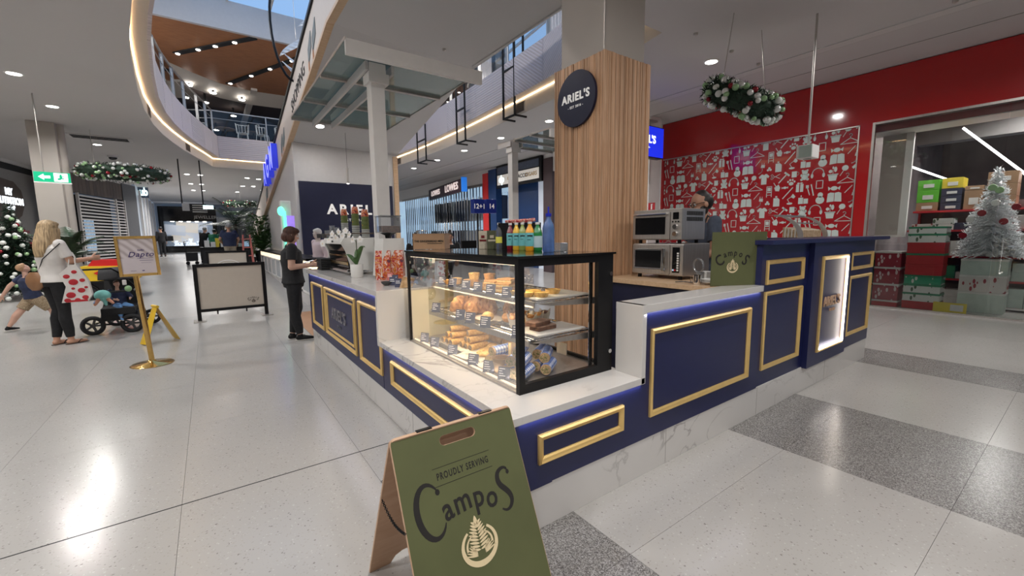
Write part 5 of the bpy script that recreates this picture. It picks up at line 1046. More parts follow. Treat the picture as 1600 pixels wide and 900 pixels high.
C('front_pane', G().poly([(X0 + .008, Y0 + .03, .634), (X0 + .008, Y1 - .02, .634), (X0 + .008, Y1 - .02, 1.302), (X0 + .008, Y0 + .03, 1.302)]), 'pane_case'); C('side_pane', G().poly([(1.288, Y0 + .012, .674), (1.83, Y0 + .012, .674), (1.83, Y0 + .012, 1.292), (1.288, Y0 + .012, 1.292)]), 'pane_case')
C('back_rail', G().box(X1 - .02, X1, Y0 + .06, Y1 - .05, 1.29, 1.335), 'black'); C('back_sill', G().box(X1 - .02, X1, Y0 + .06, Y1 - .05, Z0, .66), 'black')
C('back_door', G().poly([(X1 - .009, 2.45, .66), (X1 - .009, Y1 - .05, .66), (X1 - .009, Y1 - .05, 1.29), (X1 - .009, 2.45, 1.29)]), 'pane_case')
C('base_tray', G().box(X0 + .02, X1 - .02, Y0 + .03, Y1 - .02, .628, .640), 'steel')
C('led_tube', G().box(1.275, 1.285, 1.76, 3.14, .6405, .6475), 'led_soft' if 'led_soft' in MATS else plain('led_soft', (1, .8, .55), emit=1.3, ecol=(1, .8, .55), noise=0)); C('led_tube', G().box(1.27, 1.285, 1.76, 3.14, 1.298, 1.304), 'led_warm')
C('mirror_strip', G().box(1.80, 1.83, 1.745, 1.75, .66, 1.29), 'chrome')
for z in (.75, 1.22): q = G(); q.cyl((1.925, 1.686, z), (1.925, 1.70, z), .013, seg=14); C('glass_fixing', q, 'chrome')
def wire_shelf(z, x0, x1, nm):
    q = G()
    for k in range(11): x = x0 + (x1 - x0) * k / 10; q.cyl((x, 1.80, z - .006), (x, 3.10, z - .006), .0022, seg=4)
    for k in range(27): y = 1.80 + 1.3 * k / 26; q.cyl((x0, y, z - .010), (x1, y, z - .010), .0022, seg=4)
    q.tube([(x0, 1.80, z), (x1, 1.80, z), (x1, 3.10, z), (x0, 3.10, z)], .004, 6, closed=True); o = C('wire_shelf', q, 'chrome')
    C('price_rail', G().box(x0 - .012, x0 - .004, 1.80, 3.10, z - .035, z - .002), 'steel')
    for y in (1.79, 3.105): q = G(); q.prism([(x0, z - .012), (X1 - .04, z - .012), (X1 - .04, z - .055), (x0 + .1, z - .03)], y - .003, y + .003, 'Y'); C('shelf_bracket', q, 'steel')
wire_shelf(1.085, 1.44, 1.88, 1); wire_shelf(.872, 1.40, 1.88, 2)
q = G()
for k in range(60): y = 1.74 + k * .0235; q.box(X0 + .075, X0 + .14, y, y + .006, .640, .6425)
C('vent_slots', q, 'black_matte', kind='stuff')

# ------------------------------------------------------------------ food
def crust(name, c, hi, bump=.35, ns=30, rough=.55):
    m, t, b = nt(name); mp = coords(t, (1, 1, 1)); n = t.nodes.new('ShaderNodeTexNoise'); n.inputs['Scale'].default_value = ns; n.inputs['Detail'].default_value = 4
    t.links.new(mp.outputs[0], n.inputs[0]); r = ramp(t, [(.35, c), (.65, hi)]); t.links.new(n.outputs[0], r.inputs[0]); t.links.new(r.outputs[0], b.inputs['Base Color'])
    bp = t.nodes.new('ShaderNodeBump'); bp.inputs['Strength'].default_value = bump; bp.inputs['Distance'].default_value = .004; t.links.new(n.outputs[0], bp.inputs['Height']); t.links.new(bp.outputs[0], b.inputs['Normal']); b.inputs['Roughness'].default_value = rough; MATS[name] = m
crust('croissant', (.36, .14, .035), (.72, .38, .13), .4, 45); crust('pastry_gold', (.58, .34, .10), (.80, .54, .22), .3, 60); crust('pie_crust', (.50, .24, .07), (.72, .42, .16), .3, 50); crust('filling_dark', (.06, .045, .03), (.25, .17, .10), .6, 90); crust('custard', (.78, .52, .10), (.85, .62, .20), .1, 30, .3)
crust('brownie', (.10, .045, .03), (.20, .10, .06), .4, 60); crust('brownie_top', (.30, .17, .12), (.42, .27, .20), .2, 40); crust('wrap_filling', (.12, .16, .04), (.62, .42, .28), .6, 130); crust('bread', (.42, .27, .14), (.60, .44, .28), .3, 30); crust('egg_filling', (.75, .60, .2), (.9, .82, .55), .4, 110)
plain('baking_paper', (.74, .68, .58), .7, noise=.04); plain('paper_brown', (.30, .20, .12), .7, noise=.1); checker('gingham', (.74, .76, .82), (.26, .36, .66), (.07, .13, .42), 44); plain('slate', (.06, .068, .12), .6, noise=.1); plain('board_white', (.72, .71, .68), .4, noise=.02)
def slab(loc, sx, sy, label, z=.008, mat='baking_paper', nm='baking_paper', cat='paper', rz=0, wav=.002):
    q = G(); nx, ny = 6, 8; random.seed(int(loc[0] * 977 + loc[1] * 331)); V = [[q.bm.verts.new((sx * (i / nx - .5), sy * (j / ny - .5), z + wav * math.sin(i * 2.1 + j) + random.random() * wav)) for j in range(ny + 1)] for i in range(nx + 1)]
    for i in range(nx):
        for j in range(ny): q.bm.faces.new((V[i][j], V[i + 1][j], V[i + 1][j + 1], V[i][j + 1]))
    o = put(nm, q, mat, world=False); o.location = loc; o.rotation_euler = (0, 0, rz); md = o.modifiers.new('s', 'SOLIDIFY'); md.thickness = .0015; return tag(o, label, cat)
def croissant_mesh():
    q = G(); n = 26; secs = []
    for i in range(n + 1):
        t = i / n * 2 - 1; a = t * 1.25; r = .030 * (1 - abs(t) ** 2.2) ** .75 + .006; r *= 1 + .24 * (abs((i * 1.0) % 4 - 2) / 2 - .5) * 1.6
        secs.append((Vector((math.sin(a) * .062, -math.cos(a) * .05 + .03, r * .9)), r, r * .95))
    q.loft(secs, (0, 0, 1), 14); return q
def pie_mesh(r, h): q = G(); q.lathe([(r * .86, 0), (r, h * .75), (r * 1.06, h * .85), (r * 1.02, h), (r * .9, h * .95), (r * .4, h * 1.06), (.001, h * 1.1)], seg=22); return q
def cyl_item(L, r, m_shell, m_end, name, label, cat, wrap=None):
    v = thing(name, label, cat, (0, 0, 0)); q = G(); n = 14; secs = [(Vector((-L / 2 + L * i / n, 0, r)), r * (1 + .05 * math.sin(i * 1.7)), r * (.97 + .04 * math.cos(i * 2.3))) for i in range(n + 1)]; q.loft(secs, (0, 1, 0), 16); put('body', q, m_shell, v, world=False, smooth=True)
    q = G(); q.cyl((-L / 2 - .003, 0, r), (-L / 2 + .001, 0, r), r * .82, seg=16); q.ico((-L / 2 - .002, r * .2, r * 1.1), (.006, r * .35, r * .3), 1); q.ico((-L / 2 - .002, -r * .25, r * .85), (.006, r * .3, r * .35), 1); put('filling', q, m_end, v, world=False)
    if wrap: q = G(); secs = [(Vector((-L * .42 + L * .93 * i / 8, 0, r)), r * 1.05 * (1 + .03 * math.sin(i * 2.7)), r * 1.04) for i in range(9)]; q.loft(secs, (0, 1, 0), 16); put('paper_wrapper', q, wrap, v, world=False, smooth=True)
    return v
S1, S2, S3 = 1.088, .876, .6435
# middle shelf: croissants
slab((1.60, 2.62, S2), .34, .62, 'crumpled white paper liner under the croissants', nm='paper_liner', wav=.008)
cr = None
names = ['leftmost croissant at the front of the middle shelf', 'croissant behind the leftmost one on the middle shelf', 'large croissant in front centre of the pile', 'croissant on top of the pile at the back', 'croissant leaning right of the big front one', 'small twisted croissant right of the pile', 'croissant at the far back of the pile']
for k, (x, y, z, rz, tx, sc) in enumerate(((1.50, 2.83, .012, .6, 0, 1.3), (1.62, 2.86, .022, .2, .2, 1.25), (1.50, 2.66, .015, 1.2, .3, 1.5), (1.66, 2.70, .055, .4, -.2, 1.2), (1.56, 2.52, .02, 2.0, 0, 1.3), (1.65, 2.40, .03, 1.0, .2, 1.1), (1.72, 2.78, .03, .1, 0, 1.1))):
    if cr is None: cr = put('croissant', croissant_mesh(), 'croissant', world=False, smooth=60); o = cr
    else: o = cr.copy(); COL.objects.link(o)
    o.location = (x, y, S2 + z); o.rotation_euler = (tx, 0, rz); o.scale = (sc, sc, sc * 1.15); tag(o, names[k], 'croissant', 'croissants on the middle shelf')
# turnovers / escargot pastries to the right of the croissants
for k, (x, y, z, rz) in enumerate(((1.48, 2.36, .02, .3), (1.56, 2.24, .02, 1.0), (1.64, 2.14, .02, .4))):
    v = thing('apple_turnover', ('ridged golden turnover just right of the croissants', 'second ridged turnover, partly hidden by the frame', 'third ridged turnover at the back near the corner post')[k], 'pastry', (x, y, S2 + z), 'turnovers on the middle shelf', rz)
    q = G(); secs = [(Vector((-.05 + .1 * i / 12, 0, .022)), (.035 * math.sin(PI * (i + .6) / 13.2) + .004) * (1 + .1 * (i % 2)), (.026 * math.sin(PI * (i + .6) / 13.2) + .004) * (1 + .1 * (i % 2))) for i in range(13)]; q.loft(secs, (0, 1, 0), 14); put('pastry', q, 'pastry_gold' if k != 1 else 'croissant', v, world=False, smooth=50)
# muffins in tulip paper at the right of the middle shelf
def muffin(loc, label, grp, mt='croissant'):
    v = thing('muffin', label, 'muffin', loc, grp); q = G(); n = 16; a_, b_ = [], []
    for i in range(n): t = 2 * PI * i / n; s_ = 1 + .35 * (i % 4 == 0); a_.append(q.bm.verts.new((.026 * math.cos(t), .026 * math.sin(t), 0))); b_.append(q.bm.verts.new((.038 * s_ * math.cos(t), .038 * s_ * math.sin(t), .052 + .028 * (i % 4 == 0))))
    for i in range(n): q.bm.faces.new((a_[i], a_[(i + 1) % n], b_[(i + 1) % n], b_[i]))
    q.bm.faces.new(a_[::-1]); put('paper_case', q, 'baking_paper', v, world=False); q = G(); q.ball((0, 0, .045), (.034, .034, .026), 14, 8).jit(.0015); put('cake', q, mt, v, world=False, smooth=True); return v
for k, (x, y, lb) in enumerate(((1.50, 2.09, 'muffin in a pleated paper case nearest the front pane beside the black post'), (1.61, 2.06, 'second muffin in tulip paper seen through the end pane'), (1.70, 2.10, 'third muffin in tulip paper seen through the end pane'), (1.66, 2.20, 'muffin in tulip paper behind the brownies'), (1.78, 2.13, 'rightmost muffin in tulip paper with brown cake showing'), (1.55, 2.17, 'muffin in tulip paper behind the black corner post'))): muffin((x, y, S2 + .012), lb, 'muffins on the middle shelf', 'brownie' if k == 4 else 'croissant')
def board(loc, sx, sy, label): return tag(put('serving_board', G().box(loc[0] - sx / 2, loc[0] + sx / 2, loc[1] - sy / 2, loc[1] + sy / 2, loc[2], loc[2] + .012, bev=.004), 'board_white', loc=loc), label, 'board')
board((1.66, 1.93, S2 + .0), .38, .22, 'white serving board under the brownies on the middle shelf'); board((1.66, 1.93, S1), .40, .25, 'white serving board under the tarts on the top shelf')
for k, (x, y, z, rz) in enumerate(((1.60, 1.93, .0125, .1), (1.57, 1.94, .041, .25), (1.66, 1.90, .0125, .5))):
    if k == 2: continue
    v = thing('brownie', ('lower slab of chocolate brownie on the white board', 'upper slab of chocolate brownie lying across the lower one')[k], 'brownie', (x, y, S2 + z), None, rz); q = G(); q.box(-.075, .075, -.04, .04, 0, .022, bev=.002).jit(.0012); put('cake', q, 'brownie', v, world=False); q = G(); q.box(-.074, .074, -.039, .039, .022, .027); put('icing', q, 'brownie_top', v, world=False)
# custard tarts on top shelf
for k, (x, y, z, lb) in enumerate(((1.47, 1.92, 0, 'custard tart nearest the black corner post'), (1.53, 1.86, 0, 'custard tart at the front of the white board'), (1.56, 1.97, 0, 'custard tart in the middle of the board'), (1.67, 1.92, 0, 'rightmost custard tart on the white board'), (1.48, 2.02, 0, 'custard tart at the back of the board'))):
    v = thing('custard_tart', lb, 'tart', (x, y, S1 + .0125), 'custard tarts on the top shelf'); q = G(); q.lathe([(.036, 0), (.046, .020), (.047, .026), (.042, .026), (.041, .022)], seg=26); put('crust', q, 'pastry_gold', v, world=False, smooth=50); q = G(); q.lathe([(.041, .021), (.041, .0235), (.001, .0245)], seg=24); put('custard', q, 'custard', v, world=False, smooth=True)
# pies and quiches on the top shelf
pies = [(1.52, 2.86, 0, .040, .045, 'small golden pie second from the left, behind a price tag'), (1.56, 2.75, 0, .038, .040, 'quiche with browned top left of the stacked pies'), (1.54, 2.63, 0, .040, .048, 'lower pie of the left stacked pair'), (1.54, 2.63, .05, .040, .048, 'upper pie of the left stacked pair'), (1.60, 2.52, 0, .040, .048, 'lower pie of the right stacked pair'), (1.60, 2.52, .05, .040, .046, 'upper pie of the right stacked pair'), (1.51, 2.50, 0, .038, .038, 'flat pie before the right stacked pair'), (1.47, 2.92, 0, .034, .03, 'small golden pie at the left end of the top shelf')]
for k, (x, y, z, r, h, lb) in enumerate(pies): tag(put('pie', pie_mesh(r, h), 'pie_crust' if k % 3 else 'pastry_gold', world=False, smooth=60), lb, 'pie', 'pies on the top shelf').location = (x, y, S1 + .003 + z)
# sandwiches / slices right of the pies
for k, (x, y, z) in enumerate(((1.53, 2.36, 0), (1.54, 2.36, .036), (1.54, 2.22, 0), (1.54, 2.22, .030), (1.55, 2.22, .06), (1.62, 2.30, 0))):
    v = thing('toasted_sandwich', ('lower toasted sandwich of the left pair on the top shelf', 'upper toasted sandwich of the left pair on the top shelf', 'bottom sandwich of the tall right stack', 'middle sandwich of the tall right stack', 'top sandwich of the tall right stack', 'toasted sandwich behind the two sandwich stacks')[k], 'sandwich', (x, y, S1 + .003 + z), 'sandwiches on the top shelf', .1 * k)
    q = G(); q.box(-.05, .05, -.055, .055, 0, .011, bev=.003); put('bread', q, 'pastry_gold', v, world=False); q = G(); q.box(-.048, .048, -.053, .053, .011, .017).jit(.002); put('filling', q, 'egg_filling', v, world=False); q = G(); q.box(-.05, .05, -.055, .055, .017, .029, bev=.003); put('bread', q, 'pie_crust', v, world=False)
# bottom deck: sausage rolls
slab((1.52, 2.72, S3), .30, .34, 'baking paper under the stacked sausage rolls'); slab((1.47, 2.42, S3), .34, .26, 'baking paper sheet under the flat pastries', rz=.3, wav=.006); slab((1.42, 2.14, S3), .26, .20, 'sheet of baking paper under the gingham wraps at the front', rz=-.1, wav=.006)
rolls = [(1.46, 2.86, 0), (1.46, 2.80, 0), (1.46, 2.74, 0), (1.48, 2.83, .042), (1.49, 2.77, .042), (1.50, 2.80, .084), (1.50, 2.645, 0), (1.50, 2.585, 0), (1.50, 2.525, 0), (1.52, 2.615, .042), (1.52, 2.56, .042), (1.53, 2.59, .084)]
wh = ['bottom far', 'bottom centre', 'bottom near', 'middle far', 'middle near', 'top']
r0 = cyl_item(.15, .0225, 'pastry_gold', 'filling_dark', 'sausage_roll', 'x', 'sausage roll')
for k, (x, y, z) in enumerate(rolls):
    lb = '%s sausage roll of the %s pyramid on the case floor' % (wh[k % 6], 'left' if k < 6 else 'right')
    v = r0 if k == 0 else dup(r0); v.location = (x, y, S3 + .010 + z); v.rotation_euler = (0, 0, .12 * math.sin(k)); tag(v, lb, 'sausage roll', 'sausage rolls on the case floor')
for k, (x, y, z, rz) in enumerate(((1.50, 2.42, .01, .2), (1.46, 2.34, .01, -.2), (1.54, 2.33, .014, .5), (1.56, 2.44, .02, .9))):
    q = G(); secs = [(Vector((-.085 + .17 * i / 12, 0, .014)), .034 * math.sin(PI * (i + .8) / 13.6) + .006, .014 * math.sin(PI * (i + .8) / 13.6) + .004) for i in range(13)]; q.loft(secs, (0, 1, 0), 14)
    for j in range(4): q.tube([(-.05 + j * .03, -.026, .026), (-.035 + j * .03, .026, .027)], .004, 5)
    o = put('danish_pastry', q, 'pastry_gold', world=False, smooth=50); o.location = (x, y, S3 + z); o.rotation_euler = (0, 0, rz); tag(o, ('flat golden lattice pastry in front of the others', 'flat golden pastry nearest the gingham wraps', 'flat golden pastry behind near the middle', 'flat golden pastry resting against the sausage rolls')[k], 'pastry', 'lattice pastries on the case floor')
# baguettes at back
for k, (x, y, z) in enumerate(((1.72, 2.62, 0), (1.72, 2.50, 0), (1.72, 2.56, .05), (1.74, 2.42, 0))):
    v = cyl_item(.20, .028, 'bread', 'filling_dark', 'filled_baguette', ('left lower filled baguette at the back of the case floor', 'middle lower filled baguette at the back of the case floor', 'upper filled baguette lying on two others', 'right end filled baguette at the back')[k], 'sandwich'); v.location = (x, y, S3 + z); v.rotation_euler = (0, 0, 1.5)
# gingham wraps: cut faces look out of the end pane, and out of the front pane
w0 = cyl_item(.17, .031, 'bread', 'wrap_filling', 'wrap', 'x', 'wrap', 'gingham')
ws = [(1.40, 1.85, 0, 0), (1.40, 1.915, 0, .05), (1.40, 1.98, 0, 0), (1.41, 1.88, .058, .1), (1.41, 1.95, .058, 0), (1.42, 1.915, .115, .15), (1.585, 1.86, 0, .1), (1.585, 1.93, 0, -.1), (1.60, 1.90, .058, .2), (1.62, 1.98, .058, .1), (1.44, 2.12, 0, 0), (1.44, 2.19, 0, .1), (1.45, 2.155, .058, 0)]
wn = ['bottom row front gingham wrap beside the corner post', 'bottom row second gingham wrap from the end pane', 'bottom row third gingham wrap from the end pane', 'second layer front gingham wrap beside the post', 'second layer back gingham wrap beside the post', 'topmost gingham wrap of the left pile', 'lower right gingham wrap against the end pane', 'lower right gingham wrap set further back', 'upper right gingham wrap showing its filling', 'upper right gingham wrap at the back of the pile', 'bottom wrap left of the black post seen through the front pane', 'second bottom wrap left of the black post', 'top wrap of the small pile left of the black post']
for k, (x, y, z, rz) in enumerate(ws):
    v = w0 if k == 0 else dup(w0); v.location = (x, y, S3 + .006 + z); v.rotation_euler = (0, 0, rz + (.55 if k < 10 else .1)); tag(v, wn[k], 'wrap', 'gingham paper wraps on the case floor')
v = thing('sandwich', 'egg sandwich standing upright behind the gingham wraps', 'sandwich', (1.50, 2.06, S3 + .10)); q = G(); q.box(1.45, 1.56, 2.05, 2.062, .70, .80); q.box(1.45, 1.56, 2.074, 2.086, .70, .80); put('bread', q, 'bread', v); q = G(); q.box(1.452, 1.558, 2.062, 2.074, .70, .798).jit(.002); put('filling', q, 'egg_filling', v)
tag(put('paper_tub', G().lathe([(.045, 0), (.055, .09), (.05, .09), (.045, .02)], c=(1.36, 2.03, S3), seg=20), 'paper_brown', smooth=True, loc=(1.36, 2.03, S3)), 'brown paper tub beside the black post inside the case', 'tub')
tag(put('paper_note', G().box(1.86, 1.862, 2.0, 2.1, .66, .74), 'baking_paper', loc=(1.86, 2.05, .66)), 'folded pale paper at the back right of the case floor', 'paper')
# price tags
def price_tag(x, y, z, label, grp, sc=1, parent_z=0, rz=0):
    v = thing('price_tag', label, 'price tag', (x, y, z), grp, .55); w, h = .066 * sc, .070 * sc; tl = .25; m_ = frame((0, 0, 0), (0, -1, 0), (math.sin(tl), 0, math.cos(tl)))
    q = G(); q.box(-w / 2, w / 2, .004, h, 0, .003, m=m_); put('card', q, 'slate', v, world=False); q = G(); q.box(-w / 2, w / 2, 0, .004, -.003, .012, m=m_); put('holder', q, 'clear_plastic', v, world=False)
    q = G(); random.seed(int(y * 1000 + z * 77))
    for j in range(4): a = random.uniform(.3, .85); q.box(-w * .4, -w * .4 + w * .8 * a, h * (.82 - j * .17), h * (.82 - j * .17) + h * .06, .003, .0036, m=m_)
    put('chalk_writing', q, 'letter_white', v, world=False); return v
pos = ['leftmost', 'second from the left', 'third from the left', 'fourth from the left', 'fifth from the left', 'sixth from the left', 'seventh from the left', 'eighth from the left']
for k, y in enumerate((2.93, 2.76, 2.56, 2.40, 2.24, 2.06, 1.93)): price_tag(1.425, y, 1.078, 'dark price tag on the top shelf rail, %s' % pos[k], 'price tags on the top shelf')
for k, y in enumerate((2.97, 2.58, 2.44, 2.25, 1.90)): price_tag(1.385, y, .866, 'dark price tag on the middle shelf rail, %s' % pos[k], 'price tags on the middle shelf', 1.1)
for k, y in enumerate((2.98, 2.80, 2.52, 2.24, 2.06, 1.90)): price_tag(1.285, y, .641, 'dark price tag on the case floor, %s' % pos[k], 'price tags on the case floor', 1.1)
# ================================================================== things on the ovens bench and bars
mz = 1.046
v = thing('microwave_oven', 'stainless commercial microwave with black keypad under the convection oven', 'microwave', (3.5, 2.36, mz)); mx0, mx1, my0, my1, m0, m1 = 3.30, 3.72, 2.10, 2.63, 1.080, 1.362
put('body', G().box(mx0 + .012, mx1, my0, my1, m0, m1, bev=.006), 'steel', v); put('door', G().box(mx0, mx0 + .014, my0 + .13, my1, m0 + .008, m1 - .008, bev=.004), 'steel', v); put('control_panel', G().box(mx0, mx0 + .014, my0, my0 + .125, m0 + .008, m1 - .008, bev=.004), 'steel', v)
wf = put('window_frame', G().box(mx0 - .006, mx0, my0 + .20, my1 - .02, m0 + .045, m1 - .045, bev=.003), 'chrome', v); put('window', G().box(mx0 - .008, mx0 - .005, my0 + .215, my1 - .035, m0 + .062, m1 - .062), 'black_gloss', v)
put('handle', G().box(mx0 - .04, mx0 - .022, my0 + .155, my0 + .185, m0 + .035, m1 - .035, bev=.006), 'chrome', v); put('handle_mount', G().box(mx0 - .03, mx0, my0 + .155, my0 + .185, m0 + .05, m0 + .07), 'chrome', v); put('handle_mount', G().box(mx0 - .03, mx0, my0 + .155, my0 + .185, m1 - .07, m1 - .05), 'chrome', v)
put('keypad', G().box(mx0 - .003, mx0, my0 + .03, my0 + .10, m0 + .03, m1 - .03), 'black_gloss', v)
for r_ in range(8): q = G(); q.box(mx0 - .006, mx0 - .003, my0 + .036, my0 + .054, m0 + .045 + r_ * .021, m0 + .059 + r_ * .021); put('key', q, 'board_white', v)
for yy, mt in ((.072, 'bx_red'), (.09, 'shop_screen')): q = G(); q.box(mx0 - .006, mx0 - .003, my0 + yy - .008, my0 + yy + .008, m0 + .045, m0 + .06); put('key', q, mt, v)
for x in (mx0 + .05, mx1 - .05):
    for y in (my0 + .05, my1 - .05): q = G(); q.cyl((x, y, mz), (x, y, m0), .018); put('foot', q, 'black', v)
v = thing('convection_oven', 'stainless benchtop oven with knobs and vent slots standing on the microwave', 'oven', (3.46, 2.37, 1.363)); o0, o1, oy0, oy1 = 1.395, 1.668, 2.12, 2.63; ox0, ox1 = 3.30, 3.66
put('body', G().box(ox0 + .01, ox1, oy0, oy1, o0, o1, bev=.006), 'steel', v); put('door', G().box(ox0 - .004, ox0 + .012, oy0 + .115, oy1, o0 + .006, o1 - .03, bev=.004), 'steel', v); put('window', G().box(ox0 - .008, ox0 - .003, oy0 + .16, oy1 - .03, o0 + .05, o1 - .07), 'black_gloss', v)
put('handle', G().tube([(ox0, oy0 + .14, o1 - .045), (ox0 - .03, oy0 + .14, o1 - .045), (ox0 - .03, oy1 - .03, o1 - .045), (ox0, oy1 - .03, o1 - .045)], .008, 8), 'chrome', v)
put('control_panel', G().box(ox0 - .002, ox0 + .012, oy0, oy0 + .11, o0 + .004, o1 - .004, bev=.003), 'steel', v); put('screen', G().box(ox0 - .005, ox0 - .001, oy0 + .03, oy0 + .085, o1 - .095, o1 - .035), 'black_gloss', v)
for z in (o0 + .055, o0 + .115): q = G(); q.cyl((ox0 - .022, oy0 + .058, z), (ox0 - .002, oy0 + .058, z), .020, .024, seg=20); put('knob', q, 'chrome', v)
for k in range(3): q = G(); q.cyl((ox0 - .008, oy0 + .03 + k * .028, o0 + .158), (ox0 - .002, oy0 + .03 + k * .028, o0 + .158), .007, seg=10); put('button', q, 'black', v)
for r_, z in enumerate((o1 - .06, o1 - .11)):
    for k in range(16): q = G(); q.box(ox0 + .07 + k * .016, ox0 + .078 + k * .016, oy0 - .002, oy0 + .001, z, z + .035); put('vent_slot', q, 'black', v)
for x in (ox0 + .05, ox1 - .05):
    for y in (oy0 + .05, oy1 - .05): q = G(); q.cyl((x, y, 1.363), (x, y, o0), .016); put('foot', q, 'black', v)
v = thing('tray_stand', 'white wire tray rack and upturned glass lid beside the microwave', 'rack', (3.35, 1.95, mz)); q = G(); q.box(3.30, 3.40, 1.88, 1.96, mz, mz + .09, bev=.006); put('box', q, 'board_white', v)
q = G(); rg = Vector((3.26, 1.93, mz + .14)); q.tube([rg + Vector((.02 * math.cos(t * PI / 10), .055 * math.cos(t * PI / 10), .055 * math.sin(t * PI / 10))) for t in range(20)], .008, 8, closed=True); put('glass_ring', q, 'clear_plastic', v, smooth=True); q = G(); q.box(3.255, 3.30, 1.90, 1.945, mz, mz + .09); put('support', q, 'clear_plastic', v)
p = at(1085, 444, Z=mz); p = Vector((3.13, 1.86, mz)); v = thing('measuring_jug', 'small stainless milk jug at the end of the timber bench', 'jug', p); q = G(); q.lathe([(.028, 0), (.030, .01), (.031, .07), (.033, .078), (.029, .078), (.027, .01)], c=p, seg=20); put('body', q, 'chrome', v, smooth=True); q = G(); q.tube([p + Vector((0, .03, .065)), p + Vector((0, .055, .06)), p + Vector((0, .055, .02)), p + Vector((0, .03, .015))], .004, 6); put('handle', q, 'chrome', v, smooth=True)
p = Vector((3.22, 1.80, mz)); v = thing('plate_stack', 'stack of white shallow bowls beside the green folded card', 'plates', p); 
for k in range(4): q = G(); q.lathe([(.03, 0), (.055, .012), (.07, .020), (.068, .022), (.03, .004)], c=p + Vector((0, 0, k * .007)), seg=24); put('bowl', q, 'board_white', v, smooth=True)
p = Vector((3.12, 1.97, mz)); v = thing('tongs', 'steel serving tongs lying on the timber bench', 'tongs', p); 
for s_ in (-1, 1): q = G(); q.tube([p + Vector((-.04, .05, .012)), p + Vector((0, .0 + s_ * .006, .016)), p + Vector((.03, -.07 + s_ * .01, .008))], .005, 6); put('arm', q, 'chrome', v)
# campos folded card
def rosetta(q, m, s=1.0, d=.0012):
    """latte-art leaf over a cup seen from above: stem of petals and two curled halves"""
    def pet(x, y, a, L, w):
        pts = []
        for i in range(9): t = i / 8; pts.append((t * L, w * math.sin(PI * t) ** .7 * (1 - .3 * t)))
        pts += [(x_, -y_) for x_, y_ in pts[1:-1][::-1]]; c, sn = math.cos(a), math.sin(a)
        q.poly([m @ Vector(((x + px * c - py * sn) * s, (y + px * sn + py * c) * s, d)) for px, py in pts])
    pet(0, .28, PI / 2, .34, .075)
    for k in range(9):
        y = .42 - k * .085; L = .20 + .035 * k if k < 6 else .34; w = .042
        pet(.0, y - .06, PI / 2 - .95 - .05 * k, L, w); pet(.0, y - .06, PI / 2 + .95 + .05 * k, L, w)
    for k in range(5):
        pet(.12, -.46 + .02 * k, .30 + k * .17, .42 - .02 * k, .028); pet(-.12, -.46 + .02 * k, PI - .30 - k * .17, .42 - .02 * k, .028)
    for sg in (-1, 1):
        for r0_, r1_, w_, a0, a1 in ((.56, .50, .085, -1.57, .95), (.42, .34, .035, -.2, 1.35)):
            n = 16; o_, i_ = [], []
            for i in range(n + 1):
                t = i / n; a = a0 + (a1 - a0) * t; ww = w_ * (1 - .6 * t); cx, cy = .0, -.18
                o_.append((sg * (cx + (r0_ + ww) * math.cos(a)), cy + (r1_ + ww) * math.sin(a))); i_.append((sg * (cx + (r0_ - ww) * math.cos(a)), cy + (r1_ - ww) * math.sin(a)))
            for a_, b_, c_, d_ in zip(o_, o_[1:], i_[1:], i_): q.poly([m @ Vector((x * s, y * s, d)) for x, y in (a_, b_, c_, d_)])
    return q
def arched(word, size, m, R, g, spread, xs=.85, sizes=None, drop=None):
    n = len(word)
    for i, ch in enumerate(word):
        a = spread * (i - (n - 1) / 2); sz = sizes[i] if sizes else size; dy = drop[i] if drop else 0
        mm = m @ Matrix.Translation((R * math.sin(a), R * math.cos(a) - R + dy, 0)) @ Matrix.Rotation(-a, 4, 'Z'); textg(ch, sz, mm, depth=.0008, off=.0006 * sz * 10, xs=xs, g=g)
    return g
e0, e1, e2 = Vector((3.08, 1.72, 1.049)), Vector((3.40, 1.56, 1.049)), Vector((3.50, 1.52, 1.049)); hC = .408
v = thing('folded_card', 'folded olive green card with black CampoS lettering standing on the marble ledge', 'card', e0); th = .006
def cardpanel(a, b, nm):
    d = (b - a).normalized(); q = G(); q.box(0, (b - a).length, 0, hC, -th, 0, m=frame(a, d, (0, 0, 1))); put(nm, q, 'olive', v); return frame(a, d, (0, 0, 1))
fm = cardpanel(e0, e1, 'front_panel'); cardpanel(e1 + Vector((.002, 0, 0)), e2, 'side_panel'); W_ = (e1 - e0).length
def campos(m, s, parent, ink='ink', cream='cream_ink', R=.75, spread=.235, dz=.0015):
    g = G(); arched('CampoS', .2, m @ Matrix.Translation((0, .0, dz)) @ Matrix.Diagonal((s, s, 1, 1)), R, g, spread, .8, [.46, .26, .26, .26, .26, .46], [-.10, .0, .0, .0, .0, -.10]); put('lettering', g, ink, parent)
    q = G(); rosetta(q, m @ Matrix.Translation((0, -.36 * s, dz)), .30 * s); put('leaf_emblem', q, cream, parent)
campos(fm @ Matrix.Translation((W_ * .49, .25, 0)), .26, v)
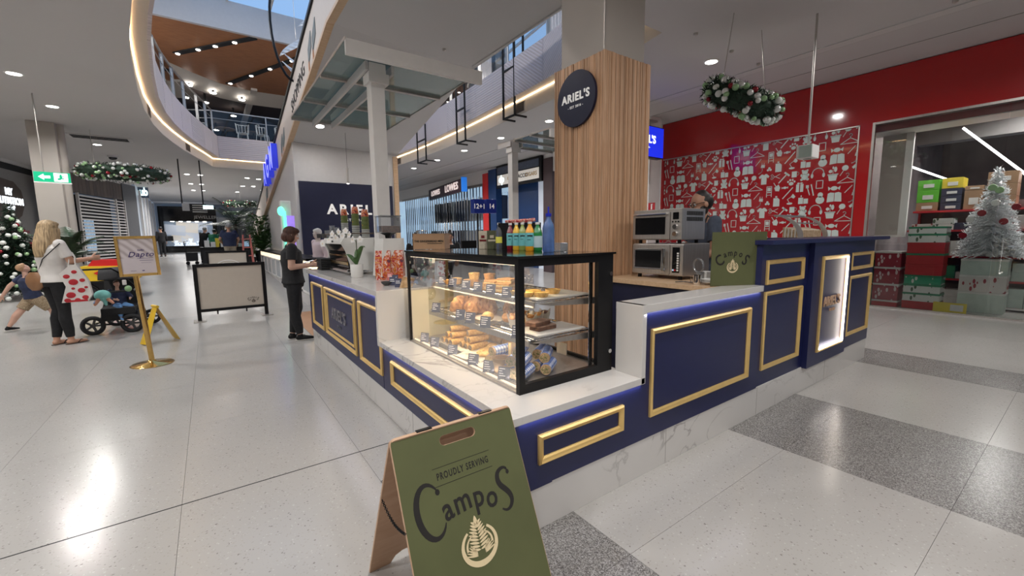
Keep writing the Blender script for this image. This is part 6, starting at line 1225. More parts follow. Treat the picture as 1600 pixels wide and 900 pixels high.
# napkin holder on the navy bar
v = thing('napkin_holder', 'curved clear-sided holder full of pale napkins on the navy bar', 'holder', (5.36, 1.94, 1.393)); hp, hq = at(1238, 370, Y=1.9), at(1277, 370, Y=1.9); hx0, hx1 = hp.x, hq.x
def curve_side(x): return [(x, 1.96 - .13 * (1 - t) ** 2 * 1 + .0, 1.393 + .25 * t) for t in [i / 8 for i in range(9)]]
for x in (hx0, hx1):
    q = G(); ar = [(2.10 - .30 * math.sin(t * PI / 20), 1.393 + .24 * math.cos(t * PI / 20)) for t in range(11)]; q.prism(ar + [(y + .05, z - .0) for y, z in ar[::-1]], x - .004, x + .004, 'X'); put('side_plate', q, 'steel', v)
put('top_bar', G().box(hx0, hx1, 2.04, 2.09, 1.615, 1.635), 'steel', v); put('front_bar', G().box(hx0, hx1, 1.90, 1.93, 1.54, 1.55), 'steel', v)
for k in range(9): q = G(); q.box(hx0 + .012, hx1 - .012, 1.86 + k * .016, 1.872 + k * .016, 1.394, 1.47 + .004 * k, bev=.003); put('napkin', q, 'baking_paper' if k % 2 else 'bread', v)
# ------------------------------------------------------------------ on top of the pastry case
ZT = 1.3475
a_, b_ = Vector((1.32, 3.10, ZT)), Vector((1.50, 2.90, ZT)); a_ = at(646, 391, X=1.40); b_ = at(695, 391, X=1.60); a_.z = b_.z = ZT
d_ = (b_ - a_).normalized(); L_ = (b_ - a_).length
v = thing('cardboard_box', 'brown cardboard box printed THE GINGERBREAD MEN on the pastry case', 'box', a_); fb = frame(a_, d_, (0, 0, 1)); hB = L_ * 23 / 50
q = G(); q.box(0, L_, 0, hB, -.16, 0, m=fb); put('carton', q, 'bx_card', v); q = G(); q.box(-.002, L_ + .002, hB, hB + .004, -.162, -.082, m=fb); put('flap', q, 'bx_card', v); q = G(); q.box(-.002, L_ + .002, hB, hB + .004, -.078, .002, m=fb); put('flap', q, 'bx_card', v)
put('lettering', textg('THE GINGERBREAD MEN', L_ * .083, fb @ Matrix.Translation((L_ / 2, hB * .52, .0015)), depth=.0006, off=.0006, g=G()), 'ink', v); q = G(); q.box(L_ * .45, L_ * .92, hB * .36, hB * .39, .001, .0018, m=fb); put('small_print', q, 'ink', v)
for n_, c_, a in (('juice_red', (.20, .01, .02), 0), ('juice_yellow', (.75, .45, .04), 0), ('juice_green', (.28, .34, .08), 0), ('juice_orange', (.80, .36, .02), 0), ('bottle_green', (.02, .20, .05), 0), ('bottle_dark', (.02, .015, .02), 0)): plain(n_, c_, .12, noise=.05, coat=.6)
plain('label_teal', (.16, .50, .52), .5, noise=.02); plain('label_yellow', (.75, .70, .10), .5, noise=0); plain('label_pale', (.45, .58, .62), .5, noise=.03); plain('carton_cream', (.48, .42, .32), .6, noise=.1, ns=40); plain('carton_olive', (.06, .065, .03), .6, noise=.2, ns=30); plain('cap_blue', (.01, .02, .42), .4, noise=0); plain('water_blue', (.18, .30, .62), .1, trans=.6, noise=.2, ns=20)
def topx(px, X): p = at(px, 380, X=X); return Vector((X, p.y, ZT))
def bottle(c, H, r, body, label, lab_mat=None, cap='board_white', name='juice_bottle', cat='bottle', lz=(.16, .62), grp=None, txt=None):
    v = thing(name, label, cat, c, grp); q = G(); q.lathe([(r * .9, 0), (r, .04 * H), (r, .62 * H), (r * .85, .72 * H), (r * .42, .86 * H), (r * .40, .92 * H)], seg=20); put('body', q, body, v, world=False, smooth=True)
    q = G(); q.lathe([(r * .46, .92 * H), (r * .48, .93 * H), (r * .48, H), (r * .3, H)], seg=16); put('cap', q, cap, v, world=False, smooth=True)
    if lab_mat: q = G(); q.lathe([(r * 1.015, lz[0] * H), (r * 1.02, lz[0] * H + .001), (r * 1.02, lz[1] * H), (r * 1.01, lz[1] * H)], seg=24); lb = put('label', q, lab_mat, v, world=False, smooth=60)
    if txt:
        dv = (Vector((EYE.x, EYE.y, 0)) - Vector((c.x, c.y, 0))).normalized(); x_ = Vector((-dv.y, dv.x, 0)); m_ = frame(dv * (r * 1.03) + Vector((0, 0, (lz[1] - .1) * H)), x_, (0, 0, 1)); q = G(); q.box(-r * .6, r * .6, -r * .14, r * .14, 0, .0006, m=m_); q.box(-r * .6, r * .2, -r * .9, -r * .8, 0, .0006, m=m_); put('print', q, 'ink', v, world=False)
    return v
for px, w, h, mt, lb in ((755, .045, .145, 'carton_cream', 'tall cream carton at the left of the row of drinks'), (769, .05, .145, 'carton_olive', 'tall dark olive carton second in the row of drinks')):
    c = topx(px, 1.80); v = thing('drink_carton', lb, 'carton', c, None, -.62); q = G(); q.box(-w * .75, w * .75, -.03, .03, 0, h, bev=.002); put('body', q, mt, v, world=False); q = G(); q.box(-w * .6, w * .6, -.032, -.03, h * .42, h * .52); q.box(-w * .3, w * .3, -.0325, -.03, h * .6, h * .75); put('print', q, 'dark_red' if mt == 'carton_cream' else 'carton_cream', v, world=False)
bottle(topx(780, 1.78), .20, .026, 'clear_plastic', 'clear lemonade bottle with a round yellow label', 'label_yellow', name='soft_drink_bottle', lz=(.25, .48)); bottle(topx(789, 1.84), .165, .024, 'bottle_dark', 'dark cola bottle half hidden behind the red juice', None, 'bx_red', name='soft_drink_bottle')
for px, mt, lb, X in ((797.5, 'juice_red', 'dark red juice bottle with teal label', 1.80), (807, 'juice_yellow', 'yellow juice bottle with teal label', 1.79), (816.5, 'juice_green', 'greenish juice bottle with teal label', 1.81), (828, 'juice_orange', 'orange juice bottle with teal label, widest of the four', 1.76)): bottle(topx(px, X), .195, .0275 if X > 1.77 else .031, mt, lb, 'label_teal', grp='juice bottles with teal labels', txt='mark')
bottle(topx(840, 1.80), .19, .032, 'bottle_green', 'green mineral water bottle with pale label', 'label_pale', name='water_bottle', lz=(.12, .52)); 
v = bottle(topx(857, 1.70), .235, .037, 'water_blue', 'large clear blue water bottle with a dark blue straw lid', None, 'cap_blue', name='water_bottle'); q = G(); q.cyl((0, 0, .23), (0, 0, .275), .005, seg=8); put('straw', q, 'cap_blue', v, world=False)
patches('snack_print', [(.45, .03, .03), (.7, .55, .45), (.35, .02, .03), (.6, .15, .1), (.45, .02, .02)], 30); patches('coffee_print', [(.10, .01, .03), (.42, .02, .02), (.62, .22, .03), (.42, .02, .02), (.70, .50, .42), (.50, .05, .03), (.65, .32, .05), (.35, .01, .02)], 11)
for k, px in enumerate((800, 812, 826)):
    c = topx(px, 1.90); q = G(); q.box(-.05, .05, -.012, .012, -.012, .012, bev=.006).jit(.002); o = put('snack_bar', q, 'snack_print', world=False); o.location = c + Vector((0, 0, .212)); o.rotation_euler = (.2, -.1, -.62); tag(o, ('red wrapped snack bar at left on top of the bottles row', 'red wrapped snack bar in the middle behind the bottles', 'red wrapped snack bar at right behind the bottles')[k], 'snack bar')
v = thing('snack_stand', 'narrow black stand holding the red wrapped snack bars', 'stand', topx(812, 1.91)); q = G(); q.box(-.16, .16, -.02, .02, 0, .198, m=Matrix.Rotation(-.62, 4, 'Z')); put('body', q, 'black', v, world=False)
c = topx(872, 1.82); v = thing('plastic_container', 'clear plastic tub beside the timber column on the case', 'container', c); q = G(); q.box(-.05, .05, -.04, .04, 0, .055, bev=.005); put('tub', q, 'clear_plastic', v, world=False)
# ------------------------------------------------------------------ coffee station
zc = 1.031
v = thing('espresso_machine', 'white espresso machine with slanted mirrored black back panel on the counter', 'coffee machine', (1.45, 5.35, zc))
q = G()
for y in (4.95, 5.86): q = G(); q.prism([(1.30, 1.08), (1.72, 1.08), (1.72, 1.45), (1.22, 1.45), (1.19, 1.40), (1.24, 1.30)], y - .02, y + .02, 'Y'); put('side_frame', q, 'board_white', v)
put('base', G().box(1.24, 1.74, 4.94, 5.86, 1.055, 1.10, bev=.006), 'chrome', v); q = G(); q.prism([(1.27, 1.10), (1.72, 1.10), (1.72, 1.38), (1.22, 1.38), (1.25, 1.30)], 4.97, 5.835, 'Y'); put('back_panel', q, 'black_gloss', v)
put('upper_band', G().box(1.20, 1.74, 4.95, 5.84, 1.38, 1.445, bev=.01), 'board_white', v); put('badge', G().ball((1.196, 5.36, 1.41), (.004, .045, .012)), 'ink', v)
put('cup_tray', G().box(1.22, 1.72, 4.96, 5.82, 1.446, 1.452), 'steel', v); put('tray_rail', G().tube([(1.22, 4.97, 1.50), (1.22, 5.82, 1.50), (1.72, 5.82, 1.50), (1.72, 4.97, 1.50)], .007, 6, closed=True), 'dark_wood', v)
for y in (4.99, 5.8): put('tray_rail', G().cyl((1.22, y, 1.45), (1.22, y, 1.50), .005), 'dark_wood', v)
for z, in ((1.14,), (1.22,)): q = G(); q.prism([(1.262, z), (1.275, z), (1.275, z + .035), (1.25, z + .035)], 4.975, 5.8, 'Y'); put('chrome_reflector', q, 'gold_mirror', v)
for x in (1.3, 1.68):
    for y in (4.99, 5.8): q = G(); q.cyl((x, y, zc), (x, y, 1.056), .02); put('foot', q, 'black', v)
v = thing('stacked_trays', 'stack of black takeaway trays left of the espresso machine', 'trays', (1.30, 6.08, zc))
for k in range(6): put('tray', G().box(1.17, 1.40, 5.94, 6.22, zc + k * .026, zc + k * .026 + .022, bev=.004), 'black_matte', v)
# grinder
v = thing('coffee_grinder', 'white coffee grinder with clear square hopper of beans', 'grinder', (1.48, 4.28, zc))
q = G(); q.prism([(1.36, 1.06), (1.63, 1.06), (1.61, 1.44), (1.40, 1.44)], 4.14, 4.40, 'Y'); put('body', q, 'board_white', v); q = G()
for x in (1.39, 1.60):
    for y in (4.17, 4.37): q.cyl((x, y, zc), (x, y, 1.062), .014)
put('feet', q, 'black', v); q = G(); q.lathe([(.03, 1.44), (.035, 1.47), (.10, 1.50)], c=(1.50, 4.28, 0), seg=4); put('hopper_neck', q, 'black', v)
put('beans', G().box(1.412, 1.588, 4.192, 4.368, 1.50, 1.565, bev=.01), 'brownie', v); put('hopper', G().box(1.40, 1.60, 4.18, 4.38, 1.495, 1.66, bev=.008), 'clear_plastic', v); put('hopper_lid', G().box(1.395, 1.605, 4.175, 4.385, 1.66, 1.668), 'clear_plastic', v)
put('switch', G().cyl((1.375, 4.27, 1.25), (1.385, 4.27, 1.25), .010), 'black', v)
# orchid
p = Vector((1.26, 4.62, zc)); v = thing('orchid', 'white orchid in a white ceramic pot on the coffee counter', 'plant', p)
q = G(); q.lathe([(.058, 0), (.062, .008), (.066, .135), (.062, .14), (.058, .135), (.056, .12), (.001, .115)], c=p, seg=28); put('pot', q, 'board_white', v, smooth=True)
for k, (dx, dy, L, up_) in enumerate(((-.07, .17, .22, .11), (.05, -.13, .19, .20), (.06, .1, .15, .16), (-.05, -.08, .12, .08))):
    q = G(); b0 = p + Vector((0, 0, .13)); dr = Vector((dx, dy, 0)).normalized(); sd = Vector((-dr.y, dr.x, 0)); prev = None
    for i in range(9):
        t = i / 8; c_ = b0 + dr * L * t * .8 + Vector((0, 0, up_ * math.sin(t * 1.9))); w = .030 * math.sin(PI * min(.97, t * .9 + .12)) ; cur = [q.bm.verts.new(c_ + sd * w + Vector((0, 0, .006))), q.bm.verts.new(c_), q.bm.verts.new(c_ - sd * w + Vector((0, 0, .006)))]
        if prev: q.bm.faces.new((prev[0], cur[0], cur[1], prev[1])); q.bm.faces.new((prev[1], cur[1], cur[2], prev[2]))
        prev = cur
    o = put('leaf', q, 'leaf_green', v, smooth=180); md = o.modifiers.new('s', 'SOLIDIFY'); md.thickness = .003
st = [p + Vector((0, 0, .12)), p + Vector((.01, 0, .25)), p + Vector((.01, .01, .38)), p + Vector((-.03, .03, .45)), p + Vector((-.12, .09, .47)), p + Vector((-.24, .17, .42))]; put('stem', G().tube(st, .0035, 6), 'leaf_green', v); put('support_stake', G().cyl(p + Vector((.012, .0, .12)), p + Vector((.012, 0, .40)), .003), 'dark_wood', v)
plain('petal_white', (.80, .78, .76), .6, noise=.03)
random.seed(17)
for k, (dx, dy, dz) in enumerate(((-.05, .30, .40), (-.05, .27, .46), (-.05, .23, .42), (-.05, .20, .48), (-.05, .15, .44), (-.04, .11, .49), (-.05, .07, .45), (-.04, .04, .40), (-.03, -.10, .40), (-.05, .33, .36))):
    sx_ = -.23 + .036 * k if k < 8 else (.10, -.30)[k - 8]; c_ = p + Vector((.81 * sx_ - .04, -.58 * sx_ + .02, dz + .0)); f = Vector((-.75 + random.uniform(-.2, .2), -.6 + random.uniform(-.3, .3), random.uniform(-.2, .25))).normalized(); u = Vector((0, 0, 1)); x_ = u.cross(f).normalized(); u = f.cross(x_); q = G()
    for a in range(5):
        t = a * 2 * PI / 5 + .3; d1 = x_ * math.cos(t) + u * math.sin(t); s1_ = x_ * -math.sin(t) + u * math.cos(t); L = .038 if a % 2 else .033; w = .019
        q.poly([c_, c_ + d1 * L * .45 + s1_ * w + f * .003, c_ + d1 * L * .95 + s1_ * w * .5, c_ + d1 * L * 1.05, c_ + d1 * L * .95 - s1_ * w * .5, c_ + d1 * L * .45 - s1_ * w + f * .003])
    fl_ = put('flower', q, 'petal_white', v); put('flower_centre', G().ico(c_ + f * .004, .005, 1), 'custard', fl_)
# cups stacked on the machine
plain('cup_green', (.10, .13, .03), .6, noise=.05); plain('lid_grey', (.36, .37, .34), .5, noise=.02)
def cups(px0, x, n_low, n_green, top, label, X):
    b_ = at(px0, 375, X=X); z = 1.453
    for k in range(n_low):
        q = G(); q.lathe([(.040, 0), (.046, .006), (.047, .020), (.044, .024), (.040, .024)], seg=22); o = put('cup', q, 'lid_grey', world=False, smooth=60) if k == 0 else o1.copy()
        if k == 0: o1 = o
        else: COL.objects.link(o)
        o.location = (X, b_.y, z); tag(o, 'pale green-grey cup, %s one up from the tray in the %s' % (ORD[k], label), 'cup', 'pale cups in the %s' % label); z += .0255
    v = None
    for k in range(n_green):
        v = thing('cup', 'olive takeaway cup with orange print, %s of the green ones in the %s' % (('lowest', 'second', 'third', 'fourth')[k], label), 'cup', (X, b_.y, z), 'olive cups in the %s' % label); q = G(); q.lathe([(.046, 0), (.047, .004), (.035, .098), (.033, .1)], seg=22); put('cup_wall', q, 'cup_green', v, world=False, smooth=60)
        q = G(); q.box(-.040, -.034, -.02, .01, .04, .07); put('orange_print', q, 'juice_orange', v, world=False) if k == 0 else q.bm.free(); z += .05
    v = thing('cup', 'upturned cup with red and orange pattern crowning the %s' % label, 'cup', (X, b_.y, z), 'patterned cups'); q = G(); q.lathe([(.044, 0), (.046, .004), (.034, .085), (.032, .087)], seg=22); put('cup_wall', q, 'coffee_print', v, world=False, smooth=60)
cups(540, 0, 8, 2, 1, 'left cup stack', 1.55); cups(557, 0, 6, 3, 1, 'middle cup stack', 1.55); cups(572, 0, 4, 3, 1, 'right cup stack', 1.58)
for k, (px, n) in enumerate(((512, 3), (520, 5), (527, 4))):
    b_ = at(px, 375, X=1.42)
    for j in range(n): q = G(); q.lathe([(.030, 0), (.038, .05), (.036, .05), (.028, .004)], seg=16); o = put('glass_tumbler', q, 'clear_plastic', world=False, smooth=60); o.location = (1.42, b_.y, 1.453 + j * .030); tag(o, 'clear tumbler, %s in the %s glass stack on the espresso machine' % (('bottom one', 'second one', 'third one', 'fourth one', 'top one')[j], ('left', 'middle', 'right')[k]), 'glass', 'clear tumblers on the espresso machine')
for k, px in enumerate((499, 507)): b_ = at(px, 375, X=1.34); q = G(); q.lathe([(.03, 0), (.034, .06), (.03, .062)], c=(1.34, b_.y, 1.453), seg=14); tag(put('mug', q, 'pot_dark', smooth=60, loc=(1.34, b_.y, 1.453)), ('dark mug at the left end of the espresso machine top', 'dark mug second from the left on the espresso machine top')[k], 'mug')
# coffee bags and tags
for k, (px, py, X) in enumerate(((600, 440, 1.40), (620, 442, 1.52))):
    c = at(px, 425, X=X); c.z = zc; v = thing('coffee_bag', ('red and orange patterned coffee bag, left one of the pair', 'red and orange patterned coffee bag, right one next to the case')[k], 'bag', c, 'coffee bags', -.62); q = G()
    q.prism([(-.038, 0), (.038, 0), (.042, .09), (.034, .2), (.006, .29), (-.006, .29), (-.034, .2), (-.042, .09)], -.073, .073, 'X'); q.xf(Matrix.Rotation(-PI / 2, 4, 'Z') @ Matrix.Rotation(PI / 2, 4, 'Z')); put('pouch', q, 'coffee_print', v, world=False, smooth=True)
for k, (px, py, lb) in enumerate(((604, 432, 'small navy price card before the left coffee bag'), (609, 438, 'pink and black card between the two coffee bags'), (617, 442, 'navy card standing behind two others at the case end'), (613, 446, 'low navy card in front beside the dark bowl'), (622, 449, 'navy price card nearest the pastry case'))):
    c = at(px, py, Z=zc); c.z = zc; c.x = max(c.x, 1.10); v = thing('counter_card', lb, 'card', c, None, -.7); q = G(); q.box(-.028, .028, -.002, .002, 0, .075, m=Matrix.Rotation(-.2, 4, 'X')); put('card', q, 'slate' if k != 1 else 'pink', v, world=False); q = G(); q.box(-.02, .014, -.0035, -.002, .05, .054, m=Matrix.Rotation(-.2, 4, 'X')); q.box(-.02, .02, -.0035, -.002, .035, .039, m=Matrix.Rotation(-.2, 4, 'X')); put('writing', q, 'letter_white', v, world=False)
c = at(604, 446, Z=zc); q = G(); q.lathe([(.02, 0), (.042, .02), (.048, .035), (.044, .035), (.02, .008)], c=c, seg=18); tag(put('bowl', q, 'pot_dark', smooth=True, loc=c), 'small dark bowl at the counter edge beside the navy cards', 'bowl')
c = at(630, 440, Z=zc); v = thing('paper_bag', 'pale paper bag lying against the end of the pastry case', 'bag', (1.30, 3.42, zc)); q = G(); q.prism([(0, 0), (.10, 0), (.12, .07), (.03, .09)], -.05, .05, 'Y', m=Matrix.Translation((1.28, 3.42, zc + .001)) @ Matrix.Rotation(-.5, 4, 'Z')); put('bag', q, 'bread', v)
c = at(636, 385, X=1.68); v = thing('plastic_bag', 'crumpled clear plastic bag standing behind the coffee bags', 'bag', (1.72, 3.95, zc)); q = G(); q.ico((1.72, 3.95, zc + .2), (.09, .07, .20), 3).jit(.010); put('bag', q, 'clear_plastic', v); q = G(); q.cyl((1.72, 3.95, zc + .38), (1.72, 3.95, zc + .48), .02, .05, seg=10).jit(.006); put('knot', q, 'clear_plastic', v)
# ------------------------------------------------------------------ sensor box hanging before the red wall
p = at(1262, 238, X=7.0); v = thing('hanging_sensor', 'white box sensor on a long rod hanging before the printed wall', 'sensor', p)
q = G(); q.box(-.12, .12, -.10, .10, -.09, .09, bev=.01); put('housing', q, 'bright_white', v, world=False); q = G(); q.box(-.135, -.12, -.095, .06, -.08, .08); put('screen', q, 'bx_mint', v, world=False); q = G(); q.cyl((0, .0, .09), (0, 0, 4.4 - p.z), .014); put('rod', q, 'steel', v, world=False); q = G(); q.cyl((0, 0, -.10), (0, 0, -.09), .05); put('lens', q, 'lid_grey', v, world=False)
for k, (px, py) in enumerate(((1087, 52), (1143, 79), (1185, 99), (694, 77), (1493, 0))):
    p = at(px, py, Z=4.4) if k != 3 else at(694, 77, Z=5.22); q = G(); q.lathe([(.01, -.04), (.03, -.03), (.035, 0)], c=p, seg=12); tag(put('sprinkler', q, 'steel', loc=p), ('ceiling sprinkler nearest the timber column top', 'ceiling smoke detector left of the wreath wire', 'ceiling sprinkler beyond the wreath', 'sprinkler in the flat soffit above the canopy', 'ceiling sprinkler at the top edge near the bulkhead')[k], 'sprinkler')
p = at(176, 243, Z=4.4); v = thing('security_camera', 'dark dome security camera on the ceiling near the left wreath', 'camera', p); q = G(); q.ball(p - Vector((0, 0, .07)), (.12, .12, .09)); put('dome', q, 'black_gloss', v, smooth=True); q = G(); q.cyl(p - Vector((0, 0, .07)), p, .15, seg=20); put('mount', q, 'bright_white', v)
p = at(157, 215, Z=4.4); v = thing('ceiling_vent', 'rectangular ceiling air vent beyond the pale column', 'vent', p); q = G(); q.box(p.x - .7, p.x + .7, p.y - .3, p.y + .3, 4.38, 4.399); put('frame', q, 'white_paint', v); 
for k in range(4): q = G(); q.box(p.x - .6, p.x + .6, p.y - .22 + k * .12, p.y - .16 + k * .12, 4.372, 4.38); put('slot', q, 'black_matte', v)
# ================================================================== people
SKIN = (.52, .29, .20)
plain('skin_light', (.60, .36, .27), .5, noise=.05, ns=20); plain('skin_tan', (.50, .27, .18), .5, noise=.05, ns=20); plain('skin_dark_tan', (.34, .17, .11), .5, noise=.05)
plain('hair_brown', (.07, .025, .014), .55, noise=.4, ns=50, stretch=(1, 1, .2), bump=.4); plain('hair_blond', (.42, .30, .17), .5, noise=.35, ns=60, stretch=(1, 1, .12), bump=.5); plain('hair_dark', (.015, .011, .010), .5, noise=.4, ns=50); plain('hair_ginger', (.40, .24, .13), .6, noise=.3, ns=60); plain('hair_grey', (.30, .29, .28), .6, noise=.3)
plain('cloth_black', (.010, .010, .012), .85, noise=.3, ns=25, bump=.15); plain('cloth_white', (.66, .63, .60), .85, noise=.04, ns=12, bump=.2); plain('cloth_navy', (.02, .028, .07), .85, noise=.2, ns=20, bump=.15); plain('cloth_slate', (.06, .075, .11), .85, noise=.2, ns=20, bump=.15); plain('cloth_khaki', (.30, .26, .20), .85, noise=.1, bump=.15); plain('cloth_green', (.02, .20, .10), .85, noise=.2); plain('cloth_blue', (.12, .26, .50), .85, noise=.15)
patches('camo_shorts', [(.36, .27, .17), (.24, .17, .10), (.42, .33, .22), (.30, .22, .13)], 22, .85); plain('mouth', (.35, .10, .08), .5, noise=0); plain('eye_white', (.7, .7, .7), .3, noise=0); plain('eye_dark', (.02, .015, .01), .2, noise=0); plain('sole_white', (.55, .52, .48), .6); plain('lens_glass', (.02, .02, .03), .1, noise=0)

def solid(g, vox, smooth=3, name='t'):
    """union of closed shapes as one continuous smooth surface"""
    me = bpy.data.meshes.new(name); bmesh.ops.recalc_face_normals(g.bm, faces=g.bm.faces); g.bm.to_mesh(me); g.bm.free(); o = bpy.data.objects.new(name, me); COL.objects.link(o)
    r = o.modifiers.new('r', 'REMESH'); r.mode = 'VOXEL'; r.voxel_size = vox; r.use_smooth_shade = True
    if smooth: s = o.modifiers.new('s', 'SMOOTH'); s.factor = .5; s.iterations = smooth
    bpy.context.view_layer.update(); m2 = bpy.data.meshes.new_from_object(o.evaluated_get(bpy.context.evaluated_depsgraph_get())); q = G(); q.bm.from_mesh(m2)
    bpy.data.objects.remove(o); bpy.data.meshes.remove(me); bpy.data.meshes.remove(m2); return q
def cap(g, a, b, ra, rb=None, seg=12):
    rb = ra if rb is None else rb; g.cyl(a, b, ra, rb, seg=seg); g.ball(a, ra, seg, 8); g.ball(b, rb, seg, 8)
def V3(*a): return Vector(a)
def person(name, label, loc, yaw, H, pose=None, top='cloth_black', bottom='cloth_black', shoe='black', hair='hair_brown', skin='skin_light', style='short', vox=.011, sleeve=.55, legs='long', wide=1.0, female=True, group=None, head=(0, 0), build=1.0, cat='person', apron=None):
    """local frame: faces +Y, right hand on +X; every joint is given in body heights"""
    P0 = dict(hip=V3(0, 0, .52), chest=V3(0, .0, .70), neck=V3(0, 0, .835), head=V3(0, .012, .925), sh=.105, el=[V3(-.135, -.02, .645), V3(.135, -.02, .645)], wr=[V3(-.14, .03, .50), V3(.14, .03, .50)], hd=[None, None], kn=[V3(-.05, .01, .285), V3(.05, .01, .285)], an=[V3(-.052, -.01, .045), V3(.052, -.01, .045)], toe=[V3(-.1, 1, 0), V3(.1, 1, 0)])
    if pose: P0.update(pose)
    p = P0; v = thing(name, label, cat, loc, group, yaw); b = build; B = G(); k = lambda q: Vector(q) * H
    hip, ch, nk, hd_ = k(p['hip']), k(p['chest']), k(p['neck']), k(p['head']); up_dir = (nk - hip).normalized(); side = V3(1, 0, 0)
    shl = [nk + V3(-p['sh'] * wide, 0, -.02) * H, nk + V3(p['sh'] * wide, 0, -.02) * H]; hps = [hip + V3(-.05, 0, -.01) * H, hip + V3(.05, 0, -.01) * H]
    hw = (.100 if female else .092) * b; ww = (.078 if female else .086) * b; cw = (.092 if female else .108) * b
    waist = hip.lerp(ch, .5)
    tor = [(hip - up_dir * .045 * H, hw * .8 * H, .062 * b * H), (hip, hw * H, .070 * b * H), (hip.lerp(waist, .6), ww * 1.06 * H, .060 * b * H), (waist.lerp(ch, .35), ww * H, .058 * b * H), (ch, cw * H, .068 * b * H), (ch.lerp(nk, .6), cw * 1.04 * H, .062 * b * H), (nk - up_dir * .02 * H, cw * .72 * H, .045 * H)]
    B.loft(tor, side, 20)
    cap(B, nk - up_dir * .03 * H, nk + (hd_ - nk) * .35, .034 * H, .031 * H)
    hy, hp = head; hm = Matrix.Rotation(hy, 3, 'Z') @ Matrix.Rotation(hp, 3, 'X'); hs = 1.0
    def hpnt(x, y, z): return hd_ + hm @ (V3(x, y, z) * H)
    for c_, r_ in (((0, -.008, .012), (.046, .056, .056)), ((0, .014, -.028), (.036, .040, .040)), ((0, .030, -.052), (.020, .018, .014)), ((0, .052, -.010), (.009, .014, .012)), ((0, .046, .004), (.008, .012, .016)), ((0, .050, -.036), (.016, .008, .008))):
        B.ball(hpnt(*c_), [q * H for q in r_], 16, 12, hm)
    for s_ in (-1, 1): B.ball(hpnt(s_ * .047, -.004, -.008), (.008 * H, .014 * H, .018 * H), 10, 8, hm)
    for i in (0, 1):
        sg = (-1, 1)[i]; S_, E_, W_ = shl[i], k(p['el'][i]), k(p['wr'][i]); cap(B, S_, E_, .029 * b * H, .023 * b * H); cap(B, E_, W_, .023 * b * H, .0155 * b * H)
        d = (k(p['hd'][i]) if p['hd'][i] is not None else (W_ - E_)).normalized(); palm_n = d.cross(V3(0, 0, 1)); palm_n = palm_n.normalized() if palm_n.length > .2 else V3(-sg, 0, 0); 
        if i == 1: palm_n = -palm_n
        wd_ = d.cross(palm_n).normalized()
        if wd_.dot(V3(0, 1, .4)) < 0: wd_ = -wd_
        ctr = W_ + d * .030 * H; B.loft([(W_ - d * .005 * H, .015 * H, .012 * H), (ctr, .023 * H, .010 * H), (W_ + d * .056 * H, .024 * H, .009 * H)], wd_, 12)
        for f in range(4):
            o = (f - 1.5) * .0125 * H; L = (.036, .044, .047, .040)[f] * H; r = .0056 * H; a0 = W_ + d * .052 * H + wd_ * o; a1 = a0 + d * L * .5 + palm_n * L * .10; a2 = a1 + d * L * .38 + palm_n * L * .32; cap(B, a0, a1, r, r * .95, 8); cap(B, a1, a2, r * .95, r * .8, 8)
        t0 = W_ + d * .014 * H + wd_ * .018 * H; t1 = t0 + d * .022 * H + wd_ * .017 * H + palm_n * .004 * H; t2 = t1 + d * .022 * H + wd_ * .004 * H + palm_n * .008 * H; cap(B, t0, t1, .0075 * H, .0065 * H, 8); cap(B, t1, t2, .0065 * H, .0055 * H, 8)
        K_, A_ = k(p['kn'][i]), k(p['an'][i]); cap(B, hps[i], K_, .052 * b * H, .034 * b * H, 14); ca = K_.lerp(A_, .3) + V3(0, -.008 * H, 0); B.loft([(K_, .034 * b * H, .034 * b * H), (ca, .035 * b * H, .036 * b * H), (K_.lerp(A_, .65), .026 * b * H, .027 * b * H), (A_, .019 * H, .021 * H)], side, 14)
        td = Vector(p['toe'][i]); td.z = 0; td.normalize(); gz = A_.z - .045 * H; hl = V3(A_.x, A_.y, gz + .022 * H); cap(B, hl - td * .012 * H, hl + td * .06 * H - V3(0, 0, .006 * H), .020 * H, .016 * H); cap(B, A_, hl, .02 * H, .02 * H); cap(B, hl + td * .06 * H - V3(0, 0, .006 * H), hl + td * .095 * H - V3(0, 0, .009 * H), .016 * H, .011 * H)
    put('body', solid(B, vox, 3), skin, v, world=False, smooth=180)
    # shirt
    T = G(); e = .0085 * H; T.loft([(q[0] + (V3(0, 0, -.01 * H) if i == 0 else V3(0, 0, 0)), q[1] + e * (1.3 if i < 3 else 1), q[2] + e * (1.4 if i < 3 else 1)) for i, q in enumerate(tor[1:-1])] + [(tor[-1][0] + up_dir * .0 * H, tor[-1][1] + e * .8, tor[-1][2] + e * .6)], side, 24)
    for i in (0, 1):
        S_, E_, W_ = shl[i], k(p['el'][i]), k(p['wr'][i]); T.ball(S_, .036 * b * H, 12, 8)
        if sleeve <= 1: T.loft([(S_, .036 * b * H, .036 * b * H), (S_.lerp(E_, sleeve * .5), .035 * b * H, .035 * b * H), (S_.lerp(E_, sleeve), .036 * b * H, .036 * b * H)], (0, .3, 1), 14)
        else: cap(T, S_, E_, .035 * b * H, .03 * b * H); T.loft([(E_, .030 * b * H, .03 * b * H), (E_.lerp(W_, .9), .022 * H, .022 * H)], (0, .3, 1), 14)
    put('shirt', solid(T, vox, 2), top, v, world=False, smooth=180)
    # trousers / leggings / shorts
    L_ = G(); L_.loft([(q[0], q[1] + e * .55, q[2] + e * .55) for q in tor[:3]], side, 24)
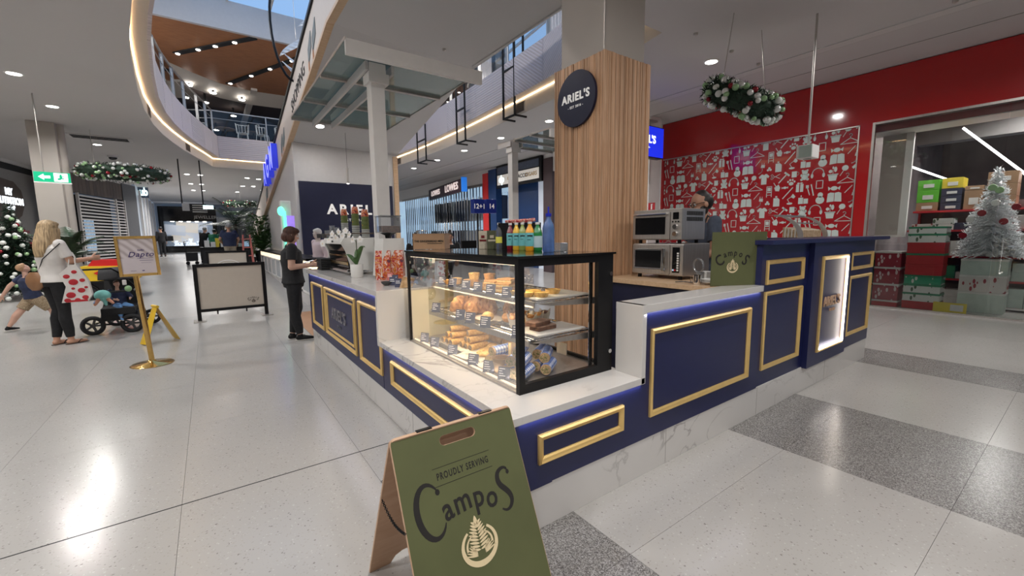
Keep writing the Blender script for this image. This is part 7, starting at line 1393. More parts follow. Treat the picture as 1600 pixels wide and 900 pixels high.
    for i in (0, 1):
        K_, A_ = k(p['kn'][i]), k(p['an'][i]); f = 1.12 if legs == 'long' else 1.3
        if legs == 'shorts': L_.loft([(hps[i], .058 * b * H * 1.05, .060 * b * H * 1.05), (hps[i].lerp(K_, .85), .052 * b * H, .054 * b * H)], side, 16)
        else:
            cap(L_, hps[i], K_, .055 * b * H, .037 * b * H, 14); ca = K_.lerp(A_, .3) + V3(0, -.008 * H, 0); L_.loft([(K_, .037 * b * H, .037 * b * H), (ca, .038 * b * H, .039 * b * H), (K_.lerp(A_, .65), .029 * b * H * f, .030 * b * H * f), (K_.lerp(A_, .93), .023 * H * f, .025 * H * f)], side, 14)
    put('shorts' if legs == 'shorts' else 'trousers', solid(L_, vox, 2), bottom, v, world=False, smooth=180)
    for i in (0, 1):
        A_ = k(p['an'][i]); td = Vector(p['toe'][i]); td.z = 0; td.normalize(); gz = A_.z - .045 * H; sd = V3(-td.y, td.x, 0)
        if shoe == 'thongs':
            q = G(); q.loft([(V3(A_.x, A_.y, gz + .004 * H) + td * t * H, w * H, .004 * H) for t, w in ((-.035, .012), (-.02, .022), (.03, .021), (.07, .027), (.10, .020), (.112, .006))], sd, 12); put('thong', q, 'dark_wood', v, world=False); q = G(); c = V3(A_.x, A_.y, gz) + td * .085 * H
            for s_ in (-1, 1): q.tube([c + V3(0, 0, .018 * H), c - td * .03 * H + sd * s_ * .015 * H + V3(0, 0, .03 * H), c - td * .055 * H + sd * s_ * .024 * H + V3(0, 0, .008 * H)], .003 * H, 5)
            put('strap', q, 'black', v, world=False)
        else:
            q = G(); bl = V3(A_.x, A_.y, gz); cap(q, bl + V3(0, 0, .026 * H) - td * .014 * H, bl + V3(0, 0, .022 * H) + td * .05 * H, .0245 * H, .020 * H); cap(q, bl + V3(0, 0, .02 * H) + td * .05 * H, bl + V3(0, 0, .016 * H) + td * .095 * H, .021 * H, .015 * H); cap(q, bl + V3(0, 0, .03 * H), A_ + V3(0, 0, .0 * H), .026 * H, .025 * H); s_ = put('shoe', solid(q, vox, 2), shoe, v, world=False, smooth=180)
            q = G(); q.loft([(bl + V3(0, 0, .004 * H) + td * t * H, w * H, .0055 * H) for t, w in ((-.042, .010), (-.03, .021), (.03, .022), (.08, .024), (.105, .016), (.114, .005))], sd, 12); put('sole', q, 'sole_white', s_, world=False)
    # face
    for s_ in (-1, 1):
        q = G(); q.ball(hpnt(s_ * .018, .0435, .004), .0068 * H, 10, 8); e_ = put('eye', q, 'eye_white', v, world=False, smooth=180); q = G(); q.ball(hpnt(s_ * .018, .0485, .004), (.0034 * H, .0025 * H, .0036 * H), 8, 6); put('iris', q, 'eye_dark', e_, world=False)
        q = G(); q.tube([hpnt(s_ * .009, .049, .017), hpnt(s_ * .019, .049, .020), hpnt(s_ * .029, .043, .016)], .002 * H, 5); put('eyebrow', q, hair, v, world=False)
    q = G(); q.ball(hpnt(0, .0545, -.034), (.013 * H, .004 * H, .0035 * H), 12, 6, hm); put('mouth', q, 'mouth', v, world=False, smooth=180)
    # hair
    if style != 'none':
        h = G()
        def hb(c_, r_): h.ball(hpnt(*c_), [q * H for q in r_], 16, 12, hm)
        if style in ('short', 'buzz', 'balding'):
            if style == 'balding': hb((0, -.022, .006), (.052, .050, .052)); hb((0, -.014, .034), (.042, .042, .040))
            else: hb((0, -.016, .022), (.050, .056, .054)); hb((0, .012, .050), (.036, .034, .020))
        elif style == 'bob': hb((0, -.014, .020), (.053, .058, .054)); hb((0, .014, .046), (.040, .036, .024)); hb((0, -.030, -.022), (.052, .042, .050)); hb((-.044, .000, -.024), (.014, .030, .042)); hb((.044, .000, -.024), (.014, .030, .042))
        elif style == 'bun': hb((0, -.014, .020), (.051, .056, .053)); hb((0, -.02, .085), (.024, .024, .022))
        elif style == 'long':
            hb((0, -.014, .022), (.054, .058, .055)); hb((0, .012, .046), (.042, .036, .024)); h.loft([(hpnt(0, -.02, .02), .052 * H, .05 * H), (hpnt(0, -.035, -.04), .060 * H, .046 * H), (hpnt(0, -.05, -.11), .066 * H, .040 * H), (hpnt(0, -.062, -.17), .058 * H, .030 * H), (hpnt(0, -.066, -.225), .034 * H, .016 * H)], side, 16)
            for s_ in (-1, 1): h.loft([(hpnt(s_ * .046, .004, .01), .012 * H, .03 * H), (hpnt(s_ * .054, .0, -.06), .014 * H, .03 * H), (hpnt(s_ * .056, -.02, -.14), .012 * H, .025 * H), (hpnt(s_ * .045, -.04, -.19), .008 * H, .015 * H)], side, 10)
        hq = solid(h, vox, 2); random.seed(5)
        if style in ('long', 'bob'):
            for vv in hq.bm.verts:
                c = vv.co - hd_; a = math.atan2(c.x, c.y); n_ = V3(c.x, c.y, 0).normalized() if c.xy.length > 1e-4 else V3(0, 0, 0); vv.co += n_ * .0035 * H * math.sin(a * 38 + math.sin(c.z * 30))
        put('hair', hq, hair, v, world=False, smooth=180)
    return v, k, hpnt
rad = math.radians
# ---- customer: short brown bob, black t-shirt, looks down at her phone, side-on facing right (+X)
cu, ck, chp = person('person', 'woman in black t-shirt and black trousers standing at the kiosk end looking at a phone', (.93, 6.66, 0), rad(-90 - 4), 1.62,
    dict(el=[V3(-.125, -.015, .655), V3(.125, -.015, .655)], wr=[V3(-.055, .135, .655), V3(.100, .135, .665)], hd=[V3(.10, 1, .05), V3(-.25, 1, .05)], kn=[V3(-.045, .02, .285), V3(.04, -.01, .285)], an=[V3(-.045, -.035, .045), V3(.04, .02, .045)]), 'cloth_black', 'cloth_black', 'black', 'hair_brown', 'skin_light', 'bob', .0065, .62, head=(0, -.35), build=1.18)
q = G(); w = ck((.10, .135, .665)); q.tube([w + V3(.020 * math.cos(t * PI / 8), 0, .020 * math.sin(t * PI / 8)) * 1.2 for t in range(16)], .004, 6, closed=True); wt_ = put('watch_strap', q, 'board_white', cu, world=False); put('watch_face', G().cyl(w + V3(.0, 0, .024), w + V3(0, 0, .030), .014, seg=14), 'chrome', wt_, world=False)
q = G(); c = Vector((1.155, 6.70, 1.115)); ph = thing('phone', 'mobile phone held in the hands of the woman in black', 'phone', c); q.box(-.07, .07, -.035, .035, -.004, .004, bev=.003, m=Matrix.Rotation(-.25, 4, 'Y')); put('case', q, 'black', ph, world=False); q = G(); q.box(-.065, .065, -.032, .032, .004, .0048, m=Matrix.Rotation(-.25, 4, 'Y')); put('screen', q, 'lightbox_white', ph, world=False)
# ---- shopper with long blond hair seen from behind
sp, sk, shp = person('person', 'woman with long blond hair in white t-shirt and black leggings reaching toward the pram', (-1.80, 8.46, 0), rad(-48), 1.74,
    dict(hip=V3(0, 0, .525), chest=V3(0, .0, .70), neck=V3(0, .005, .835), head=V3(0, .02, .928), el=[V3(-.13, .03, .665), V3(.135, .045, .675)], wr=[V3(-.10, .14, .60), V3(.105, .205, .690)], kn=[V3(-.045, .03, .285), V3(.045, .015, .285)], an=[V3(-.045, -.01, .045), V3(.045, .03, .045)]), 'cloth_white', 'cloth_black', 'thongs', 'hair_blond', 'skin_tan', 'long', .0085, .75, head=(.1, -.12), build=1.04)
q = G(); s0, s1 = sk((.07, -.04, .82)), sk((-.12, -.07, .58)); q.tube([s0, s0.lerp(s1, .5) + V3(0, -.085, 0), s1 + V3(-.02, -.03, 0)], .006, 6); hb_ = thing('handbag', 'round brown leather handbag on a thin strap over the blond woman\'s back', 'bag', cu.location, None)
hb_.location = sp.location + V3(.12, -.07, 0); hb_.rotation_euler = sp.rotation_euler; put('strap', q, 'black', hb_, world=False); plain('leather_tan', (.26, .13, .06), .5, noise=.1); q = G(); q.loft([(s1 + V3(-.04, -.05, .03), .06, .03), (s1 + V3(-.04, -.055, -.03), .12, .045), (s1 + V3(-.04, -.055, -.10), .135, .05), (s1 + V3(-.04, -.055, -.17), .11, .045), (s1 + V3(-.04, -.055, -.22), .05, .03)], (1, .15, 0), 18); put('bag_body', q, 'leather_tan', hb_, world=False, smooth=True)
# shopping bag with red spots
c = at(118, 405, Y=8.35); v = thing('shopping_bag', 'white reusable shopping bag with red tomato print hanging from her forearm', 'bag', (c.x - .02, 8.33, .63))
q = G(); q.prism([(-.16, .0), (.10, .0), (.15, .09), (.13, .28), (.03, .52), (-.03, .52), (-.15, .40), (-.10, .22)], -.05, .05, 'Y'); q.xf(Matrix.Translation((0, 0, -.02))); bg_ = put('bag_body', q, 'cloth_white', v, world=False)
random.seed(8); sp_ = [(-.08, .36, .035), (-.02, .28, .05), (.05, .16, .04), (-.06, .10, .05), (.07, .30, .03), (.0, .42, .03), (.08, .06, .035), (-.10, .03, .035), (.0, .03, .03), (-.03, .19, .02), (.10, .20, .02)]
for x, z, r in sp_: q = G(); q.ball((x, -.052, z - .02), (r, .004, r * .85), 14, 6); put('red_spot', q, 'bx_red', bg_, world=False)
q = G(); q.box(-.12, .10, -.053, -.049, -.018, .01); put('red_band', q, 'bx_red', bg_, world=False)
q = G()
for y in (-.04, .04): q.tube([(-.05, y, .48), (-.03, y * .6, .62), (.0, 0, .67), (.02, y * .6, .60), (.02, y, .48)], .007, 6)
put('handle', q, 'cloth_white', v, world=False)
# ---- boy running
by, bk, bhp = person('person', 'small boy in navy t-shirt and camouflage shorts striding behind the blond woman', (-2.44, 10.25, 0), rad(-62), 1.16,
    dict(hip=V3(0, 0, .47), chest=V3(.0, -.03, .63), neck=V3(0, -.045, .775), head=V3(0, -.055, .885), sh=.12, el=[V3(-.20, -.16, .64), V3(.19, .08, .64)], wr=[V3(-.22, -.24, .50), V3(.16, .18, .57)], kn=[V3(-.07, -.13, .28), V3(.07, .15, .27)], an=[V3(-.09, -.26, .07), V3(.09, .22, .045)], toe=[V3(0, 1, 0), V3(.1, 1, 0)]), 'cloth_navy', 'camo_shorts', 'black', 'hair_ginger', 'skin_light', 'short', .0085, .6, 'shorts', wide=1.0, female=False, head=(.1, .55), build=1.25)
# ---- man behind the kiosk
pm = at(1094, 317, X=4.35)
mn, mk, mhp = person('person', 'bearded man with glasses and dark t-shirt working behind the ovens', (pm.x + .04, pm.y - .04, 0), rad(60), 1.93,
    dict(head=V3(0, .03, .915), neck=V3(0, .005, .83), el=[V3(-.14, .02, .65), V3(.14, .02, .65)], wr=[V3(-.08, .12, .60), V3(.08, .12, .60)]), 'cloth_slate', 'cloth_black', 'black', 'hair_dark', 'skin_tan', 'balding', .0075, .65, female=False, head=(0, -.28), build=1.02)
q = G()
for s_ in (-1, 1): q.tube([mhp(s_ * .018 + .013 * math.cos(t * PI / 8), .057, .003 + .011 * math.sin(t * PI / 8)) for t in range(16)], .002 * 1.8, 5, closed=True); q.tube([mhp(s_ * .031, .056, .006), mhp(s_ * .048, .02, .008), mhp(s_ * .049, -.005, .002)], .003, 5)
q.tube([mhp(-.006, .059, .006), mhp(.006, .059, .006)], .003, 5); put('glasses', q, 'black', mn, world=False)
hbd = G(); 
for c_, r_ in (((0, .026, -.052), (.030, .030, .018)), ((-.034, .008, -.036), (.010, .026, .026)), ((.034, .008, -.036), (.010, .026, .026)), ((0, .048, -.026), (.018, .010, .006))): hbd.ball(mhp(*c_), [q_ * 1.93 for q_ in r_], 14, 10, Matrix.Rotation(-.28, 3, 'X'))
put('beard', solid(hbd, .007, 2), 'hair_dark', mn, world=False, smooth=180)
q = G(); q.tube([mk((.055, .055, .76)), mk((.062, .02, .846)), mk((.06, -.05, .80)), mk((.04, -.075, .70))], .012, 6); q.tube([mk((-.055, .055, .76)), mk((-.062, .02, .846)), mk((-.06, -.05, .80)), mk((-.04, -.075, .70))], .012, 6); put('apron_straps', q, 'black', mn, world=False)
# ---- people farther away
def far_person(px, feet_y, label, H, yaw, **kw):
    Y = kw.pop('Y'); p = at(px, 370, Y=Y); return person('person', label, (p.x, Y, fz(Y)), yaw, H, vox=.016, **kw)
fv, fk, _ = far_person(252, 401, 'person in black clothes walking before the jewellery shop with a dark bag', 1.72, rad(20), Y=31.5, top='cloth_black', bottom='cloth_black', hair='hair_dark', skin='skin_tan', sleeve=1.5, female=False)
q = G(); q.box(.2, .55, -.05, .05, .9, 1.2, bev=.03); b_ = put('dark_bag', q, 'black', world=False); b_.location = fv.location; b_.rotation_euler = fv.rotation_euler; tag(b_, 'dark shoulder bag carried by the walker near the jewellery shop', 'bag')
far_person(358, 412, 'man in navy polo and khaki trousers with his back turned at the stall table', 1.72, rad(5), Y=19.0, top='cloth_navy', bottom='cloth_khaki', hair='hair_grey', skin='skin_tan', sleeve=.7, female=False, build=1.25, pose=dict(el=[V3(-.17, .02, .66), V3(.17, .02, .66)], wr=[V3(-.12, .13, .58), V3(.15, .10, .56)]))
far_person(316, 412, 'person in black jacket bending over the far stall with a trolley', 1.62, rad(-35), Y=22.6, top='cloth_black', bottom='cloth_black', hair='hair_grey', skin='skin_light', sleeve=1.5, pose=dict(chest=V3(0, .04, .68), neck=V3(0, .09, .80), head=V3(0, .13, .88), wr=[V3(-.1, .25, .58), V3(.1, .25, .58)], el=[V3(-.13, .12, .62), V3(.13, .12, .62)]))
far_person(332, 412, 'person in green top stooping beside the far stall table', 1.60, rad(-20), Y=22.2, top='cloth_green', bottom='cloth_black', hair='hair_dark', skin='skin_tan', sleeve=1.0, pose=dict(chest=V3(0, .06, .67), neck=V3(0, .13, .77), head=V3(0, .18, .84), wr=[V3(-.1, .30, .50), V3(.1, .30, .50)], el=[V3(-.13, .18, .60), V3(.13, .18, .60)]))
far_person(703, 395, 'woman with dark hair in a bun and black jacket beyond the pastry case', 1.56, rad(150), Y=8.7, top='cloth_black', bottom='cloth_black', hair='hair_dark', skin='skin_tan', style='bun', sleeve=1.5, pose=dict(wr=[V3(-.09, .14, .66), V3(.09, .14, .66)], el=[V3(-.13, .03, .64), V3(.13, .03, .64)]), head=(.2, -.4))
far_person(650, 395, 'dark-haired person mostly hidden behind the cardboard box', 1.55, rad(170), Y=8.8, top='cloth_black', bottom='cloth_black', hair='hair_dark', skin='skin_light', sleeve=1.5, head=(0, -.5))
# mannequin / attendant in white behind the white kiosk
far_person(497, 390, 'white-capped attendant in pale pink top standing inside the white kiosk', 1.66, rad(110), Y=10.4, top='cloth_pink' if plain('cloth_pink', (.62, .50, .52), .8, noise=.05) else 0, bottom='cloth_white', hair='cloth_white', skin='skin_pale' if plain('skin_pale', (.55, .46, .42), .6, noise=.03) else 0, sleeve=1.5, style='short', head=(0, -.2))
# trolley of the far person
v = thing('shopping_trolley', 'small black wheeled trolley standing by the far stall', 'trolley', (-.62, 22.0, fz(22))); z = fz(22)
for dx in (-.15, .15):
    for dy in (-.1, .1): q = G(); q.cyl((-.62 + dx, 22 + dy - .02, z + .07), (-.62 + dx, 22 + dy + .02, z + .07), .07, seg=12); put('wheel', q, 'black', v)
q = G(); q.box(-.82, -.42, 21.85, 22.15, z + .15, z + .5); q.tube([(-.8, 22, z + .5), (-.85, 22, z + .95), (-.7, 22, z + .98)], .015, 6); put('frame', q, 'black_matte', v)
# ================================================================== pram with child
v = thing('pram', 'black four-wheeled pram with child seat turned toward the kiosk', 'pram', (-1.28, 9.3, 0)); pr = v
def wheel(x, y, r, nm):
    w_ = G(); ax = Matrix.Translation((x, y, r)) @ Matrix.Rotation(rad(-8), 4, 'Z') @ Matrix.Rotation(PI / 2, 4, 'X'); w_.tube([(r * .84 * math.cos(t * PI / 12), r * .84 * math.sin(t * PI / 12), 0) for t in range(24)], r * .22, 8, closed=True); w_.xf(ax); t_ = put('wheel', w_, 'black_matte', pr, smooth=True)
    h_ = G(); h_.cyl((0, 0, -.03), (0, 0, .03), .03, seg=12)
    for k in range(5): a = 2 * PI * k / 5; h_.box(0, r * .75, -.014, .014, -.012, .012, m=Matrix.Rotation(a, 4, 'Z'))
    h_.xf(ax); put('hub', h_, 'pot_dark', t_)
wheel(-1.57, 9.02, .145, 0); wheel(-1.10, 8.92, .145, 0); wheel(-.92, 9.66, .125, 0); wheel(-1.40, 9.76, .125, 0)
q = G()
for a, b in (((-1.57, 9.05, .145), (-1.10, 8.95, .145)), ((-.92, 9.63, .13), (-1.40, 9.73, .13)), ((-1.55, 9.08, .16), (-1.38, 9.7, .16)), ((-1.12, 8.98, .16), (-.94, 9.6, .16)), ((-1.50, 9.15, .18), (-1.42, 9.4, .62)), ((-1.05, 9.1, .18), (-1.0, 9.35, .62)), ((-1.42, 9.65, .18), (-1.50, 9.3, .70)), ((-.98, 9.55, .18), (-1.06, 9.3, .70))): q.cyl(a, b, .014, seg=8)
q.tube([(-1.50, 9.3, .70), (-1.72, 9.05, .98), (-1.66, 8.95, 1.02), (-1.28, 9.0, 1.02), (-1.22, 9.1, .96), (-1.06, 9.3, .70)], .014, 8); put('frame', q, 'black', v)
q = G(); q.prism([(8.93, .30), (9.42, .30), (9.55, .78), (9.46, .80), (9.30, .42), (8.93, .40)], -1.45, -1.05, 'X'); put('seat', q, 'black_matte', v)
q = G(); secs = [(V3(-1.25, 9.30 + .26 * math.cos(a), .74 + .27 * math.sin(a)), .21, .02) for a in [PI * t / 8 for t in range(0, 8)]]; q.loft(secs, (1, 0, 0), 12); put('canopy', q, 'black_matte', v, smooth=True)
q = G(); q.box(-1.46, -1.02, 8.98, 9.55, .2, .33, bev=.02); put('storage_basket', q, 'black_matte', v)
q = G(); q.tube([(-1.45, 9.3, .66), (-1.45, 8.98, .66), (-1.05, 8.98, .66), (-1.05, 9.3, .66)], .016, 8); put('bumper_bar', q, 'black', v)
person('person', 'small child in pale blue suit sitting in the black pram', (-1.24, 9.17, .08), rad(205), .80, dict(hip=V3(0, -.05, .42), chest=V3(0, -.09, .58), neck=V3(0, -.10, .73), head=V3(0, -.09, .85), sh=.12, el=[V3(-.17, .0, .58), V3(.17, .0, .58)], wr=[V3(-.12, .12, .56), V3(.12, .12, .56)], kn=[V3(-.09, .20, .40), V3(.09, .20, .40)], an=[V3(-.10, .26, .20), V3(.10, .26, .20)]), 'cloth_navy', 'cloth_blue', 'cloth_blue', 'hair_brown', 'skin_light', 'short', .009, 1.5, build=1.35)
v = thing('plush_toy', 'turquoise and orange plush toy hanging on the pram bar', 'toy', (-1.40, 8.90, .62)); plain('plush_teal', (.20, .50, .46), .9, noise=.1); plain('plush_orange', (.62, .30, .20), .9, noise=.1)
q = G(); q.ball((-1.40, 8.90, .62), (.10, .08, .085)); put('head', q, 'plush_teal', v, smooth=True)
for k in range(5): a = k * 1.25; q = G(); cap(q, (-1.40 + .05 * math.cos(a), 8.88 + .03 * math.sin(a), .57), (-1.40 + .11 * math.cos(a), 8.87, .50 + .02 * math.sin(a)), .028, .02); put('arm', q, ('plush_orange', 'plush_teal', 'cloth_blue')[k % 3], v, smooth=True)
v = thing('plush_toy', 'small green plush ring toy at the right of the pram bar', 'toy', (-1.10, 8.92, .70)); q = G(); q.ball((-1.10, 8.92, .70), (.045, .04, .05)); put('body', q, 'bauble_green', v, smooth=True); q = G(); q.box(-1.16, -1.11, 8.9, 8.94, .76, .84, bev=.01); put('label_flap', q, 'cloth_white', v)
# red and yellow ride-on kiosk car in the background
v = thing('ride_on_car', 'red and yellow toy car ride behind the pram', 'toy car', (-1.95, 13.6, fz(13.6))); z = fz(13.6); plain('toy_yellow', (.75, .50, .02), .35, noise=0); plain('toy_red', (.60, .02, .02), .3, noise=0)
c = at(168, 415, Y=13.6); cx = c.x
q = G(); q.box(cx - .42, cx + .5, 13.3, 13.9, z + .10, z + .42, bev=.03); put('base', q, 'black', v)
q = G(); q.prism([(-.48, .42), (.55, .42), (.55, .60), (.40, .74), (-.40, .76), (-.50, .66)], 13.28, 13.92, 'Y', m=Matrix.Translation((cx, 0, z))); put('body', q, 'toy_yellow', v)
q = G(); q.prism([(-.2, .60), (.0, .70), (.35, .68), (.55, .58), (.35, .44), (.0, .46)], 13.25, 13.28, 'Y', m=Matrix.Translation((cx, 0, z))); put('side_flash', q, 'toy_red', v); q = G(); q.prism([(-.3, .75), (-.2, .90), (.35, .88), (.5, .72)], 13.35, 13.85, 'Y', m=Matrix.Translation((cx, 0, z))); put('roof', q, 'toy_red', v)
for dx in (-.3, .35): q = G(); q.cyl((cx + dx, 13.26, z + .14), (cx + dx, 13.94, z + .14), .13, seg=16); put('wheel', q, 'black_matte', v)
# ================================================================== stands and boards on the floor
p = at(235, 570, Z=0); b0 = Vector((-.66, 6.42, 0)); v = thing('sign_stand', 'gold pedestal sign stand with framed Dapto poster left of the kiosk', 'sign', b0)
q = G(); q.lathe([(.20, 0), (.205, .006), (.19, .016), (.05, .030), (.03, .05)], c=b0, seg=40); put('base', q, 'gold_mirror', v, smooth=True)
q = G(); q.cyl(b0 + V3(0, 0, .04), b0 + V3(-.055, 0, 1.06), .026, seg=20); put('pole', q, 'gold_mirror', v, smooth=True)
fa, fb_ = at(186, 430, Y=6.40), at(247, 428, Y=6.40); ft = at(184, 370, Y=6.40); sw, sh_ = .36, .455; o_ = Vector((-.846, 6.40, 1.045)); fs = frame(o_, (1, .0, .012), (-.03, 0, 1))
for a in ((0, .03, 0, sh_), (sw - .03, sw, 0, sh_), (.03, sw - .03, 0, .03), (.03, sw - .03, sh_ - .03, sh_)): q = G(); q.box(a[0], a[1], a[2], a[3], -.012, .014, bev=.003, m=fs); put('frame_bar', q, 'gold_mirror', v)
m_, t_, b__ = nt('poster_paper'); mp = coords(t_, (3, 3, 3), rot=(0, .8, 0)); wv = t_.nodes.new('ShaderNodeTexWave'); wv.inputs['Scale'].default_value = 1.6; wv.inputs['Distortion'].default_value = 3; wv.inputs['Detail'].default_value = 1; t_.links.new(mp.outputs[0], wv.inputs[0]); r_ = ramp(t_, [(.0, (.40, .34, .34)), (.8, (.58, .52, .53))]); t_.links.new(wv.outputs[0], r_.inputs[0]); t_.links.new(r_.outputs[0], b__.inputs['Base Color']); MATS['poster_paper'] = m_; b__.inputs['Roughness'].default_value = .6
plain('poster_plain', (.56, .50, .52), .6, noise=.02); plain('purple_ink', (.05, .03, .14), .6, noise=0)
q = G(); q.box(.03, sw - .03, .03, sh_ * .52, -.002, .002, m=fs); q.box(.03, sw - .03, sh_ * .52, sh_ - .03, -.002, .002, m=fs); po = put('poster', q, 'poster_paper', v)
q = G(); q.box(.03, sw - .03, .03, sh_ * .45, .002, .0025, m=fs); put('poster_lower', q, 'poster_plain', v)
put('lettering', textg('Dapto', .082, fs @ Matrix.Translation((.205, .245, .004)), depth=.0008, off=.0004, shear=.35, spacing=1.1, g=G()), 'purple_ink', v)
for s_, sz, x_, y_ in (('hello', .03, .21, .295),): put('lettering', textg(s_, sz, fs @ Matrix.Translation((x_, y_, .004)), depth=.0006, shear=.3, g=G()), 'purple_ink', v)
q = G(); q.box(.20, .29, .150, .152, .003, .004, m=fs); q.box(.10, .15, .06, .063, .003, .004, m=fs); q.box(.17, .31, .200, .203, .003, .004, m=fs); q.box(.19, .31, .176, .180, .003, .004, m=fs); q.box(.20, .22, .055, .066, .003, .004, m=fs); put('small_print', q, 'purple_ink', v)
# yellow wet floor sign
plain('safety_yellow', (.66, .42, .02), .4, noise=.03); wy = (-.70, 7.74); v = thing('wet_floor_sign', 'yellow folding wet floor sign standing edge-on behind the gold stand', 'sign', (-.68, 7.75, 0)); L0, R0, TP = Vector((-.86, 7.66, 0)), Vector((-.50, 7.86, 0)), Vector((-.70, 7.77, .52))
dpt = Vector((-.35, .9, 0)).normalized() * .12
for ft_ in (L0, R0): 
    q = G(); ax_ = (ft_ - TP).normalized(); q.loft([(TP + ax_ * .0, .09, .012), (TP.lerp(ft_, .5), .12, .012), (ft_ - ax_ * .012 * 1, .14, .012)], dpt, 4); put('leaf', q, 'safety_yellow', v)
q = G(); q.cyl(TP - dpt * .8, TP + dpt * .8, .02, seg=10); put('hinge', q, 'safety_yellow', v)
# green A-frame board in the foreground
v = thing('a_frame_board', 'olive green CampoS A-frame board on plywood with chain in the foreground', 'sign', (.70, 1.40, 0)); RZ = .752; ax0, ax1 = .452, .962; ry = 1.384
up_f = Vector((0, 1.384 - 1.045, RZ)).normalized(); ff = frame((ax0, 1.045, 0), (1, 0, 0), up_f); Lf = Vector((0, 1.384 - 1.045, RZ)).length; Wd = ax1 - ax0
def bpix(px, py):
    n = ff.to_3x3() @ Vector((0, 0, 1)); d = ray(px, py); k = (ff.translation - EYE).dot(n) / d.dot(n); return ff.inverted() @ (EYE + d * k)
SL = bpix(715, 681); SLX, SLY = SL.x, SL.y
def rr_board(w, h, r, hole=None, foot=None):
    pts = []
    def arc_(cx, cy, a0): 
        for i in range(6): a = a0 + PI / 2 * i / 5; pts.append((cx + r * math.cos(a), cy + r * math.sin(a)))
    arc_(w - r, h - r, 0); arc_(r, h - r, PI / 2)
    pts.append((0, 0)); 
    if foot: pts.extend([(foot, 0), (foot + .02, .055), (foot + .05, .075), (w - foot - .05, .075), (w - foot - .02, .055), (w - foot, 0)])
    pts.append((w, 0)); return pts
def holed_board(w, h, r, th0, th1, m, hx, hy, hw, hh, foot=None):
    outer = rr_board(w, h, r, foot=foot); hole = []
    for i in range(8): a = -PI / 2 + PI * i / 7; hole.append((hx + hw / 2 - hh / 2 + hh / 2 * math.cos(a), hy + hh / 2 * math.sin(a)))
    for i in range(8): a = PI / 2 + PI * i / 7; hole.append((hx - hw / 2 + hh / 2 + hh / 2 * math.cos(a), hy + hh / 2 * math.sin(a)))
    q = G(); o3 = [Vector((x, y, 0)) for x, y in outer]; h3 = [Vector((x, y, 0)) for x, y in hole]; tr = tessellate_polygon([o3, h3]); al = o3 + h3
    A_ = [q.bm.verts.new((x.x, x.y, th0)) for x in al]; B_ = [q.bm.verts.new((x.x, x.y, th1)) for x in al]
    for t in tr: q.bm.faces.new([A_[i] for i in t]); q.bm.faces.new([B_[i] for i in t][::-1])
    n, mh = len(outer), len(hole)
    for i in range(n): q.bm.faces.new((A_[i], A_[(i + 1) % n], B_[(i + 1) % n], B_[i]))
    for i in range(mh): q.bm.faces.new((A_[n + i], A_[n + (i + 1) % mh], B_[n + (i + 1) % mh], B_[n + i]))
    return q.xf(m)
fp = put('front_panel', holed_board(Wd, Lf, .022, -.010, 0, ff, SLX, SLY, .150, .034), 'ply', v); put('green_face', holed_board(Wd - .004, Lf - .002, .021, 0, .0012, ff @ Matrix.Translation((.002, 0, 0)), SLX - .002, SLY, .152, .036), 'olive', v)
up_b = Vector((0, ry - 1.742, RZ)).normalized(); fb2 = frame((ax1 + .0, 1.742, 0), (-1, 0, 0), up_b); Lb = Vector((0, ry - 1.742, RZ)).length; bp_ = put('back_panel', holed_board(Wd, Lb, .022, -.010, .0, fb2, Wd / 2, Lb - .062, .001, .001, foot=.09), 'ply', v)
for x in (ax0 + .10, ax1 - .15): put('hinge', G().box(x, x + .06, ry - .006, ry + .010, RZ - .003, RZ + .0015), 'black', v)
def ft(x, y, z=.0016): return ff @ Matrix.Translation((x, y, z))
b1, b2 = bpix(681, 748), bpix(763, 716); bw = (b2 - b1).length; bc = (b1 + b2) / 2
put('lettering', textg('PROUDLY SERVING', bw * .150, ft(bc.x, bc.y), depth=.0004, off=.0007, xs=.62, spacing=1.25, g=G()), 'ink', v)
for dy in (-1, 1): q = G(); q.box(bc.x - bw * .54, bc.x + bw * .54, bc.y + dy * bw * .135, bc.y + dy * bw * .135 + .0015, .0014, .0020, m=ff); put('rule_line', q, 'ink', v)
def serif_c(q, cx, cy, w, h, m, dr=1):
    """tall swash C / S strokes with thick and thin parts"""
    o, n = [], 26
    for i in range(n + 1):
        t = i / n; a = rad(38) + rad(284) * t; th = .10 * (math.sin(PI * t) ** .8) + .022; o.append((math.cos(a) * w * .5, math.sin(a) * h * .5, th * h * .5))
    return o
def ribbon(q, pts, m):
    for (x0, y0, w0), (x1, y1, w1), k in zip(pts, pts[1:], range(99)):
        def nrm(i):
            a = pts[max(i - 1, 0)]; b = pts[min(i + 1, len(pts) - 1)]; d = Vector((b[0] - a[0], b[1] - a[1])).normalized(); return Vector((-d.y, d.x))
        n0, n1 = nrm(k), nrm(k + 1); q.poly([m @ Vector(p_) for p_ in ((x0 + n0.x * w0, y0 + n0.y * w0, 0), (x1 + n1.x * w1, y1 + n1.y * w1, 0), (x1 - n1.x * w1, y1 - n1.y * w1, 0), (x0 - n0.x * w0, y0 - n0.y * w0, 0))])
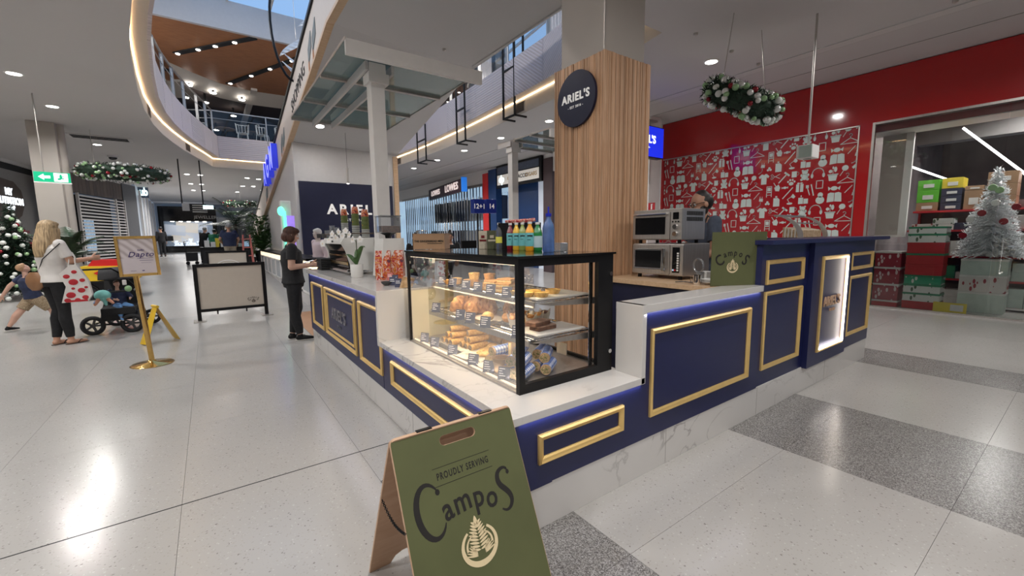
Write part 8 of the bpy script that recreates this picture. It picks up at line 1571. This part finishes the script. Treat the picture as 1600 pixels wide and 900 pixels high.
def swash(q, kind, m, w, h):
    if kind == 'C': pts = serif_c(q, 0, 0, w, h, m)
    else:
        k_ = [(.36, .40), (.26, .49), (.02, .50), (-.20, .42), (-.27, .27), (-.18, .12), (.04, -.02), (.22, -.16), (.27, -.32), (.12, -.46), (-.14, -.50), (-.42, -.40)]; pts = []
        for i in range(len(k_) - 1):
            p0_, p1_, p2_, p3_ = [Vector(k_[min(max(i + o, 0), len(k_) - 1)]) for o in (-1, 0, 1, 2)]
            for t in (0, .34, .67): c_ = .5 * (2 * p1_ + (p2_ - p0_) * t + (2 * p0_ - 5 * p1_ + 4 * p2_ - p3_) * t * t + (3 * p1_ - p0_ - 3 * p2_ + p3_) * t ** 3); s_ = (i + t) / (len(k_) - 1); pts.append((c_.x * w, c_.y * h, h * (.016 + .055 * math.sin(PI * s_))))
    ribbon(q, pts, m); e = pts[0]; q.poly([m @ Vector((e[0] + h * .05 * math.cos(t), e[1] - h * .03 + h * .06 * math.sin(t), 0)) for t in [k * PI / 5 for k in range(10)]])
q = G(); cC, cS = bpix(674, 800), bpix(788, 763); eC = (bpix(668, 757) - bpix(678, 845)).length; swash(q, 'C', ft(cC.x, cC.y) @ Matrix.Rotation(.10, 4, 'Z'), eC * .56, eC); put('capital_letter', q, 'ink', v); q = G(); eS = (bpix(780, 738) - bpix(793, 791)).length * 1.02; swash(q, 'S', ft(cS.x, cS.y), eS * .62, eS * 1.15)
put('capital_letter', q, 'ink', v); g = G()
for ch, px_, py_, rt in (('a', 699, 796, .18), ('m', 722, 783, .10), ('p', 747, 775, .02), ('o', 768, 776, -.08)): c_ = bpix(px_, py_); textg(ch, eC * .62, ft(c_.x, c_.y) @ Matrix.Rotation(rt, 4, 'Z'), depth=.0006, off=.0018, xs=.82, g=g)
put('lettering', g, 'ink', v); None
c_ = bpix(789, 731); q = G(); q.tube([ft(c_.x, c_.y) @ Vector((.0045 * math.cos(t), .0045 * math.sin(t), 0)) for t in [k * PI / 6 for k in range(12)]], .0007, 4, closed=True); put('registered_mark', q, 'ink', v)
c_ = bpix(748, 842); eR = (bpix(739, 802) - bpix(750, 887)).length / 1.42; q = G(); rosetta(q, ft(c_.x, c_.y + eR * .04), eR * .98); put('leaf_emblem', q, 'cream_ink', v)
# chain
q = G(); c0, c1 = Vector((ax0 - .004, 1.60, .33)), Vector((ax0 - .004, 1.17, .30)); n = 30; c0 = at(597, 781, X=ax0 - .004); c1 = at(633, 835, X=ax0 - .004)
for i in range(n):
    t = (i + .5) / n; p = c0.lerp(c1, t) - Vector((0, 0, .025 * math.sin(PI * t))); dr = (c1 - c0).normalized(); u = Vector((1, 0, 0)) if i % 2 else Vector((0, 0, 1)); L = (c1 - c0).length / n * .72
    q.tube([p + dr * L * math.cos(a * PI / 4) + u * .0045 * math.sin(a * PI / 4) for a in range(8)], .0014, 4, closed=True)
put('chain', q, 'black', v)
# white barrier banners
def barrier(x0, x1, y, z0, z1, label, logo, yaw=0):
    v = thing('barrier_banner', label, 'banner', ((x0 + x1) / 2, y, z0)); m = Matrix.Translation(((x0 + x1) / 2, y, z0)) @ Matrix.Rotation(yaw, 4, 'Z'); w = (x1 - x0) / 2; h = z1 - z0
    for s_ in (-1, 1):
        q = G(); q.box(s_ * w - .03, s_ * w + .03, -.025, .025, .008, h, bev=.004, m=m); put('post', q, 'black', v); q = G(); q.box(s_ * w - .09, s_ * w + .09, -.16, .16, 0, .01, m=m); put('foot_plate', q, 'steel', v)
    for a in ((h - .055, h), (.16, .21)): q = G(); q.box(-w + .03, w - .03, -.02, .02, a[0], a[1], m=m); put('rail', q, 'black', v)
    q = G(); q.box(-w + .03, w - .03, -.006, .006, .21, h - .055, m=m); put('banner', q, 'banner_cloth' if 'banner_cloth' in MATS else plain('banner_cloth', (.52, .46, .39), .8, noise=.02), v)
    fm_ = frame(m @ Vector((0, -.008, 0)), m.to_3x3() @ Vector((1, 0, 0)), (0, 0, 1)); fm_.translation = m @ Vector((0, -.008, 0))
    if logo == 1: campos(fm_ @ Matrix.Translation((w * .62, .36, 0)), .17, v, cream='dark_wood', dz=.001)
    else:
        q = G()
        for r_, w_ in ((.36, .02), (.30, .012), (.22, .03)): q.tube([(r_ * math.cos(t * PI / 16), -.01, h * .45 + r_ * .8 * math.sin(t * PI / 16)) for t in range(17)], w_ * .5, 4)
        q.xf(m); put('cup_drawing', q, 'bright_white', v)
        q = G()
        for sg in (-1, 1): q.tube([(sg * (.33 * math.cos(t * PI / 16)), -.016, h * .45 + .33 * .8 * math.sin(t * PI / 16)) for t in range(1, 5)], .012, 4)
        q.xf(m); put('cup_shadow_line', q, 'dark_wood', v)
    for x in (-.25, .2): q = G(); q.cyl(m @ Vector((x, 0, .10)), m @ Vector((x, 0, .16)), .012, seg=8); put('peg', q, 'black', v)
    return v
barrier(-.245, .80, 9.32, 0, 1.02, 'beige canvas barrier banner with small CampoS logo in a black frame', 1, .02)
z14 = fz(14); barrier(-.07, .85, 14.0, z14, z14 + 1.0, 'second beige barrier banner with cup drawing behind the first', 2)
